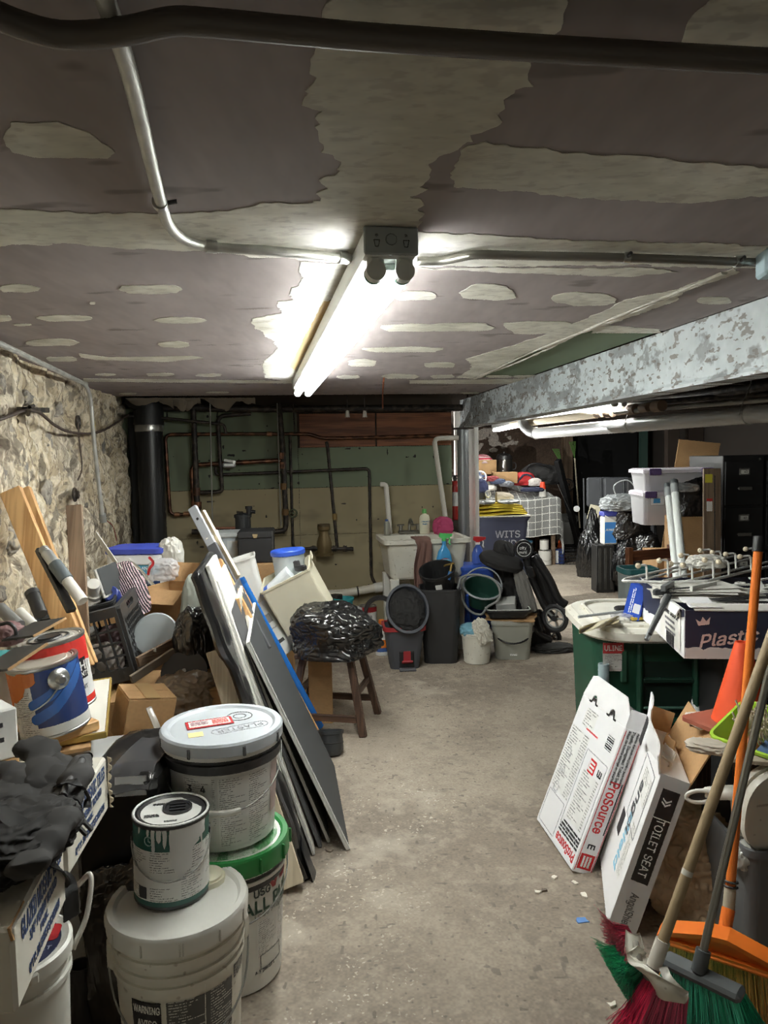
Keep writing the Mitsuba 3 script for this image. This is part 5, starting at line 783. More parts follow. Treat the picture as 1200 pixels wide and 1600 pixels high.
t = thing('plastic_bucket', 'black and white bucket with pale grey lid and handwriting stacked on the green lid', 'bucket', tf((bx - .012, by + .02, .402), rz=12)); rz_ = pail(t, .305, .138, .158, C(212, 212, 208, .45), None, bands=(.76, .88), proud=.007)
t.add('neck', lathe([(rz_(.222) + .0015, .222), (rz_(.225) + .009, .226), (rz_(.25) + .009, .25), (rz_(.252) + .003, .252), (rz_(.295) + .006, .295)], 56, False), C(32, 32, 33, .5), 35)
ld = t.add('lid', lathe([(.162, .274), (.17, .276), (.171, .304), (.166, .31), (.15, .31), (.142, .304), (.13, .3045), (0, .3045)], 64), GRP, 35); [t.add('lid_notch', mv(box(.008, .006, .026, .001), tf(rz=a) @ tf((0, -.1705, .272))), C(70, 72, 74, .5), to=ld) for a in (20, 62, -30, -75, 110)]
t.add('handwriting', sh(mv(text('PLASTER', .022), tf(rz=196)), .05, -.035, .3042), C(96, 98, 104), to=ld); t.add('pen_outline', sh(extr(sg.LineString([(-.06, 0), (.06, 0)]).buffer(.02).exterior.buffer(.0007), .0006).apply_transform(tf((.05, -.035, 0), rz=16)), 0, 0, .3045), C(96, 98, 104), to=ld); t.add('lid_ring', sh(cat(ring(.036, .0012, 32, 5), ring(.018, .0012, 24, 5)), .05, .06, .3048), C(60, 62, 64), to=ld)
M_ = tf((-.035, .02, .306), rz=10); tag = thing('price_tag', 'red bordered white tag lying on the grey bucket lid', 'tag', t.M @ M_); tag.add('card', box(.13, .06, .0015), C(170, 38, 42, .5)); tag.add('paper', box(.115, .045, .0016, 0, (0, 0, .0006)), C(222, 214, 210, .5)); tag.add('lettering', sh(bars(.045, .036, 3, 4), .03, 0, .0024), C(196, 70, 58)); tag.add('lettering', sh(bars(.05, .03, 4, 5), -.028, .002, .0024), C(170, 140, 146))
solo('masking_tape', 'short piece of cream tape stuck on the grey bucket lid', 'tape', box(.04, .035, .001), C(224, 210, 150, .7), t.M @ tf((-.07, -.06, .3046), rz=8))
t.add('print', cpatch(rz_(.02), .02, .21, -.1, .95, 30, rz_(.21), .001), 'fine_print'); t.add('print', cpatch(rz_(.08), .08, .215, -.75, -.15, 16, rz_(.215), .001), 'fine_print'); t.add('side_print', cpatch(rz_(.07), .07, .215, 1.02, 1.35, 10, rz_(.215), .001), C(190, 170, 168, .5)); bail(t, .165, .245, .12, 10, WIRE, WPL, .0022, gr=.009)
for s, a in (('3', -.62), ('4', -.36)): t.add('lettering', sh(wrap(text(s, .018, True, .001), rz_(.18) + .0015, a), 0, 0, .185), INK)

# ------------------------------------------------------------------ tile cartons, backpack and what carries them
def tilecarton(name, label, near, far, zt_, hh, wid, lines):
    a, b = F(*near, zt_), F(*far, zt_); d = b - a; L = np.linalg.norm(d); M = frame(a, d, V(0, 0, 1)); t = thing(name, label, 'carton', M)   # x along the printed side, y up, z out to the right
    wc = C(214, 210, 198, .75); t.add('box', sh(mv(box(L, wid, hh, .006), tf(rx=90) @ tf((0, wid / 2, 0))), L / 2, 0, -wid).apply_transform(tf((0, 0, 0))), wc); return t, L, M
zA, zB = .77, .735
t, LA, MA = tilecarton('tile_carton', 'torn white mosaic tile carton under the black backpack, nearest the camera', (20, 1450), (98, 1298), zA, .135, .3, None)
for s, hh, y, w in (('GLAZED MOSAIC TILES', .03, -.028, LA * .8), ('3/4" PENNY ROUND', .016, -.06, LA * .55), ('PNK.', .013, -.083, LA * .16), ("Q'TY: 20 SHEETS/CARTON", .015, -.108, LA * .62)): t.add('lettering', sh(text(s, hh, True, .001, w), LA * .52, y, .0002), C(58, 74, 112, .7))
t.add('torn_edge', mv(sheet(np.array([[(x, -.012 * v - .02 * v * meshkit.noise([[x * 40, v * 3, 0]])[0], .004 + .004 * v) for v in np.linspace(0, 1, 5)] for x in np.linspace(0, .07, 10)]), .004), tf((.0, 0, -.01))), 'cardboard')
t, LB, MB_ = tilecarton('tile_carton', 'white mosaic tile carton on the white bin beside the black wrapped box', (101, 1274), (166, 1181), zB, .135, .3, None)
for s, hh, y, w in (('GLAZED MOSAIC TILES', .03, -.03, LB * .8), ('3/4" PENNY ROUND', .016, -.062, LB * .6), ('PNK.', .012, -.084, LB * .16), ("Q'TY: 20 SHEETS/CARTON", .015, -.108, LB * .7)): t.add('lettering', sh(text(s, hh, True, .001, w), LB * .52, y, .0002), C(58, 74, 112, .7))
t.add('torn_edge', mv(sheet(np.array([[(LB - .004 + .006 * math.sin(9 * u), -.13 * u, .003 + .01 * v * abs(math.sin(20 * u))) for v in np.linspace(0, 1, 4)] for u in np.linspace(0, 1, 20)]), .004), tf()), C(196, 184, 160, .9))
a = F(20, 1450, zA); b = F(98, 1298, zA); c2 = F(101, 1274, zB); d2 = F(166, 1181, zB)
# pail with a printed lid under the near carton
q = F(16, 1478, .56); t = thing('salt_pail', 'white pail with dark blue printed lid squeezed under the near tile carton', 'bucket', tf((q[0], q[1], 0), rz=12) @ tf(s=(.84, .84, 1))); pail(t, .56, .1, .12, C(206, 206, 198, .4), None, bands=(.9,)); ld = t.add('lid', lathe([(.122, .535), (.128, .537), (.128, .56), (.12, .563), (.11, .558), (0, .558)], 48), C(212, 212, 204, .4), 35)
t.add('lid_print', sh(extr(sg.Point(0, 0).buffer(.104), .001), 0, 0, .558), C(34, 40, 68, .4), to=ld); t.add('lid_badge', sh(extr(sg.box(-.045, -.018, .045, .018).buffer(.012), .0012), .04, .03, .559), C(176, 40, 46, .4), to=ld); t.add('lettering', sh(mv(text('liobi', .024, True), tf(rz=0)), .04, .03, .5602), C(228, 222, 218), to=ld); t.add('lettering', sh(text('KOSHER SALT', .013, True), .03, -.025, .5592), C(150, 156, 176), to=ld)
for a_ in (-.4, .1, .6): t.add('rim_clip', mv(box(.02, .012, .02, .003), tf(rz=math.degrees(a_)) @ tf((0, -.128, .538))), C(220, 219, 210, .4), to=ld)
t.add('handle', tube(smoothpath([(.122, .03, .52), (.15, .06, .57), (.155, .1, .63), (.12, .13, .6)]), .006, 8), WPL, True)
solo('support_box', 'brown cardboard box in the shade under the near tile carton', 'box', mv(box(.2, .3, zA - .14, .004), tf()), 'cardboard', tf((a[0] - .26, (a[1] + b[1]) / 2, 0), rz=12))
# white bin under the far carton
q = F(150, 1548); t = thing('white_bin', 'plain white plastic bin in the shade between the tile cartons and the large bucket', 'bin', tf((q[0] - .12, q[1] + .14, 0), rz=14)); t.add('body', tub(.36, .26, .42, .3, .585, .03, .005, .006, .02), C(196, 198, 198, .5), 30); t.add('lid', loft([rrect(.44, .32, .04, .585), rrect(.44, .32, .04, .598), rrect(.4, .28, .03, .6)]), C(196, 198, 198, .5), 30)
solo('tube_stub', 'short black tube standing on the floor in front of the white bin', 'tube', lathe([(.03, 0), (.03, .16), (.024, .16), (.024, .004)], 24), C(40, 40, 42, .5), tf(F(131, 1598)), 40)
# black backpack
t = thing('backpack', 'black fabric backpack slumped over both tile cartons', 'backpack'); c = F(42, 1275, .775)
t.add('body', mv(crumple(.16, .2, .055, 131, .16, 5, 3.4, .55, 2.2, 40), tf(c + V(-.06, .02, -.015), rz=10)), FAB, True); t.add('pocket', mv(crumple(.09, .12, .04, 132, .16, 5, 3.2, .4), tf(F(12, 1300, .83) + V(0, 0, -.04), rz=-10)), FAB, True)
bp = lambda x, y, z: F(x, y, z)
for i, (pts, r) in enumerate(((((94, 1188), (88, 1215), (80, 1250), (66, 1300)), .03), (((126, 1190), (118, 1215), (102, 1250), (80, 1300)), .024), (((30, 1172), (52, 1166), (66, 1190), (62, 1225), (40, 1240)), .034), (((110, 1262), (85, 1290), (60, 1330), (40, 1360)), .028), (((0, 1200), (22, 1215), (40, 1250), (44, 1300)), .03))):
    pp = smoothpath([bp(x, y, .80 + .02 * (i % 2) + .012 * (k % 2)) for k, (x, y) in enumerate(pts)], 8); rr2 = .72 * r * (1 - .35 * np.abs(np.linspace(-1, 1, len(pp))) ** 3) * (1 + .12 * np.sin(np.linspace(0, 19, len(pp)) + i)); m_ = tube(pp, rr2, 18, flat=1.7); v = np.array(m_.vertices); v += .022 * (meshkit.fbm(v * 30, 3, i)[:, None] - .5) * V(1, 1, 1); k = t.add('padded_fold', trimesh.Trimesh(v, m_.faces, process=False), (FAB, C(54, 53, 53, .8, 0, .3))[i % 2], True)
t.add('zip', tube(smoothpath([bp(x, y, .84) for x, y in ((128, 1188), (122, 1200), (108, 1222), (98, 1245))]), .008, 8), C(60, 60, 62, .6), True)
def bar2(p0, p1, w, t, face): return mv(box(w, t, np.linalg.norm(np.asarray(p1) - p0), .002), aim(p0, p1, face))
def ribbon(pts, w, n_=None, t_=.003):
    pp = smoothpath(pts, 8); tt = np.gradient(pp, axis=0); side = np.cross(tt, V(*(n_ if n_ is not None else (0, 0, 1)))); side /= np.linalg.norm(side, axis=1, keepdims=True); return sheet(np.stack([pp - side * w / 2, pp, pp + side * w / 2], 1), t_)
e = b - a; out = unit(V(e[1], -e[0], 0))
st = [bp(-6, 1262, .86), bp(25, 1285, .855), bp(58, 1310, .83), bp(84, 1345, zA + .012), bp(92, 1372, zA + .004) + out * .012, bp(98, 1400, zA - .06) + out * .0, bp(101, 1432, zA - .11)]
Yd = b[1] + .02; st[4:] = [P(94, 1372, Yd) + out * .01, P(99, 1400, Yd) + out * .012, P(101, 1436, Yd) + out * .012]
t.add('strap', ribbon(st, .032, (.55, -.35, .75)), C(30, 30, 31, .8), True)
t.add('thin_strap', ribbon([bp(88, 1228, .83), bp(104, 1222, .85), bp(124, 1224, .85), P(136, 1244, 1.5), P(136, 1262, 1.5)], .014, (.5, -.5, .7)), C(32, 32, 34, .8), True)
bk = t.add('buckle', mv(box(.02, .03, .05, .005), tf(P(124, 1284, 1.48), rx=30)), C(22, 22, 24, .4)); t.add('prong', mv(cat(box(.006, .012, .03, .002, (-.008, 0, -.025)), box(.006, .012, .03, .002, (.008, 0, -.025))), tf(P(127, 1288, 1.48), ry=-40)), C(22, 22, 24, .4), to=bk)

# ------------------------------------------------------------------ black wrapped box, frames and cans on it
zK = .655; e0, e1 = F(112, 1205, zK), F(240, 1206, zK); dK = e1 - e0; Lk = np.linalg.norm(dK[:2])
t = thing('wrapped_box', 'large box wrapped in black plastic sheet behind the mosaic tile cartons', 'box', frame(V(e0[0], e0[1], 0), V(dK[0], dK[1], 0), np.cross(V(0, 0, 1), V(dK[0], dK[1], 0)))); m = box(Lk, .34, zK - .01, .02, (Lk / 2, .17, 0)).subdivide_to_size(.025); v = np.array(m.vertices); v += (meshkit.fbm(v * V(9, 9, 5), 3, 4)[:, None] - .5) * .03 * (v - V(Lk / 2, .17, .3)) / .3; t.add('wrapping', trimesh.Trimesh(v, m.faces, process=True), BLACKBAG, True)
t.add('top_film', mv(sheet(np.array([[(x, y - .02 + .01 * math.sin(40 * x), .002 + .006 * abs(math.sin(25 * x + 13 * y)) - (.05 * (1 - y / .05) if y < .05 else 0)) for y in np.linspace(0, .25, 10)] for x in np.linspace(.1, Lk - .01, 26)]), .003), tf((0, 0, zK))), C(60, 60, 62, .2, 0, .8), True); t.add('tape', mv(sheet(np.array([[(x, -.006 - .01 * math.sin(20 * x) - v * .004, zK - .01 - .05 * v) for v in np.linspace(0, 1, 4)] for x in np.linspace(.12, Lk - .02, 16)]), .002), tf()), C(186, 188, 192, .15, 0, .9), True)
garbage_bag('garbage_bag', 'black plastic hanging down the front of the wrapped box beside the far tile carton', V((e0[0] + e1[0]) / 2 + .06, e0[1] - .05, 0), .16, .06, .28, 133, amp=.1)
zf_ = zK + .012; f0, f1, f2 = F(66, 1172, zf_), F(168, 1153, zf_ + .01), F(198, 1062, zf_ + .02)
def flatframe(name, label, o, x, y, th, bw_, mf, mi_, cat_='picture frame', inset=.004):
    sx, sy, M, _ = slab(o, x, y, th); t = thing(name, label, cat_, M)
    for b_ in (box(sx, bw_, th, .003, (sx / 2, bw_ / 2, 0)), box(sx, bw_, th, .003, (sx / 2, sy - bw_ / 2, 0)), box(bw_, sy - 2 * bw_, th, .003, (bw_ / 2, sy / 2, 0)), box(bw_, sy - 2 * bw_, th, .003, (sx - bw_ / 2, sy / 2, 0))): t.add('rail', b_, mf, uv=True)
    t.add('panel', box(sx - 2 * bw_, sy - 2 * bw_, th * .5, 0, (sx / 2, sy / 2, th * .3)), mi_); return t
g0, g1 = F(55, 1188, zf_ - .014), F(142, 1172, zf_ - .008); solo('cardboard_sheet', 'brown cardboard sheet lowest in the stack under the two paint cans', 'cardboard', slab(g0, g1 - g0, f2 - f1, .01)[3], 'cardboard', slab(g0, g1 - g0, f2 - f1, .01)[2])
flatframe('picture_frame', 'white panel with thin gold edge under the brown wooden frame', f0, f1 - f0, f2 - f1, .02, .006, C(176, 150, 84, .4, .4), C(212, 210, 202, .6))
f0b, f1b, f2b = F(72, 1156, zf_ + .045), F(156, 1128, zf_ + .05), F(184, 1070, zf_ + .055)
flatframe('picture_frame', 'brown wooden frame with dark panel directly under the two paint cans', f0b - V(0, 0, .022), f1b - f0b, f2b - f1b, .028, .028, 'pine', C(44, 46, 50, .6))
nfr = unit(np.cross(f1b - f0b, f2b - f1b)); nfr = nfr if nfr[2] > 0 else -nfr
def stand(px, py, z, ry, rz): return tf(F(px, py, z), rz=rz) @ tf(ry=ry)
t = thing('paint_can', 'blue labelled paint can with orange drips tilted on the wooden frame', 'paint can', stand(88, 1136, zf_ + .05, -8, 24)); r, h = .091, .198; paint_can(t, STEEL, C(176, 170, 158, .5, .3), h, r)
t.add('wrapper', cpatch(r, .01, h - .009, -.42, 1.9, 40), C(34, 50, 96, .35)); t.add('wrapper', cpatch(r, .01, h - .009, -1.9, -.42, 26), 'fine_print'); t.add('band', cpatch(r, .01, .035, -.42, 1.9, 40, proud=.0014), C(206, 206, 202, .4))
for a0_, z0_ in ((0.0, .06), (.2, .1)): t.add('swoosh', wrap(extr(smooth_poly := sg.LineString([(-.05, z0_), (.0, z0_ + .02), (.05, z0_ + .06), (.1, z0_ + .1)]).buffer(.014).intersection(sg.box(-.2, .04, .3, h - .012)), .0006), r + .0012, .12), C(48, 88, 150, .35))
for i, (x, w, l) in enumerate(((-.066, .06, .085), (-.1, .05, .1), (-.025, .05, .04), (-.04, .02, .06))): t.add('orange_paint', sh(wrap(extr(rough([(-w / 2, 0), (w / 2, 0), (w / 2, -l * .7), (0, -l), (-w / 2, -l * .9)], .006, 50 + i, .008), .0012), r + .0012 + .0004 * i, x / r - .25), 0, 0, h - .01), C(186, 104, 48, .5))
ear = t.add('handle_ear', mv(lathe([(.03, 0), (.026, .006), (.014, .01), (.014, .018), (.009, .024), (0, .024)], 24), tf((r * math.sin(.4), -r * math.cos(.4), .155), rz=math.degrees(.4)) @ tf(rx=90)), STEEL, 40); hp = lambda a, z: V((r + .01) * math.sin(a), -(r + .01) * math.cos(a), z); t.add('handle', tube(smoothpath([hp(.4, .155), hp(.3, .135), hp(-.05, .105), hp(-.5, .085), hp(-.9, .075), hp(-1.25, .08), hp(-1.5, .1)]), .0022, 8), STEEL, True)
t = thing('paint_can', 'red and white paint can with black lid behind the blue one', 'paint can', stand(96, 1104, zf_ + .07, -7, 20)); r, h = .097, .212; paint_can(t, C(50, 50, 52, .4), C(160, 156, 148, .5), h, r); t.add('band', cpatch(r, .13, h - .01, -3.1, 3.1, 50), C(190, 50, 44, .4)); t.add('wrapper', cpatch(r, .03, .13, -3.1, 3.1, 50), C(222, 222, 220, .4)); t.add('band', cpatch(r, .01, .03, -3.1, 3.1, 50), C(190, 50, 44, .4)); t.add('badge', cpatch(r, .085, .145, .55, 1.15, 12, proud=.0015), C(26, 26, 28, .4))
t.add('lettering', sh(wrap(text('BEHR', .026, True, .001), r + .0018, .87), 0, 0, .122), WHT); t.add('lettering', sh(wrap(text('PAINTS', .014, True, .001), r + .0018, .87), 0, 0, .098), WHT); t.add('lettering', sh(wrap(text('PAINT', .012, False, .001), r + .0012, .8), 0, 0, .06), C(90, 92, 96)); t.add('lid_boss', sh(cat(ring(.055, .004, 40, 6), ring(.035, .004, 32, 6), cyl(.03, .006)), 0, 0, h - .002), C(34, 34, 36, .4), 40)

# ------------------------------------------------------------------ the heap along the stone wall
MC = tf((-1.205, 3.044, .567), rz=7.2) @ tf(ry=-12.4) @ tf(rx=3.2); cx_, cy_, cz_ = .366, .34, .302
t = thing('milk_crate', 'black lattice milk crate tilted on the heap beside the stone wall', 'crate', MC)
def lattice(w, h, hexes):
    g = sg.box(-w / 2, 0, w / 2, h); holes = []
    if hexes:
        s = .026
        for i in range(-8, 9):
            for j in range(1, 9):
                x, y = i * s * 1.08 + (j % 2) * s * .54, .03 + j * s * .95
                if abs(x) < w / 2 - .028 and y < h - .05: holes.append(sg.Polygon([(x + s * .5 * math.cos(k * math.pi / 3 + .52), y + s * .5 * math.sin(k * math.pi / 3 + .52)) for k in range(6)]))
        holes.append(sg.LineString([(-.05, h - .03), (.05, h - .03)]).buffer(.013))
    else:
        n = 8; cw = (w - .02) / n
        for i in range(n):
            for j in range(4):
                x0, y0 = -w / 2 + .01 + i * cw, .05 + j * (h - .085) / 4
                if 1 < i < 6 and j < 2: holes += [sg.Polygon([(x0 + cw / 2 + .021 * math.cos(k * math.pi / 3), y0 + .03 + .026 * math.sin(k * math.pi / 3)) for k in range(6)])]
                else: holes.append(sg.box(x0 + .003, y0 + .003, x0 + cw - .003, y0 + (h - .085) / 4 - .004))
    return extr(g.difference(shapely.union_all(holes)), .014)
BLKC = C(44, 45, 46, .42)
for M_, w, hx in ((tf((0, -cy_ / 2, 0)) @ tf(rx=90), cx_, False), (tf((0, cy_ / 2, 0), rz=180) @ tf(rx=90), cx_, False), (tf((cx_ / 2, 0, 0), rz=90) @ tf(rx=90), cy_, True), (tf((-cx_ / 2, 0, 0), rz=-90) @ tf(rx=90), cy_, True)): t.add('side_panel', mv(lattice(w, cz_, hx), M_), BLKC)
t.add('rim', loft([rrect(cx_ + .012, cy_ + .012, .02, cz_ - .014), rrect(cx_ + .03, cy_ + .03, .025, cz_ - .014), rrect(cx_ + .03, cy_ + .03, .025, cz_), rrect(cx_ - .02, cy_ - .02, .02, cz_), rrect(cx_ - .02, cy_ - .02, .02, cz_ - .014)], cap0=False, cap1=False), BLKC); t.add('floor_grid', cat(*[box(.008, cy_ - .02, .01, 0, (x, 0, 0)) for x in np.linspace(-.15, .15, 9)], *[box(cx_ - .02, .008, .01, 0, (0, y, 0)) for y in np.linspace(-.14, .14, 8)]), BLKC); t.add('emblem', sh(mv(text('LL', .05, True, .003), tf(rz=90) @ tf(rx=90)), cx_ / 2 + .014, .0, .03), C(60, 60, 62)); 
inC = lambda x, y, z: (MC @ V(x, y, z, 1))[:3]
for i, (x, y, z, rx, ry, rz, c, l) in enumerate(((-.1, -.1, .05, .08, .05, .05, (150, 140, 136), 'grey crumpled cloth inside the crate'), (.03, -.08, .03, .09, .06, .07, (190, 184, 180), 'white crumpled cloth inside the crate seen through the lattice'), (.08, .05, .06, .07, .07, .07, (86, 70, 74), 'maroon cloth inside the crate'), (-.06, .06, .1, .08, .07, .06, (128, 126, 122), 'pale rag at the top of the crate'))): solo('crumpled_cloth', l, 'cloth', crumple(rx, ry, rz, 140 + i, .16, 4), C(*c, .9), MC @ tf((x, y, z)), True)
solo('black_tray', 'black plastic tray edge sticking up inside the crate', 'tray', tub(.28, .1, .3, .12, .05, .02, .004, .006), BLKC, MC @ tf((-.03, .1, cz_ - .05), rz=4) @ tf(rx=12))
t = thing('white_plug', 'white plastic pipe fitting resting on the crate rim', 'fitting', tf(inC(.03, .13, cz_ + .01), rz=20) @ tf(rx=50)); t.add('body', cat(cyl(.035, .03, 24), sh(cyl(.026, .07, 20), 0, 0, .03)), C(222, 220, 214, .4), 40); t.add('bolt', sh(cyl(.008, .03, 8), .045, 0, .0), WPL)
solo('roll_of_tape', 'blue spool behind the crate corner', 'spool', lathe([(.03, 0), (.034, .004), (.034, .05), (.03, .054), (.012, .054), (.012, 0)], 24), C(48, 62, 128, .5), tf(inC(.1, .15, cz_ - .02)) @ tf(rx=60), 40)
# things behind and around the crate
k = P(213, 900, 3.85); zk = P(213, 866, 3.85)[2]; z0k = .74; t = thing('detergent_bucket', 'white rectangular bucket with blue lid and printed label against the stone wall', 'bucket', tf((k[0], 3.95, z0k), rz=-2)); hk = zk - z0k
t.add('body', loft([rrect(.26, .2, .04, 0), rrect(.285, .22, .045, hk)]), C(220, 221, 222, .4), 30); t.add('collar', loft([rrect(.3, .235, .05, hk - .055), rrect(.312, .245, .05, hk - .05), rrect(.312, .245, .05, hk - .005), rrect(.29, .22, .05, hk)], cap0=False), C(226, 227, 228, .4), 30); t.add('lid', loft([rrect(.31, .24, .05, hk), rrect(.325, .25, .05, hk + .004), rrect(.325, .25, .05, hk + .028), rrect(.3, .23, .05, hk + .034)]), C(64, 78, 172, .4), 30)
t.add('front_label', flatpatch(.2, .16), C(44, 64, 108, .4), M=tf((-.07, -.108, .02), rx=90 - 3)); t.add('label_band', flatpatch(.2, .05), C(96, 168, 200, .4), M=tf((-.07, -.1155, .13), rx=90 - 3)); [t.add('lettering', mv(text(s, hh, True, .001), tf((.03, -.114 - (z - .08) * .03, z), rx=90 - 3)), m) for s, hh, z, m in (('KIRKLAND', .016, .163, C(226, 228, 230)), ('LAUNDRY', .028, .115, C(226, 228, 230)), ('DETERGENT', .018, .085, C(200, 210, 222)))]; t.add('handle', ribbon([(-.02, -.13, hk - .03), (.03, -.135, hk - .07), (.09, -.135, hk - .14), (.13, -.13, hk - .2)], .016, (0, -1, 0), .005), WPL, True); t.add('handle_pivot', mv(cyl(.012, .014, 16), tf((-.02, -.122, hk - .03), rx=90)), WHT, 40)
solo('white_angle_strip', 'white metal strip leaning from the stone wall into the crate', 'strip', bar(P(150, 834, 3.4), P(190, 892, 3.2), .025, .006), C(190, 190, 184, .5))
for i, ((x0, y0), (x1, y1), w, Y, m, l) in enumerate((((17, 766), (92, 950), .075, 2.75, 'pine', 'long pine plank leaning on the stone wall, front of the pair'), ((37, 764), (106, 945), .05, 2.85, 'pine', 'pine plank half hidden behind the long front plank'), ((116, 790), (124, 935), .058, 2.9, 'grey_wood', 'upright dark brown plank against the stone wall'))):
    solo('wooden_plank', l, 'plank', bar2(P(x1, y1, Y - .1) + (P(x1, y1, Y - .1) - P(x0, y0, Y)) * .5, P(x0, y0, Y), w, .03, (-.25, 1, .2)), m, uv=True)
t = thing('extension_pole', 'paint roller pole with metal end and white label leaning on the pine planks', 'pole'); a_, b_ = P(68, 858, 2.6), P(128, 938, 2.5); d_ = b_ - a_; t.add('shaft', rod(a_ + d_ * .55, b_ + d_ * .02, .02, 16), WPL, 40); t.add('ferrule', rod(a_ + d_ * .3, a_ + d_ * .62, .024, 16), C(92, 100, 104, .5, .3), 40); t.add('tip', rod(a_ + d_ * .08, a_ + d_ * .32, .02, 14), C(186, 188, 186, .35, .7), 40); t.add('thread', cat(*[mv(ring(.014, .004, 20, 6), aim(a_ + d_ * u, b_)) for u in (0, .03, .06, .09)]), STEEL, True)
solo('black_strip', 'flat black strip lying along the pine plank', 'strip', bar(P(62, 858, 2.62), P(112, 955, 2.5), .02, .03), BLKG)
t = thing('black_tube', 'short black tube leaning beside the crate', 'tube'); a_, b_ = P(50, 926, 2.45), P(64, 960, 2.4); t.add('tube', tube([a_, b_], .022, 16), BLK, 40); t.add('end_cap', rod(a_ - (b_ - a_) * .03, a_ + (b_ - a_) * .15, .024, 16), C(40, 40, 42, .4), 40)
for i, ((x0, y0), (x1, y1), Y, r, m, l) in enumerate((((30, 956), (60, 985), 2.2, .016, WPL, 'white plastic tube end behind the paint cans'), ((0, 950), (30, 978), 2.15, .018, C(110, 110, 108, .5), 'grey tube at the left edge above the paint cans'))): solo('plastic_tube', l, 'tube', rod(P(x0, y0, Y), P(x1, y1, Y - .05), r, 16), m, smooth=40)
solo('purple_glove', 'dull purple rubber glove at the left edge', 'glove', crumple(.05, .05, .035, 151, .13, 4), C(112, 84, 84, .7), tf(P(6, 1005, 2.05)), True); solo('glove_ring', 'dark wire loop around the purple glove at the left edge', 'wire', tube(smoothpath([P(0, 976, 2.0), P(14, 974, 2.0), P(24, 984, 2.0), P(24, 1000, 2.0)]), .005, 6), BLK, True)
for i, (q4, Y, l) in enumerate(((((0, 1000), (52, 972), (20, 1010)), 2.0, 'dark cardboard flap with tan edge at the left edge, behind the cans'), (((-40, 1052), (22, 1012), (-20, 1066)), 1.8, 'dark cardboard flap with tan edge nearest the left edge'))):
    o, x, y = P(*q4[0], Y), P(*q4[1], Y + .1), P(*q4[2], Y - .12); sx, sy, M_, bm = slab(o, x - o, y - o, .006); t = thing('cardboard_scrap', l, 'cardboard', M_); t.add('sheet', bm, C(38, 38, 40, .6)); t.add('cut_edge', box(sx, .004, .0066, 0, (sx / 2, sy, 0)), 'cardboard')
t = thing('white_carton', 'white carton with black print at the left edge below the paint cans', 'carton', frame(F(-118, 1225, .76), V(.7, .75, 0), V(-.75, .7, 0))); t.add('box', box(.2, .16, .12, .004, (.1, .08, 0)), C(218, 218, 216, .6)); [t.add('lettering', mv(bars(.1, .02, 1, s), frame((.13, -.0004, z), (1, 0, 0), (0, 0, 1))), INK) for s, z in ((1, .085), (2, .05))]; t.add('base', box(.2, .16, .3, .004, (.1, .08, -.301)), 'cardboard')
solo('white_pot', 'white pot behind the blue labelled can at the left edge', 'pot', lathe([(.05, 0), (.065, .12), (.07, .122), (.07, .135), (.062, .135), (.048, .006)], 32), C(214, 214, 210, .4), tf(F(-2, 1108, .72)), 40); put('white_pot__lid', lathe([(.072, .136), (.072, .156), (.06, .166), (0, .167)], 32), C(40, 130, 136, .45), 40, tf(F(-2, 1108, .72))); labels['white_pot__lid'] = {'label': 'teal lid'}
# dark picture, striped hat, pink toy
t = thing('canvas_print', 'dark framed picture with white back tilted behind the crate', 'picture frame', frame(P(150, 915, 3.1), P(184, 900, 3.2) - P(150, 915, 3.1), P(142, 885, 3.1) - P(150, 915, 3.1)) @ tf((.02, 0, 0))); t.add('frame', box(.11, .13, .012, .002, (.045, .0, 0)), C(206, 204, 198, .5)); t.add('picture', box(.1, .12, .002, 0, (.05, .005, .0125)), C(56, 58, 60, .6))
solo('white_block', 'white plastic block standing beside the crate fitting', 'block', box(.06, .05, .12, .004), C(216, 214, 208, .5), tf(P(148, 922, 3.15) - V(0, 0, .06), rz=20) @ tf(ry=-25))
m = crumple(.075, .06, .14, 161, .1, 5, 2.2, .3); v = np.array(m.vertices); solo('knit_scarf', 'striped pink and grey knitted scarf hanging over the crate corner', 'scarf', m, 'striped_knit', tf(P(212, 940, 3.25) - V(0, 0, .06), rz=10) @ tf(ry=-14), True, uv=np.stack([v[:, 0] * 1.2 + v[:, 2] * .2, v[:, 2]], -1)); solo('pink_pouch', 'small dull pink pouch beside the striped scarf', 'pouch', crumple(.035, .03, .045, 162, .12, 4), C(176, 128, 142, .8), tf(P(186, 910, 3.25) - V(0, 0, .03)), True)
def plaincarton(name, label, p, sx, sy, sz, rz=0, rx=0, ry=0, tape=True, m='cardboard'):
    t = thing(name, label, 'box', tf(p, rz=rz) @ tf(rx=rx, ry=ry)); t.add('body', box(sx, sy, sz, .003), m)
    for s in (-1, 1): t.add('flap', box(sx - .004, sy / 2 - .002, .004, 0, (0, s * sy / 4, sz)), m)
    if tape: t.add('tape', box(.05, sy + .002, .002, 0, (0, 0, sz + .004)), C(170, 140, 98, .25))
    return t
plaincarton('cardboard_box', 'small taped cardboard box tilted beside the lower end of the crate', P(216, 1112, 2.42) - V(0, 0, .09), .16, .14, .16, 35, 6, 10); solo('torn_tape', 'loose strip of clear tape hanging from the small cardboard box', 'tape', ribbon([P(232, 1105, 2.3), P(243, 1130, 2.28), P(250, 1148, 2.28)], .02, (1, -1, 0)), C(176, 170, 160, .2, 0, .8), True)
q = P(275, 935, 3.45); t = thing('cardboard_box', 'open cardboard box behind the crate with a dark corner print', 'box', tf(q - V(0, 0, .2), rz=-20)); carton(t, .24, .22, .26, 'cardboard', (('F', 125, .09), ('B', 30, .1), ('L', 120, .09))); t.add('print', mv(flatpatch(.07, .06), frame((.03, -.1115, .03), (1, 0, 0), (0, 0, 1))), C(60, 46, 36, .8))
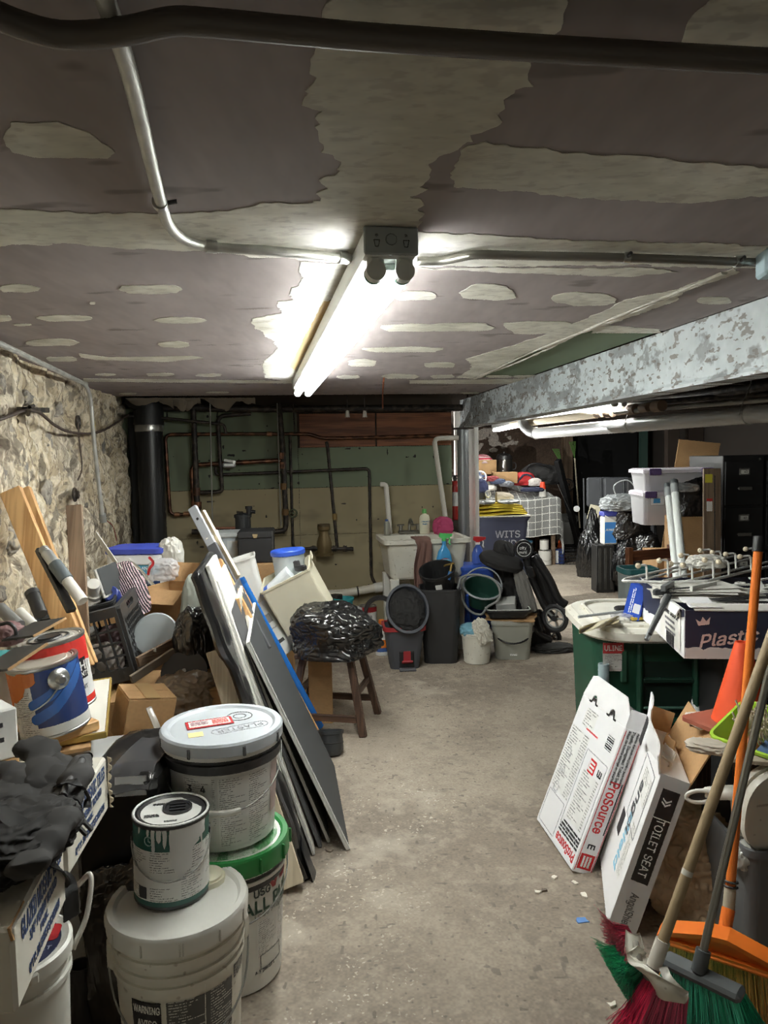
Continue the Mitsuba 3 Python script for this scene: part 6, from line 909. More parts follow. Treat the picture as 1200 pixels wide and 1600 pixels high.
solo('foam_sleeve', 'pale grey foam sleeve hanging over the open cardboard box', 'foam', mv(crumple(.045, .04, .12, 171, .08, 4, 2, .3), tf()), C(158, 164, 156, .8), tf(P(297, 962, 3.2) - V(0, 0, .02), ry=8), True)
t = thing('clear_bag', 'clear plastic bag with a red ribbon in front of the detergent bucket', 'plastic bag', tf(P(256, 905, 3.6))); t.add('bag', crumple(.07, .06, .06, 172, .16, 4), 'clear_plastic', True); t.add('ribbon', ribbon([(-.06, -.05, .03), (-.05, -.06, .06), (-.03, -.06, .09), (-.05, -.06, .12)], .012, (0, -1, 0)), C(196, 60, 66, .5), True)
solo('white_bag', 'white crumpled plastic bag right of the detergent bucket', 'plastic bag', crumple(.06, .06, .09, 173, .15, 4), C(196, 194, 186, .5), tf(P(268, 885, 3.9)), True)
solo('round_lid', 'pale grey plastic disc standing behind the crate', 'lid', mv(lathe([(.09, 0), (.092, .004), (.086, .01), (0, .012)], 40), tf(rx=70, ry=20)), C(142, 148, 150, .4), tf(P(244, 992, 3.0)), 40)
t = thing('saw_disc', 'dark round disc with a small centre bolt leaning on the wrapped bag', 'disc', tf(P(288, 1050, 2.75), rz=10) @ tf(rx=48)); t.add('disc', cyl(.086, .006, 48), C(66, 66, 66, .45), 40); t.add('bolt', sh(cyl(.008, .014, 12), 0, 0, .0), STEEL, 40)
solo('tan_plastic_bag', 'tan translucent plastic bag wrinkled below the dark disc', 'plastic bag', crumple(.12, .11, .09, 174, .13, 5), C(128, 112, 94, .3, 0, .7), tf(P(293, 1102, 2.7) - V(0, 0, .03)), True)
for i, ((x0, y0), (x1, y1), Y, w, m, l) in enumerate((((215, 1035), (280, 1000), 2.75, .04, 'grey_wood', 'dark wooden slat poking out under the crate'), ((205, 1062), (272, 1018), 2.65, .03, C(120, 112, 100, .8), 'grey strip crossing below the crate corner'), ((258, 985), (330, 965), 3.1, .05, 'grey_wood', 'greyish slat lying in front of the open cardboard box'), ((240, 1015), (262, 1035), 2.8, .015, C(190, 190, 184, .5), 'thin white stick under the pale disc'))): solo('wooden_strip', l, 'strip', bar(P(x0, y0, Y), P(x1, y1, Y + .15), w, .015), m, uv=True)
# hidden carriers of the heap: stacked cartons
plaincarton('cardboard_box', 'brown carton on the floor under the milk crate', V(-1.12, 2.95, 0), .5, .42, .54, 8); plaincarton('cardboard_box', 'brown carton on the floor carrying the detergent bucket', V(-1.36, 3.95, 0), .5, .4, .73, 8); plaincarton('cardboard_box', 'dim brown carton behind the buckets below the dark disc', V(-.72, 2.82, 0), .34, .4, .62, 6); plaincarton('cardboard_box', 'brown carton on the floor below the open cardboard box', V(-.95, 3.45, 0), .36, .4, .66, 6); plaincarton('cardboard_box', 'low dim carton below the small taped box', V(-.80, 2.42, 0), .26, .24, .5, 10)
garbage_bag('garbage_bag', 'black plastic sheet bundled left of the leaning panels', P(305, 1000, 2.9) - V(0, 0, .1), .09, .12, .16, 175, amp=.14)

# ------------------------------------------------------------------ leaning panels, frames and poles
def lean(name, label, near, top, away, th, m, cat_='board', dY=.0):
    a = F(*near); d = P(*top, a[1] + dY); x = AX * away; sx, sy, M, bm = slab(a, x, d - a, th, min(.003, th / 4)); t = thing(name, label, cat_, M); return t, sx, sy, bm
t, sx, sy, bm = lean('leaning_board', 'black faced board with white edges, front of the leaning stack', (541, 1330), (384, 1000), .75, .014, None); t.add('core', bm, C(206, 206, 202, .6)); t.add('face', box(sx - .012, sy - .012, .002, 0, (sx / 2, sy / 2, .014)), C(50, 52, 54, .7)); t.add('face_edge', box(.012, sy, .003, 0, (.006, sy / 2, .014)), C(214, 214, 210, .6))
for i, (n, tp_, aw, th, m, l) in enumerate((((512, 1318), (366, 975), .7, .012, C(204, 202, 196, .6), 'thin white edged panel second in the leaning stack'), ((498, 1326), (352, 945), .7, .014, C(92, 94, 98, .4, .3), 'grey metal edged panel in the leaning stack'), ((488, 1338), (336, 905), .42, .012, C(196, 196, 192, .6), 'thin pale panel between the metal edged and the white one'), ((478, 1345), (322, 882), .3, .016, C(218, 216, 210, .7), 'white panel right against the plastic wrapped one'))): t, sx, sy, bm = lean('leaning_board', l, n, tp_, aw, th, m); t.add('core', bm, m); t.add('face', box(sx - .02, sy - .02, .001, 0, (sx / 2, sy / 2, th)), C(70, 70, 72, .7) if i < 2 else C(206, 204, 196, .8))
a = F(473, 1378); d = P(302, 890, a[1] + .05); sx, sy, M_, bm = slab(a, AX * .5, d - a, .035, .01); m = bm.subdivide_to_size(.04); v = np.array(m.vertices); v += (meshkit.fbm(v * 9, 3, 7)[:, None] - .5) * V(.02, .03, .03); t = thing('leaning_board', 'board wrapped in black plastic sheet at the back of the leaning stack', 'board', M_); t.add('wrapping', trimesh.Trimesh(v, m.faces, process=True), BLACKBAG, True); t.add('loose_hem', sheet(np.array([[(x, -.03 + y, .036 + .01 * math.sin(30 * x) * (1 - y / .14)) for y in np.linspace(0, .14, 6)] for x in np.linspace(-.01, .3, 20)]), .003), C(40, 40, 42, .35), True)
def plank(name, label, p0, p1, w, th, m, ref=(0, 0, 1), cat_='plank', uv=True): return solo(name, label, cat_, bar(p0, p1, w, th, ref), m, uv=uv)
plank('timber_post', 'short thick timber behind the bucket stack with its end on the floor', F(456, 1392) + V(0, .0, .02), P(341, 1014, 2.52), .085, .04, 'pale_wood', (1, .2, .2)); 
a, b = P(302, 794, 3.35), P(352, 890, 3.2); t = thing('grey_strip', 'grey painted board end standing above the leaning stack', 'board', frame(b + (b - a) * 1.2, np.cross(V(0, 1, 0), a - b), a - b)); L = np.linalg.norm(a - b) * 2.2; t.add('board', box(.045, L - .0, .02, .004, (0, L / 2, 0)), C(150, 154, 160, .5)); t.add('dark_lower', box(.046, L * .72, .022, .002, (0, L * .36, -.001)), C(66, 68, 72, .6)); t.add('bolt_hole', sh(cyl(.006, .002, 12), .0, L - .07, .02), BLK)
plank('pale_stick', 'pale wooden stick beside the grey board end', P(317, 800, 3.4), P(372, 902, 3.2), .03, .015, 'pale_wood', cat_='stick')
o = P(372, 915, 3.3); t = thing('old_frames', 'old white painted window frame with brown slats above the leaning stack', 'window frame', frame(o, AX * .5, P(334, 832, 3.3) - o)); Lf = np.linalg.norm(P(334, 832, 3.3) - o)
for i, (x, m) in enumerate(((0, C(206, 204, 196, .6)), (.09, 'dark_wood'), (.17, 'pine'), (.25, C(206, 204, 196, .6)))): t.add('rail', box(.035, Lf * 1.6, .03, .003, (x, -Lf * .3, -.02 - .012 * i)), m, uv=True)
t.add('top_rail', box(.3, .04, .03, .003, (.13, Lf * .5 - .02 + 0, -.04)) if False else box(.32, .045, .03, .003, (.13, Lf - .03, -.04)), C(206, 204, 196, .6)); t.add('slat', box(.012, Lf * 1.1, .02, .001, (.05, 0, -.01)), 'dark_wood', uv=True); t.add('slat', box(.012, Lf * 1.2, .02, .001, (.13, 0, -.02)), 'pale_wood', uv=True)
plank('pine_strip', 'pine strip lying along the left side of the blue pole', P(367, 910, 3.7), F(492, 1150) + V(0, 0, .02), .05, .02, 'pine', (1, 0, .4), 'strip'); plank('pine_strip', 'short pine strip tucked under the old window frame', P(340, 877, 3.15), P(392, 975, 3.0), .04, .025, 'pine', (1, 0, .4), 'strip')
t = thing('lined_board', 'small white lined board with a wooden edge leaning on the black faced board', 'board', frame(P(373, 1000, 2.95), AX * .4, P(364, 930, 3.0) - P(373, 1000, 2.95))); t.add('board', box(.3, .2, .03, .003, (.1, .08, 0)), C(206, 200, 184, .7)); t.add('wooden_edge', box(.01, .2, .034, .002, (-.055, .08, -.002)), 'pine', uv=True); [t.add('slat_line', box(.26, .004, .002, 0, (.11, y, .0305)), C(120, 112, 98, .8)) for y in (.02, .05, .08, .11, .14)]
solo('white_strip', 'short white strip beside the small lined panel', 'strip', bar(P(388, 965, 2.95), P(398, 1012, 2.85), .04, .012, (0, 1, 0)), C(212, 208, 196, .7))
t = thing('blue_pole', 'bright blue pole leaning diagonally over the pine strip', 'pole'); a, b = P(377, 907, 3.75), F(500, 1139) + V(0, 0, .01); t.add('pole', rod(a, b, .022, 18), C(34, 108, 190, .45), 40); t.add('tip', rod(a - (b - a) * .01, a + (b - a) * .02, .023, 18), C(28, 86, 156, .45), 40)
t = thing('black_pot', 'black rounded planter lying at the foot of the blue pole', 'planter', tf(F(514, 1192) + V(0, .1, .0)) @ tf(rx=-14)); t.add('body', lathe([(.05, 0), (.065, .03), (.06, .1), (.066, .102), (.066, .116), (.058, .116), (.05, .02)], 36), C(44, 46, 48, .45), 40); t.add('groove', sh(ring(.063, .003, 36, 6), 0, 0, .06), BLK, True)
# stool with its load
s0 = P(535, 1100, 3.95); sc_ = V(s0[0] - .05, 3.98, 0); zs = .42; t = thing('wooden_stool', 'dark brown wooden stool carrying the black garbage bag', 'stool', tf(sc_, rz=-12)); t.add('seat', box(.34, .3, .03, .006, (0, 0, zs - .03)), 'dark_wood', uv=True)
lg = {}
for sx_ in (-1, 1):
    for sy_ in (-1, 1): p0, p1 = V(sx_ * .21, sy_ * .18, 0), V(sx_ * .13, sy_ * .11, zs - .03); lg[sx_, sy_] = (p0, p1); t.add('leg', bar(p0, p1, .036, .036, (0, 1, 0)), 'dark_wood', uv=True)
mid = lambda k, u: lg[k][0] + (lg[k][1] - lg[k][0]) * u
for k0, k1, u in (((-1, -1), (1, -1), .22), ((1, -1), (1, 1), .55), ((-1, 1), (1, 1), .25), ((-1, -1), (-1, 1), .5)): t.add('stretcher', bar(mid(k0, u), mid(k1, u), .035, .02), 'dark_wood', uv=True)
solo('folded_cardboard', 'folded brown cardboard standing between the legs of the stool', 'cardboard', box(.13, .02, zs - .04, .003), 'cardboard', tf(sc_ + V(-.07, -.0, .0), rz=-6))
m = crumple(.28, .2, .175, 181, .13, 6, 1.7, .45, 2.6, 70); t = thing('garbage_bag', 'shiny crumpled black garbage bag on the dark wooden stool', 'garbage bag', tf(sc_ + V(.0, -.03, zs - .02), rz=-10)); t.add('bag', m, BLACKBAG, True)
MCr = tf((-.434, 4.176, .553)) @ tf(ry=-25.8) @ tf(rx=9.8); w_, d_, h_ = .296, .269, .295
t = thing('fabric_bin', 'cream fabric storage bin tipped on the black garbage bag', 'storage bin', MCr); CRM = C(214, 208, 186, .85); t.add('body', tub(w_ * .98, d_ * .98, w_, d_, h_, .015, .006, 0, .01, .01), CRM, 30)
t.add('hem', loft([rrect(w_ + .004, d_ + .004, .016, h_ - .012), rrect(w_ + .01, d_ + .01, .016, h_ - .01), rrect(w_ + .01, d_ + .01, .016, h_ + .002), rrect(w_ - .01, d_ - .01, .014, h_ + .002)], cap0=False, cap1=False), C(206, 200, 176, .85)); t.add('handle', ribbon([(w_ / 2 + .004, -.05, h_ - .02), (w_ / 2 + .03, -.04, h_ + .03), (w_ / 2 + .03, .04, h_ + .03), (w_ / 2 + .004, .05, h_ - .02)], .03, (1, 0, 0)), CRM, True)
t = thing('rubber_clip', 'black rubber clip on the rim of the cream fabric bin', 'clip', MCr @ tf((.1, -.1, h_ + .0), rz=40) @ tf(ry=20)); t.add('jaw', box(.03, .09, .03, .006), BLK); t.add('lever', box(.02, .05, .05, .006, (0, .03, .01)), C(54, 54, 56, .5))
t = thing('food_tub', 'clear cylindrical tub with a blue lid upright in the cream bin', 'tub', MCr @ tf((-.06, .03, .1)) @ tf(ry=22, rx=-8)); t.add('body', lathe([(.075, 0), (.092, .3), (.088, .3), (.07, .006)], 36), C(196, 204, 206, .3), 40); t.add('lid', lathe([(.096, .296), (.1, .3), (.1, .32), (.094, .326), (.0, .326)], 36), C(54, 92, 200, .4), 40)
t = thing('white_tub', 'white square tub with blue base lying at the front of the cream bin', 'tub', MCr @ tf((.0, -.05, .27)) @ tf(ry=76, rx=0) @ tf((0, 0, -.12))); t.add('body', loft([rrect(.1, .1, .03, 0), rrect(.12, .12, .03, .16)]), C(226, 232, 236, .35), 30); t.add('base', loft([rrect(.106, .106, .03, -.03), rrect(.104, .104, .03, .012)]), C(38, 78, 168, .4), 30)
t = thing('white_bucket', 'white square bucket tilted between the panels and the cream bin', 'bucket', tf(P(393, 942, 4.2), rz=10) @ tf(ry=-16)); t.add('body', tub(.17, .17, .2, .2, .27, .03, .004, .006), C(226, 226, 222, .4), 30)
t = thing('printed_carton', 'white carton with black drawings standing under the cream bin', 'carton', frame(P(447, 1016, 3.98), V(.2, 1, 0), P(404, 940, 4.05) - P(447, 1016, 3.98))); t.add('box', box(.3, .32, .1, .003, (.1, .14, -.1)), C(206, 206, 204, .6)); t.add('print', box(.1, .05, .001, 0, (.02, .2, .0)), C(120, 118, 116, .7)); t.add('print', box(.1, .008, .001, 0, (.02, .14, 0)), C(150, 148, 146, .7)); t.add('print', box(.08, .02, .001, 0, (.02, .06, 0)), C(60, 60, 60, .7))
# trunk, cap and cooler behind
q = P(396, 880, 4.75); t = thing('storage_chest', 'black wooden trunk with a brass lock plate behind the cream bin', 'trunk', tf(q + V(0, .15, 0), rz=6)); ht = P(396, 832, 4.7)[2] - q[2]; t.add('body', box(.225, .28, ht * .78, .006), C(30, 30, 32, .6)); t.add('lid', box(.23, .285, ht * .22, .006, (0, 0, ht * .78)), C(34, 34, 36, .6)); t.add('lock_plate', mv(extr(sg.Polygon([(-.018, .012), (.018, .012), (.01, -.014), (-.01, -.014)]), .004), tf((.0, -.143, ht * .86), rx=90)), C(186, 166, 128, .4, .5)); t.add('corner_trim', box(.012, .012, ht, .002, (.111, -.139, 0)), C(60, 60, 60, .4))
t = thing('plastic_cooler', 'pale grey plastic cooler left of the black trunk', 'cooler', tf(P(357, 880, 4.95) + V(-.02, .1, 0), rz=5)); hc = P(357, 842, 4.9)[2] - P(357, 880, 4.95)[2]; t.add('body', box(.2, .2, hc, .02), C(176, 184, 188, .5)); t.add('lid', box(.21, .21, .04, .01, (0, 0, hc)), C(190, 196, 198, .5)); [t.add('panel_groove', box(.07, .006, hc * .4, .002, (.04, -.101, z)), C(196, 202, 204, .5)) for z in (.02, hc * .5)]
solo('long_carton', 'brown carton on the floor carrying the trunk and the cooler', 'box', box(.56, .5, q[2] - .003, .004), 'cardboard', tf((q[0] - .06, q[1] + .2, 0), rz=6))
t = thing('wall_pump', 'black ribbed drum with a spout on the back wall behind the trunk', 'pump', tf(P(380, 826, 5.25))); t.add('body', lathe([(.055, 0), (.055, .08), (.062, .082), (.062, .1), (.03, .112), (0, .112)], 28), C(34, 36, 38, .5), 40); t.add('spout', cat(sh(cyl(.02, .05, 14), .045, 0, .1), sh(cyl(.026, .02, 14), .045, 0, .14)), BLK, 40); t.add('outlet', rod((.05, 0, .12), (.09, 0, .12), .014), BLK)

# ------------------------------------------------------------------ right foreground: two flat cartons on the floor
def flatcarton(name, label, near, far, top, th, lift=.0, body=None):
    a, b = F(*near), F(*far); d = P(*top, a[1] + .03); sx, sy, M, bm = slab(a + V(0, 0, lift), b - a, d - a, th, .003); t = thing(name, label, 'carton', M); return t, sx, sy, M   # x away along the floor, y up the slope, z into the box
WCT = C(228, 228, 230, .6)
t, sx, sy, M = flatcarton('flat_carton', 'white carton with red print leaning on the floor, the left one with open top flap', (893, 1366), (838, 1284), (976, 1141), .075, .012)
t.add('body', box(sx, sy, .075, .003, (sx / 2, sy / 2, 0)), WCT); O = lambda x, y: frame((x, y, -.0006), (-1, 0, 0), (0, 1, 0))   # the big face looks to -z: text frame there
RED = C(188, 40, 46, .5)
fl = extr(sg.Polygon([(0, 0), (sx, 0), (sx - .035, .085), (sx - .07, .095), (.05, .095), (.0, .05)]).difference(shapely.union_all([sg.Point(x, .004).buffer(.02).intersection(sg.box(0, .003, 1, 1)).buffer(.002) for x in (sx * .3, sx * .72)])), .004); t.add('top_flap', fl, WCT, M=tf((0, sy, 0), rx=-3)); 
for x in (sx * .3, sx * .72): t.add('cut_slot', extr(sg.LineString([(x - .035, sy - .004), (x - .02, sy - .004), (x - .012, sy + .012), (x + .012, sy + .012), (x + .02, sy - .004), (x + .035, sy - .004)]).buffer(.0035), .001).apply_translation((0, 0, -.0008)), C(30, 28, 28, .9))
t.add('inner_flap', box(.004, .07, .07, 0, (.004, sy + .03, .002)), WCT); t.add('lid_flap', box(sx - .01, .06, .004, 0, (sx / 2, sy + .02, .072)), WCT)
# face: x=0 is the near (spine) edge, right in the photograph; text runs along the slope upside down, as printed
def face(s, h_, x, y, m, bold=False, turn=180, w=None): t.add('lettering', mv(text(s, h_, bold, .0007, w), O(x, y) @ tf(rz=turn)), m)
def lines(x0, x1, y0, y1, m='carton_print'): t.add('print', mv(flatpatch(x1 - x0, y1 - y0), frame((x1, y0, -.0005), (-1, 0, 0), (0, 1, 0))), m)
lines(.20, .40 if sx > .42 else sx - .01, .16, sy - .12); lines(.035, .17, .12, sy * .58); lines(.2, .3, sy - .1, sy - .03)
t.add('red_rule', box(.1, .006, .0008, 0, (.2, sy - .1, -.001)), C(206, 80, 86, .6)); t.add('barcode', cat(*[box(.05, .002 + .002 * (i % 3), .0008, 0, (.06, sy - .06 - .008 * i, -.001)) for i in range(7)]), INK)
lg = t.add('logo_square', box(.05, .05, .0008, .0, (.115, sy * .63, -.001)), RED); [t.add('logo_bar', box(.036, .008, .0008, 0, (.115, sy * .63 + k, -.0018)), WHT, to=lg) for k in (-.014, 0, .014)]; t.add('logo_bar', box(.005, .036, .0008, 0, (.135, sy * .63, -.0018)), WHT, to=lg)
for q4 in ((.02, .09, .185, sy * .7), (.21, .02, sx - .02, .14)): t.add('print_box', extr(sg.box(*q4).buffer(.004).exterior.buffer(.0009), .0006).apply_translation((0, 0, -.001)), C(130, 130, 134, .6))
face('m', .03, .05, sy * .62, INK, True); face('ProSource', .032, .1, .035, RED, True, 180, .17); t.add('print', mv(bars(.17, .05, 4, 3), O(.1, .085) @ tf(rz=180)), INK)
for i in range(3): t.add('drawing', extr(sg.Point(0, 0).buffer(.018).exterior.buffer(.0008).union(sg.box(-.02, -.02, .02, -.006).exterior.buffer(.0008)), .0006).apply_translation((sx - .06, .17 + .07 * i, -.001)), C(140, 140, 144, .6))
sp_ = lambda y: frame((-.0007, y, .0375), (0, -1, 0), (0, 0, 1)) @ tf(rz=180)       # the spine looks to -x; text runs along the slope
sp_ = lambda y: frame((-.0007, y, .0375), (0, 1, 0), (0, 0, -1)) @ tf(rx=180) if False else frame((-.0007, y, .0375), (0, -1, 0), (0, 0, 1))
def spine(s, h_, y, m, bold=False, w=None): t.add('lettering', mv(text(s, h_, bold, .0007, w), sp_(y) @ tf(rx=0, rz=0)), m)
spine('ProSource', .036, sy * .46, RED, True, .19); t.add('underline', box(.0008, .19, .004, 0, (-.001, sy * .46, .062)), INK); spine('Plastic Elongated Toilet Seat', .011, sy * .8, INK, True, .2)
t.add('lettering', mv(text('Siège de toilette allongé en plastique', .009, True, .0007, .2), frame((-.0007, sy * .8, .022), (0, -1, 0), (0, 0, 1))), INK); t.add('lettering', mv(text('Asiento alargado de plástico para inodoro', .009, True, .0007, .2), frame((-.0007, sy * .8, .055), (0, -1, 0), (0, 0, 1))), INK)
spine('E', .026, .1, INK, True); lg = t.add('logo_square', box(.0008, .055, .052, 0, (-.001, .045, .012)), RED); [t.add('logo_bar', box(.0008, .04, .008, 0, (-.0018, .045, z)), WHT, to=lg) for z in (.022, .034, .046)]
for z in (.006, .069): t.add('red_rule', box(.0008, sy - .02, .002, 0, (-.001, sy / 2, z)), C(196, 70, 78, .6))
t, sx, sy, M = flatcarton('flat_carton', 'white and grey carton with black toilet seat panel, the right one with torn open top', (948, 1458), (937, 1348), (1031, 1196), .085, .02)
t.add('body', box(sx, sy * .97, .085, .003, (sx / 2, sy * .97 / 2, 0)), WCT); t.add('spine', box(.002, sy * .97, .083, 0, (-.001, sy * .97 / 2, .001)), C(190, 190, 192, .5)); bp_ = t.add('spine_panel', box(.001, sy * .57, .05, 0, (-.0022, sy * .61, .018)), C(24, 24, 26, .5)); t.add('panel_rule', box(.001, .003, .05, 0, (-.003, sy * .72, .018)), WHT, to=bp_)
t.add('lettering', mv(text('TOILET SEAT', .024, False, .0007, .19), frame((-.003, sy * .54, .043), (0, -1, 0), (0, 0, 1))), C(226, 226, 226), to=bp_); t.add('arrow_mark', mv(text('»', .04, False), frame((-.003, sy * .82, .043), (0, -1, 0), (0, 0, 1))), C(226, 226, 226), to=bp_); t.add('lettering', mv(text('AngolShield', .024, False, .0007, .12), frame((-.0025, sy * .14, .045), (0, -1, 0), (0, 0, 1))), C(70, 70, 74))
O = lambda x, y: frame((x, y, -.0006), (-1, 0, 0), (0, 1, 0)); face('angol', .05, .16, sy * .6, C(70, 72, 78), True, -90); face('shield', .05, .16, sy * .38, C(140, 190, 214), True, -90); lines(.06, .12, .12, .3); lines(.06, .2, sy * .68, sy * .86); t.add('print_box', extr(sg.box(.05, sy * .5, .24, sy * .9).exterior.buffer(.0012), .0006).apply_translation((0, 0, -.001)), C(120, 120, 126, .6)); t.add('print_block', box(.06, .08, .0008, 0, (.27, sy * .4, -.001)), C(40, 40, 44, .6))
t.add('torn_flap', mv(sheet(np.array([[(x, y + .1 * (x / sx) * v if False else sy * .96 + v * (.05 + .075 * (x / sx)), -.004 - .02 * v + .01 * math.sin(x * 22)) for v in np.linspace(0, 1, 6)] for x in np.linspace(0, sx, 18)]), .004), tf()), WCT); t.add('black_print', mv(box(.05, .09, .001, 0, (0, 0, 0)), tf((sx * .7, sy * 1.0, -.025))), C(36, 36, 40, .6))
t.add('brown_flap', mv(sheet(np.array([[(x, sy * .93 + .15 * v, .083 + .03 * v + .01 * math.sin(x * 10)) for v in np.linspace(0, 1, 6)] for x in np.linspace(.0, sx, 10)]), .004), tf()), 'cardboard'); t.add('end_flap', mv(sheet(np.array([[(sx - .004 + .02 * v, sy * .95 + .08 * v, z) for v in np.linspace(0, 1, 4)] for z in np.linspace(.005, .08, 4)]), .004), tf()), 'cardboard')
for i, (x, z, h_, l) in enumerate(((.1, .03, .07, 'folded papers sticking out of the toilet seat carton, nearest the spine'), (.17, .045, .09, 'white leaflet sticking out of the toilet seat carton'), (.25, .055, .1, 'cardboard insert sticking out of the toilet seat carton'))): solo('paper_insert', l, 'paper', sheet(np.array([[(x - .03 + .07 * u, sy * .94 + h_ * v - .05, z + .012 * math.sin(4 * u + i)) for v in np.linspace(0, 1, 4)] for u in np.linspace(0, 1, 8)]), .004), (C(206, 204, 200, .7), C(214, 212, 208, .7), 'cardboard')[i], M)
# ------------------------------------------------------------------ green container, its lid and what lies on it
zl = .72; BC = V(1.17, 3.28, 0); gw, gd = .56, .54; GR = C(22, 62, 46, .45)
BM = tf(BC, rz=-3); t = thing('green_bin', 'large dark green bin under the white lid with a recessed front panel', 'trash bin', BM)
t.add('body', loft([rrect(gw - .06, gd - .06, .07, .0), rrect(gw, gd, .08, .05), rrect(gw, gd, .08, .16), rrect(gw - .02, gd - .02, .08, .175), rrect(gw + .02, gd + .02, .09, zl - .03), rrect(gw + .02, gd + .02, .09, zl - .005), rrect(gw - .02, gd - .02, .08, zl - .005), rrect(gw - .1, gd - .1, .07, .02)]), GR, 35)
yf = -gd / 2 - .012; t.add('front_frame', cat(*[box(.026, .035, .36, .01, (x, yf, .33)) for x in (-.105, .125)], box(.256, .035, .03, .008, (.01, yf, .32))), GR, 35); rc = t.add('recess', box(.205, .012, .33, .004, (.01, yf + .012, .345)), C(14, 34, 27, .5)); t.add('rail', box(.205, .012, .012, .004, (.01, yf - .012, .39)), C(70, 104, 92, .4), to=rc); t.add('rail', box(.205, .03, .02, .004, (.01, yf, .5)), C(18, 44, 34, .45), to=rc); t.add('wheel_arch', box(.16, .05, .1, .02, (.12, yf, .18)), GR); t.add('side_groove', box(.03, .012, .14, .006, (-.17, yf + .0, .5)), C(44, 84, 66, .45))
lb = t.add('sticker', box(.085, .0015, .12, 0, (-.215, yf - .004, .55)), C(206, 204, 200, .5)); t.add('sticker_band', box(.085, .0015, .045, 0, (-.215, yf - .0052, .625)), C(186, 60, 62, .5), to=lb); t.add('lettering', mv(text('ULINE', .022, True, .0008, .072), tf((-.215, yf - .006, .648), rx=90)), C(232, 226, 222), to=lb); t.add('print', mv(flatpatch(.075, .06), tf((-.253, yf - .0052, .56), rx=90)), 'fine_print', to=lb)
lw_, ld_ = gw + .10, gd + .16
t = thing('bin_lid', 'dirty white rounded lid lying on the large green bin', 'lid', BM @ tf((0, -.02, zl - .03))); t.add('shell', loft([rrect(lw_ - .02, ld_ - .02, .2, -.005, 8), rrect(lw_, ld_, .21, .005, 8), rrect(lw_, ld_, .21, .035, 8), rrect(lw_ - .05, ld_ - .05, .19, .05, 8), rrect(lw_ - .1, ld_ - .1, .17, .046, 8)]), 'dirty_white', 30); t.add('ridge', tube(rrect(lw_ - .16, ld_ - .16, .14, .05, 8), .012, 8, closed=True), 'dirty_white', True); t.add('grip', sh(crumple(.05, .03, .015, 5, .02, 3), -.18, -.2, .048), 'dirty_white', True)
LZ = zl + .022
lid = lambda px, py, dz=0: F(px, py, LZ + dz)
solo('grey_wand', 'thin grey rod lying across the left side of the white lid', 'rod', rod(lid(904, 964, .03), lid(976, 955, .03), .006, 8), C(150, 154, 156, .4)); solo('foil_wrapper', 'crinkled tan foil wrapper hanging over the left edge of the white lid', 'wrapper', sheet(np.array([[lid(905 + 62 * u, 980 - 18 * u + 10 * v, .02 + .012 * math.sin(9 * u + 5 * v)) for v in np.linspace(0, 1, 8)] for u in np.linspace(0, 1, 24)]), .002), C(176, 166, 136, .25, 0, .8), True)
solo('film_scrap', 'clear crumpled film scrap on the white lid beside the blue box', 'film', crumple(.05, .035, .015, 191, .2, 4), 'clear_plastic', tf(lid(975, 966)), True); solo('black_clip', 'small black plastic piece on the white lid behind the grey rod', 'clip', crumple(.035, .02, .012, 192, .08, 3), BLK, tf(lid(972, 953))); solo('yellow_strip', 'short yellow strip lying on the lid at the navy carton', 'strip', box(.1, .02, .012, .002), C(186, 160, 66, .6), tf(lid(1003, 968), rz=10))
o = lid(988, 966); t = thing('blue_box', 'small bright blue box tilted against the navy carton', 'box', tf(o, rz=-38) @ tf(ry=12, rx=-6)); t.add('box', box(.07, .06, .15, .002), C(38, 74, 176, .4)); t.add('print', mv(bars(.11, .016, 2, 6), frame((-.01, -.0305, .08), (0, 0, 1), (-1, 0, 0))), C(206, 214, 232)); t.add('barcode', box(.03, .001, .04, 0, (.016, -.0305, .03)), C(206, 210, 220)); t.add('lettering', mv(bars(.12, .026, 2, 7), frame((-.0358, 0, .075), (0, 0, -1), (0, 1, 0))), C(206, 214, 232))
# navy carton: near bottom corner, left face going back, front face going right
zb_ = LZ + .004; n0 = F(1070, 1029, zb_); l1 = F(1000, 962, zb_); hb = .168; dl = l1 - n0; dr_ = unit(V(-dl[1], dl[0], 0)) * -1; Wn = .72; Ln = np.linalg.norm(dl)
NM = frame(n0, dr_, dl); NAVY = C(34, 38, 58, .55); t = thing('navy_carton', 'navy and white open carton full of hangers on the white lid', 'carton', NM)
for s in (0, 1): t.add('side_panel', box(.005, Ln, hb, 0, (s * Wn, Ln / 2, 0)), WCT); t.add('side_panel', box(Wn, .005, hb, 0, (Wn / 2, s * Ln, 0)), NAVY)
t.add('bottom', box(Wn, Ln, .005, 0, (Wn / 2, Ln / 2, 0)), 'cardboard')
def jag(L, h_, seed, n=60, up=1):
    r_ = random.Random(seed); return [(0, 0), (L, 0)] + [(L - L * i / n, h_ + r_.uniform(-.006, .006)) for i in range(n + 1)]
t.add('white_print', mv(extr(jag(Wn, .035, 3), .001), frame((0, -.0032, .001), (1, 0, 0), (0, 0, 1)) @ tf((0, 0, -.0002))), C(206, 200, 196, .6)); sf = frame((-.0032, Ln, .0), (0, -1, 0), (0, 0, 1)); g = sg.Polygon([(0, hb), (Ln, hb), (Ln, hb * .86), (Ln * .5, hb * .4), (Ln * .3, hb * .34)] + [(Ln * .3 * (1 - i / 8), hb * (.34 - .04 * (i % 2))) for i in range(9)]); t.add('navy_print', mv(extr(g, .001), sf), NAVY)
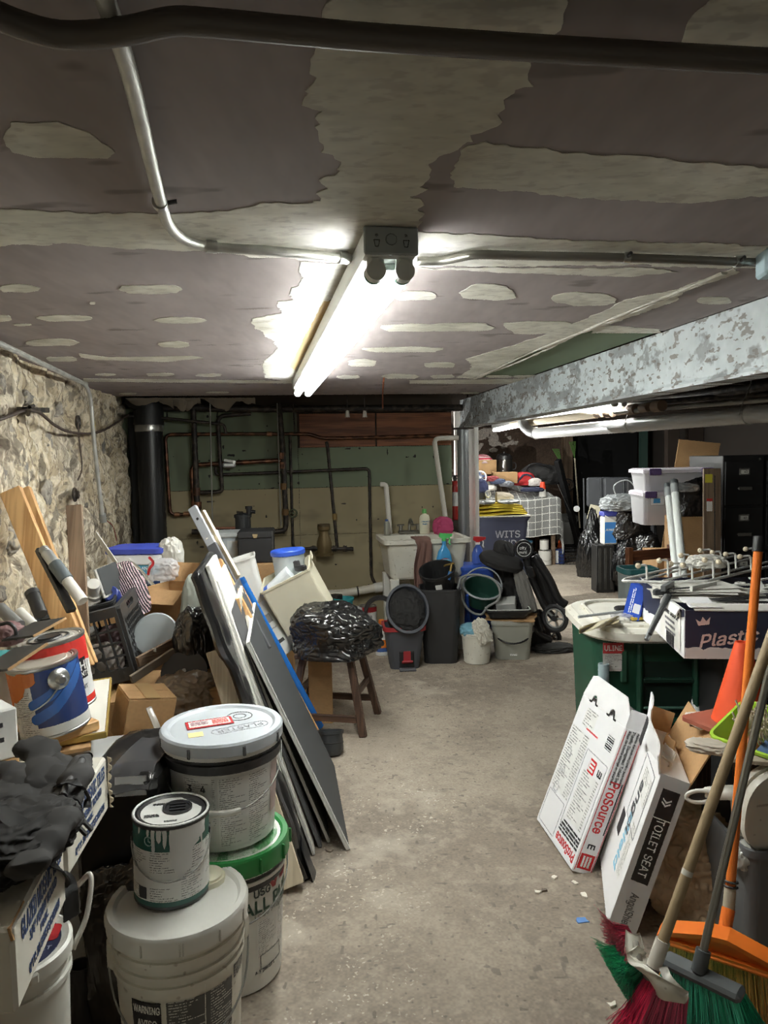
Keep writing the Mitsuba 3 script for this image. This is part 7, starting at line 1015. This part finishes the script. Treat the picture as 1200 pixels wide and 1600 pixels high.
cl = t.add('label_card', mv(box(.3, .14, .001), sf @ tf((Ln - .18, hb * .46, .0008)) @ tf(rx=0)) if False else mv(flatpatch(.28, hb * .86), sf @ tf((Ln - .32, .01, .0018))), C(224, 223, 218, .6)); t.add('lettering', mv(text('ITEM# 583CP', .03, True, .0006, .25), sf @ tf((Ln - .18, hb * .77, .002))), INK, to=cl); [t.add('lettering', mv(bars(w, .015, 1, s), sf @ tf((Ln - .17, z, .002))), C(110, 110, 114), to=cl) for s, z, w in ((8, hb * .57, .15), (9, hb * .45, .14), (10, hb * .33, .13))]; t.add('barcode', mv(cat(*[box(.004 + .003 * (i % 3), .045, .001, 0, (i * .011 - .05, 0, 0)) for i in range(10)]), sf @ tf((Ln - .17, hb * .16, .002))), INK, to=cl)
ff = frame((0, -.003, 0), (1, 0, 0), (0, 0, 1)); PK = C(206, 176, 170, .6)
def script(s, h_, x, z, w, tilt=8):
    m = text(s, h_, True, .0012, w); v = np.array(m.vertices); v[:, 0] += v[:, 1] * .35; m = trimesh.Trimesh(v, m.faces, process=False); t.add('lettering', mv(m, ff @ tf((x, z, .0004), rz=tilt)), PK)
script('Plastic', .042, .145, .075, .19); script('Party', .042, .37, .105, .14); script('Hangers', .026, .33, .055, .13); t.add('crown_mark', mv(extr([(-.018, 0), (.018, 0), (.024, .024), (.01, .012), (0, .028), (-.01, .012), (-.024, .024)], .001), ff @ tf((.06, .118, .0004), rz=8)), PK)
t.add('top_flap', mv(sheet(np.array([[(x, -.004 - .004 * math.sin(9 * x) + .10 * v, hb + .012 * math.sin(v * 3)) for v in np.linspace(0, 1, 6)] for x in np.linspace(.03, Wn - .03, 20)]), .004), tf()), C(206, 202, 196, .7)); t.add('corner_flap', mv(sheet(np.array([[(-.004 - .02 * v, y, hb - .002 + .028 * v - .05 * v * v) for v in np.linspace(0, 1, 6)] for y in np.linspace(.02, Ln * .35, 12)]), .004), tf()), WCT); t.add('corner_flap', mv(sheet(np.array([[(.02 + .1 * v, y * .16 + .0, hb + .01 + .004 * math.sin(20 * y)) for v in np.linspace(0, 1, 6)] for y in np.linspace(0, 1, 6)]), .004), tf()), WCT)
solo('black_case', 'tall black case in the shade under the navy carton behind the orange cone', 'case', box(.56, .36, zb_ - .004, .012), C(24, 24, 25, .6), tf((1.55, 2.82, 0), rz=-7))
# hangers piled in it
zt2 = hb + .008
def hanger(i, x, y, z, rz, tilt, m, lab, grp=None):
    g = sg.LineString([(-.19, -.05), (-.17, -.06), (.17, -.06), (.19, -.05), (.03, .03), (0, .035), (-.03, .03), (-.19, -.05)]).buffer(.008).union(sg.LineString([(0, .035), (0, .07), (.02, .085), (.035, .07), (.03, .055)]).buffer(.004)); solo('plastic_hanger', lab, 'hanger', extr(g, .006), m, NM @ tf((x, y, z), rz=rz) @ tf(rx=tilt), group=grp)
rq = random.Random(8)
for i in range(11): wht = i % 3 != 2; hanger(i, .2 + .4 * rq.random(), Ln * (.25 + .5 * rq.random()), zt2 - .045 + .0065 * i, rq.uniform(-40, 60), rq.uniform(-1, 1), C(210, 210, 204, .4) if wht else C(40, 40, 42, .4), 'white plastic hanger in the pile on the navy carton' if wht else 'black plastic hanger in the pile on the navy carton', 'white hangers on the navy carton' if wht else 'black hangers on the navy carton')
solo('paper_stack', 'messy stack of white sheets under the wire rack on the navy carton', 'papers', cat(*[mv(box(.3, .2, .002), tf((.12 + .03 * rq.random(), Ln * .5 + .05 * rq.random(), hb - .02 + .005 * k), rz=rq.uniform(-14, 14))) for k in range(9)]), C(206, 204, 198, .6), NM)
solo('plastic_bag', 'crumpled white plastic bag lying among the hooks of the wire rack', 'plastic bag', crumple(.075, .05, .03, 193, .16, 4), C(206, 204, 196, .4), tf(F(1104, 886, zb_ + hb + .06)), True)
# wire rack with wooden knobs
zr = .945; t = thing('wire_rack', 'white wire hook rack with wooden knobs lying on the hangers', 'rack'); R = lambda px, py, dz=0: F(px, py, zr + dz)
wm = C(222, 222, 218, .4); t.add('frame_wire', tube(bends([R(1126, 876), R(1060, 886), R(976, 905), R(972, 908), R(1060, 910), R(1105, 908), R(1150, 897), R(1225, 880)], .02), .006, 10), wm, True); t.add('frame_wire', rod(R(1004, 906), R(1150, 868), .005, 8), wm); t.add('frame_wire', rod(R(1035, 908), R(1190, 868), .005, 8), wm); t.add('frame_wire', rod(R(1072, 908), R(1225, 872), .005, 8), wm)
for (bx, by, kx, ky) in ((1011, 905, 997, 884), (1044, 901, 1030, 876), (1063, 899, 1048, 881), (1078, 891, 1064, 868), (1082, 906, 1067, 883), (1097, 893, 1081, 871), (1115, 905, 1101, 875), (1139, 900, 1123, 878), (1150, 888, 1134, 866), (1127, 882, 1113, 863), (1112, 880, 1094, 860), (1174, 892, 1156, 870), (1182, 878, 1165, 858)):
    b = R(bx, by); up = P(bx - 1, ky - 2, b[1]); kn = P(kx, ky, b[1] - .01); h_ = t.add('hook', tube(bends([b, up, kn], .015), .0048, 8), wm, True); t.add('knob', mv(trimesh.creation.icosphere(3, .0115), tf(kn)), 'pale_wood', True, to=h_)
# squeegee on top of the box
t = thing('squeegee', 'grey squeegee with a dark blade and a silver handle hanging down over the carton', 'squeegee'); a, b = F(1022, 926, .93), F(1078, 921, .93); t.add('blade_bar', bar(a, b, .02, .014), C(52, 54, 56, .5)); t.add('joint', cat(mv(trimesh.creation.icosphere(3, .014), tf(F(1026, 925, .93))), bar(F(1036, 920, .945), F(1050, 912, .945), .022, .018)), C(90, 92, 94, .4)); b2 = P(1010, 1000, F(1022, 926, .93)[1] - .18); a2 = F(1042, 930, .935); t.add('handle', rod(a2, b2, .009, 12), C(156, 160, 162, .3, .8), 50); t.add('handle_sleeve', rod(a2 + V(.012, 0, 0), b2 + V(.012, 0, .02), .007, 12), C(44, 46, 48, .4), 50); t.add('white_bracket', bar(F(1080, 922, .935), F(1118, 914, .935), .03, .012), C(206, 206, 200, .4))
# pipe behind the red printed carton
solo('grey_pipe', 'upright grey blue plastic pipe standing between the left flat carton and the green bin', 'pipe', lathe([(.022, 0), (.022, .585), (.018, .585), (.018, .004)], 24), C(150, 168, 174, .4), tf(V(F(943, 1037, .585)[0], F(943, 1037, .585)[1], 0)), 40)
# ------------------------------------------------------------------ shelf with the cone, dustpan and junk
zs2 = .62; c = F(1158, 1128, zs2); t = thing('junk_shelf', 'low wooden bench with a dirty white top carrying the orange cone', 'bench', tf((c[0] + .11, c[1] + .02, 0), rz=8)); t.add('top', box(.42, .3, .03, .004, (0, 0, zs2 - .045)), 'dirty_white'); [t.add('leg', box(.05, .05, zs2 - .045, .004, (x, y, 0)), 'dark_wood', uv=True) for x in (-.17, .17) for y in (-.11, .12)]; t.add('front_board', box(.34, .02, .2, .003, (0, .1, .1)), C(74, 30, 28, .6))
t = thing('traffic_cone', 'orange traffic cone with a dusty square base on the low bench', 'cone', tf(c + V(0, 0, -.012), rz=24)); hk2 = P(1157, 997, c[1])[2] - c[2]; OR = C(226, 82, 42, .5)
t.add('cone', lathe([(.09, .012), (.084, .02), (.021, hk2), (.016, hk2), (.013, hk2 - .02), (.076, .014)], 40), OR, 40); t.add('base', loft([rrect(.25, .25, .02, 0), rrect(.25, .25, .02, .012), rrect(.22, .22, .02, .018)]), C(150, 84, 66, .8), 20); [t.add('slot', mv(box(.012, .004, .024, .002), tf(rz=a) @ tf((0, -.032, hk2 * .83), rx=-15)), C(110, 30, 20, .7)) for a in (20, 60, -20)]
solo('crumpled_wrapper', 'dirty white crumpled wrapper on the bench in front of the cone base', 'wrapper', crumple(.065, .04, .015, 195, .18, 4), C(180, 172, 158, .6), tf(F(1112, 1172, zs2 - .013), rz=-20), True)
for i, (x, y, w, rz, c_, l) in enumerate(((1140, 1178, .16, -28, (178, 168, 150), 'dirty white slat lying along the front of the bench'), (1168, 1190, .12, -20, (150, 140, 124), 'brownish slat at the front right of the bench'))): solo('dirty_plank', l, 'plank', box(w, .04, .012, .002), C(*c_, .8), tf(F(x, y, zs2 - .013 + .004 * i), rz=rz))
solo('orange_ball', 'orange brown rounded ball beside the lime dustpan', 'ball', lathe([(.02, 0), (.026, .02), (.02, .035), (0, .037)], 20), C(186, 110, 74, .6), tf(F(1178, 1170, zs2 - .013)), 40)
t = thing('dustpan', 'lime green dustpan at the right edge behind the brooms', 'dustpan', tf(F(1204, 1170, zs2 - .01), rz=-60) @ tf(rx=24)); t.add('pan', tub(.2, .14, .24, .18, .07, .02, .004, .004), C(160, 200, 60, .45)); t.add('bristles', cat(*[mv(box(.004, .004, .1), tf((rq.uniform(-.07, .07), rq.uniform(-.03, .03), .02), rx=rq.uniform(-25, 25), ry=rq.uniform(-25, 25))) for k in range(70)]), C(190, 180, 160, .8), kind='stuff'); t.add('blue_grip', box(.05, .1, .03, .006, (.03, -.03, .02)), C(60, 84, 116, .5))
# white seat, white handle, sack and grey bin
q = P(1222, 1265, 1.92); t = thing('toilet_seat', 'rounded white plastic seat lid at the right edge behind the broom handles', 'toilet seat', frame(q, V(1, .2, 0), V(.05, -.15, 1))); el = lambda a, b, z: np.stack([a * np.sign(np.cos(TT)) * np.abs(np.cos(TT)) ** .8, b * np.sign(np.sin(TT)) * np.abs(np.sin(TT)) ** .8, np.full(48, z)], -1); TT = np.arange(48) * 2 * math.pi / 48
t.add('lid', loft([el(.1, .1, -.02), el(.115, .115, -.018), el(.12, .122, -.006), el(.118, .12, .008), el(.1, .1, .014)]), 'dirty_white', 40); t.add('ring', loft([el(.11, .112, -.045), el(.118, .12, -.04), el(.118, .12, -.024), el(.108, .11, -.022)]), 'dirty_white', 40)
t = thing('white_scoop', 'white plastic scoop handle with a dark hollow sticking out left of the broom handles', 'scoop'); a, b = P(1068, 1240, 2.06), P(1152, 1238, 2.0); u_ = unit(b - a); t.add('grip', mv(lathe([(.004, 0), (.02, .02), (.024, .06), (.026, np.linalg.norm(b - a) + .04)], 24).apply_scale((1, .8, 1)), aim(a + u_ * .04, b)), WPL, 40); pts = [a + u_ * (.035 + .035 * math.cos(x)) + V(0, -.02, 0) + V(0, 0, 1) * .017 * math.sin(x) for x in np.linspace(0, 6.283, 28)[:-1]]; t.add('loop', tube(np.array(pts), .006, 8, closed=True), WPL, True); t.add('hollow', mv(extr(sg.Point(0, 0).buffer(1), .002), frame(a + u_ * .035 + V(0, -.018, 0), u_, V(0, 0, 1)) @ tf(s=(.033, .015, 1))), C(40, 38, 38, .7))
t.add('post', rod(b, V(b[0] + .1, b[1] + .12, 0), .02, 16), WPL, 40)
m = crumple(.2, .15, .17, 197, .09, 6, 2.0, .5, 2.6, 26); t = thing('kraft_sack', 'dusty brown stained sack slumped behind the broom handles', 'sack', tf(F(1100, 1462) + V(.07, .17, 0), rz=10)); t.add('sack', m, 'dusty_kraft', True); t.add('folded_top', mv(crumple(.11, .09, .08, 198, .12, 5, 2.2, .3), tf((-.02, -.02, .22), rz=15)), 'dusty_kraft', True)
t = thing('grey_tub', 'dark grey plastic tub at the right edge behind the orange broom', 'bin', tf(P(1212, 1400, 2.05) * V(1, 1, 0), rz=0)); zt3 = .38; t.add('body', tub(.28, .26, .32, .3, zt3, .04, .005, .006, .02), C(96, 98, 100, .5), 30); solo('clear_film', 'glossy clear plastic piece on the dark grey tub beside the sack', 'plastic', crumple(.05, .035, .04, 199, .12, 4), C(186, 186, 180, .15, 0, .9), tf(P(1168, 1352, 1.95)), True)
# ------------------------------------------------------------------ brooms
scene['strand'] = {'type': 'twosided', 'bsdf': {'type': 'principled', 'base_color': {'type': 'mesh_attribute', 'name': 'vertex_color'}, 'roughness': .5}}
def bristles(t, o, x, dn, W, D, L, m, n, spread, seed, name='bristles', curl=.0):
    r_ = random.Random(seed); y = np.cross(x, dn); ms = []; allv, allf, N, cl = [], [], 0, []
    for k in range(n):
        u, v_ = r_.uniform(-1, 1), r_.uniform(-1, 1); p0 = o + x * u * W / 2 + y * v_ * D / 2; d = dn + x * (u * spread + r_.uniform(-.05, .05)) + y * (v_ * spread * .7 + r_.uniform(-.06, .06)); p1 = p0 + d * L * .55; p2 = p0 + d * L * r_.uniform(.9, 1.04) + x * r_.uniform(-.01, .01) * (1 + curl * 4) + y * r_.uniform(-.01, .01) * (1 + curl * 4)
        s = x * .0011; s2 = y * .0011; vv = [p0 - s, p0 + s, p0 + s2, p1 - s, p1 + s, p1 + s2, p2 - s * .6, p2 + s * .6, p2 + s2 * .6]; allv += vv
        for a_ in (0, 3): allf += [(N + a_, N + a_ + 1, N + a_ + 4), (N + a_, N + a_ + 4, N + a_ + 3), (N + a_ + 1, N + a_ + 2, N + a_ + 5), (N + a_ + 1, N + a_ + 5, N + a_ + 4), (N + a_ + 2, N + a_, N + a_ + 3), (N + a_ + 2, N + a_ + 3, N + a_ + 5)]
        N += 9; cl += [np.array(srgb(m)) * b_ for b_ in [r_.uniform(.35, 1.5)] for _ in range(9)]
    key = t.add(name, trimesh.Trimesh(np.array(allv), np.array(allf), process=False), 'strand', kind='stuff'); scene[key] = mikit.ply(trimesh.Trimesh(np.array(allv), np.array(allf), process=False), 'strand', color=np.clip(cl, 0, 1))
# orange broom
t = thing('broom', 'orange broom with brown bristles standing rightmost of the three brooms', 'broom'); b0_, b1_ = P(1136, 1448, 1.80), P(1186, 842, 1.98); d_ = b1_ - b0_; ORG = C(238, 122, 46, .35)
t.add('handle', rod(b0_ + d_ * .06, b1_, .0118, 18), C(232, 124, 50, .3), 40); t.add('end_cap', rod(b1_ - d_ * .035, b1_ + d_ * .006, .015, 18), C(28, 28, 30, .4), 40); t.add('collar', rod(b0_ + d_ * .035, b0_ + d_ * .1, .0145, 18), C(176, 168, 150, .5), 40); t.add('clamp', mv(cat(ring(.016, .003, 20, 6), ring(.016, .003, 20, 6, .012)), aim(b0_ + d_ * .1, b1_)), C(60, 60, 60, .4), True)
L0, R0_, T0 = P(1046, 1462, 1.84), P(1212, 1516, 1.70), b0_ + V(0, 0, -.02); ex = unit(R0_ - L0); dn = unit(np.cross(ex, V(0, 1, .1))); dn = dn if dn[2] < 0 else -dn; ey = np.cross(ex, dn); Wb = np.linalg.norm(R0_ - L0) + .05; mid_ = (L0 + R0_) / 2
pf_ = [(-Wb / 2, 0), (-Wb / 2 + .01, .02), (-.03, .052), (.02, .056), (Wb / 2 - .02, .024), (Wb / 2, 0)]; Mb = frame(mid_, ex, -dn); gsh = sg.Polygon(pf_).buffer(.004)
t.add('head', mv(extr(gsh.difference(gsh.buffer(-.012)), .05), Mb @ tf((0, 0, -.025))), ORG, 20); t.add('head_plate', mv(extr(gsh.buffer(-.008), .012), Mb @ tf((0, 0, .0))), C(226, 108, 40, .4)); t.add('lip', mv(box(Wb + .01, .056, .016, .006), Mb @ tf((0, -.004, 0), rx=90) @ tf((0, 0, -.008))), ORG); t.add('neck', rod(mid_ + (-dn) * .01 + (b0_ - mid_) * .35, b0_ + d_ * .045, .016, 16), ORG, 40); bristles(t, mid_, ex, dn, Wb * .94, .04, .17, (214, 158, 84), 2600, .16, 1)
# grey broom with green bristles
t = thing('broom', 'grey broom with green bristles and a chrome handle between the orange and the wooden one', 'broom'); b0_, b1_ = P(1096, 1498, 1.66), P(1199, 1062, 1.78); d_ = b1_ - b0_; b1_ = b1_ + d_ * .3; t.add('handle', rod(b0_, b1_, .0095, 16), C(150, 148, 142, .22, .9), 40); t.add('socket', rod(b0_ - d_ * .045, b0_ + d_ * .03, .017, 16), C(72, 76, 78, .5), 40)
L0, R0_ = P(1037, 1490, 1.72), P(1160, 1549, 1.58); ex = unit(R0_ - L0); dn = unit(np.cross(ex, V(0, 1, .15))); dn = dn if dn[2] < 0 else -dn; mid_ = (L0 + R0_) / 2; Wb = np.linalg.norm(R0_ - L0); t.add('head', mv(box(Wb, .045, .026, .008), frame(mid_ - dn * 0, ex, np.cross(dn, ex)) ), C(84, 88, 90, .5)); bristles(t, mid_ + dn * .02, ex, dn, Wb * .95, .04, .15, (70, 190, 156), 2600, .28, 2)
# wooden handled broom with a white bracket and red and green bristles
t = thing('broom', 'wooden handled brush with a white bracket and red and green bristles, leftmost of the brooms', 'broom'); b0_, b1_ = P(1030, 1486, 1.62), P(1199, 1012, 1.72); d_ = b1_ - b0_; b1_ = b1_ + d_ * .3
t.add('handle', rod(b0_, b1_, .0125, 18), C(158, 138, 108, .6), 40); t.add('worn_band', rod(b0_ + d_ * .245, b0_ + d_ * .262, .0129, 18), C(206, 202, 192, .5), 40); t.add('socket', rod(b0_ - d_ * .05, b0_ + d_ * .035, .0165, 18), C(196, 190, 180, .45), 40); t.add('neck', rod(b0_ - d_ * .09, b0_ - d_ * .03, .015, 16), C(110, 106, 100, .5), 40)
pl = smoothpath([P(987, 1456, 1.70), P(993, 1490, 1.66), P(1012, 1520, 1.6), P(1038, 1545, 1.56), P(1068, 1556, 1.56)], 8); tt = np.gradient(pl, axis=0); tt /= np.linalg.norm(tt, axis=1, keepdims=True); sd_ = np.cross(tt, V(0, 1, .3)); sd_ /= np.linalg.norm(sd_, axis=1, keepdims=True); wv = .024 * np.sin(np.linspace(.5, 2.75, len(pl)))[:, None] + .004
t.add('bracket', sheet(np.stack([pl + sd_ * wv * k + V(0, -.012, 0) * (1 - k * k) for k in np.linspace(-1, 1, 7)], 1), .012), 'dirty_white', True); t.add('bracket_slot', tube(np.array([pl[1] + (pl[9] - pl[1]) * u + V(0, -.02, 0) for u in np.linspace(0.1, 1, 6)]), .008, 8), C(120, 116, 108, .6), True); t.add('brace', ribbon([P(1036, 1512, 1.6), P(1046, 1532, 1.57), P(1066, 1553, 1.56)], .02, (0, 1, 0), .006), C(214, 212, 204, .45), True)
for i, (o, xx, dd, W_, L_, m, n, sp__) in enumerate(((P(990, 1470, 1.72), (.2, .3, -.9), (-.75, .0, -.6), .05, .055, (190, 80, 104), 1100, .5), (P(1004, 1505, 1.68), (.4, .2, -.8), (-.6, 0, -.8), .07, .075, (64, 182, 136), 1500, .45), (P(1042, 1540, 1.6), (.9, .1, -.35), (-.1, -.05, -1), .085, .15, (212, 92, 126), 1500, .2))): bristles(t, o, unit(xx), unit(np.array(dd) - unit(xx) * np.dot(dd, unit(xx))), W_, .05, L_, m, n, sp__, 10 + i, curl=.6 if i < 2 else .2)
# scraps on the floor
for i, (x, y, c_, s, l) in enumerate(((913, 1440, (92, 134, 190), .022, 'small blue scrap of tape on the concrete floor'), (866, 1372, (214, 208, 196), .013, 'white plaster chip below the corner of the red printed carton'), (912, 1400, (214, 208, 196), .014, 'white plaster chip left of the toilet seat carton'), (897, 1380, (206, 200, 188), .012, 'plaster chip between the two flat cartons'), (840, 1395, (200, 194, 182), .012, 'white plaster chip on the open floor left of the flat cartons'), (955, 1570, (212, 206, 194), .013, 'white chip on the floor left of the green bristles'), (905, 885, (196, 190, 178), .02, 'pale scrap on the floor near the garbage bags'), (430, 1400, (190, 180, 166), .02, 'pale chip of wood beside the timber end'), (515, 1330, (120, 108, 96), .015, 'dark crumb beside the leaning panels'), (850, 1392, (90, 80, 70), .01, 'dark crumb left of the red printed carton'))):
    g = rough([(-s, -s * .6), (s, -s * .4), (s * .7, s * .7), (-s * .6, s * .5)], s * .4, i, s * .3); solo('floor_scrap', l, 'scrap', extr(g, .003 if i == 0 else .006), C(*c_, .7), tf(F(x, y), rz=40 * i))
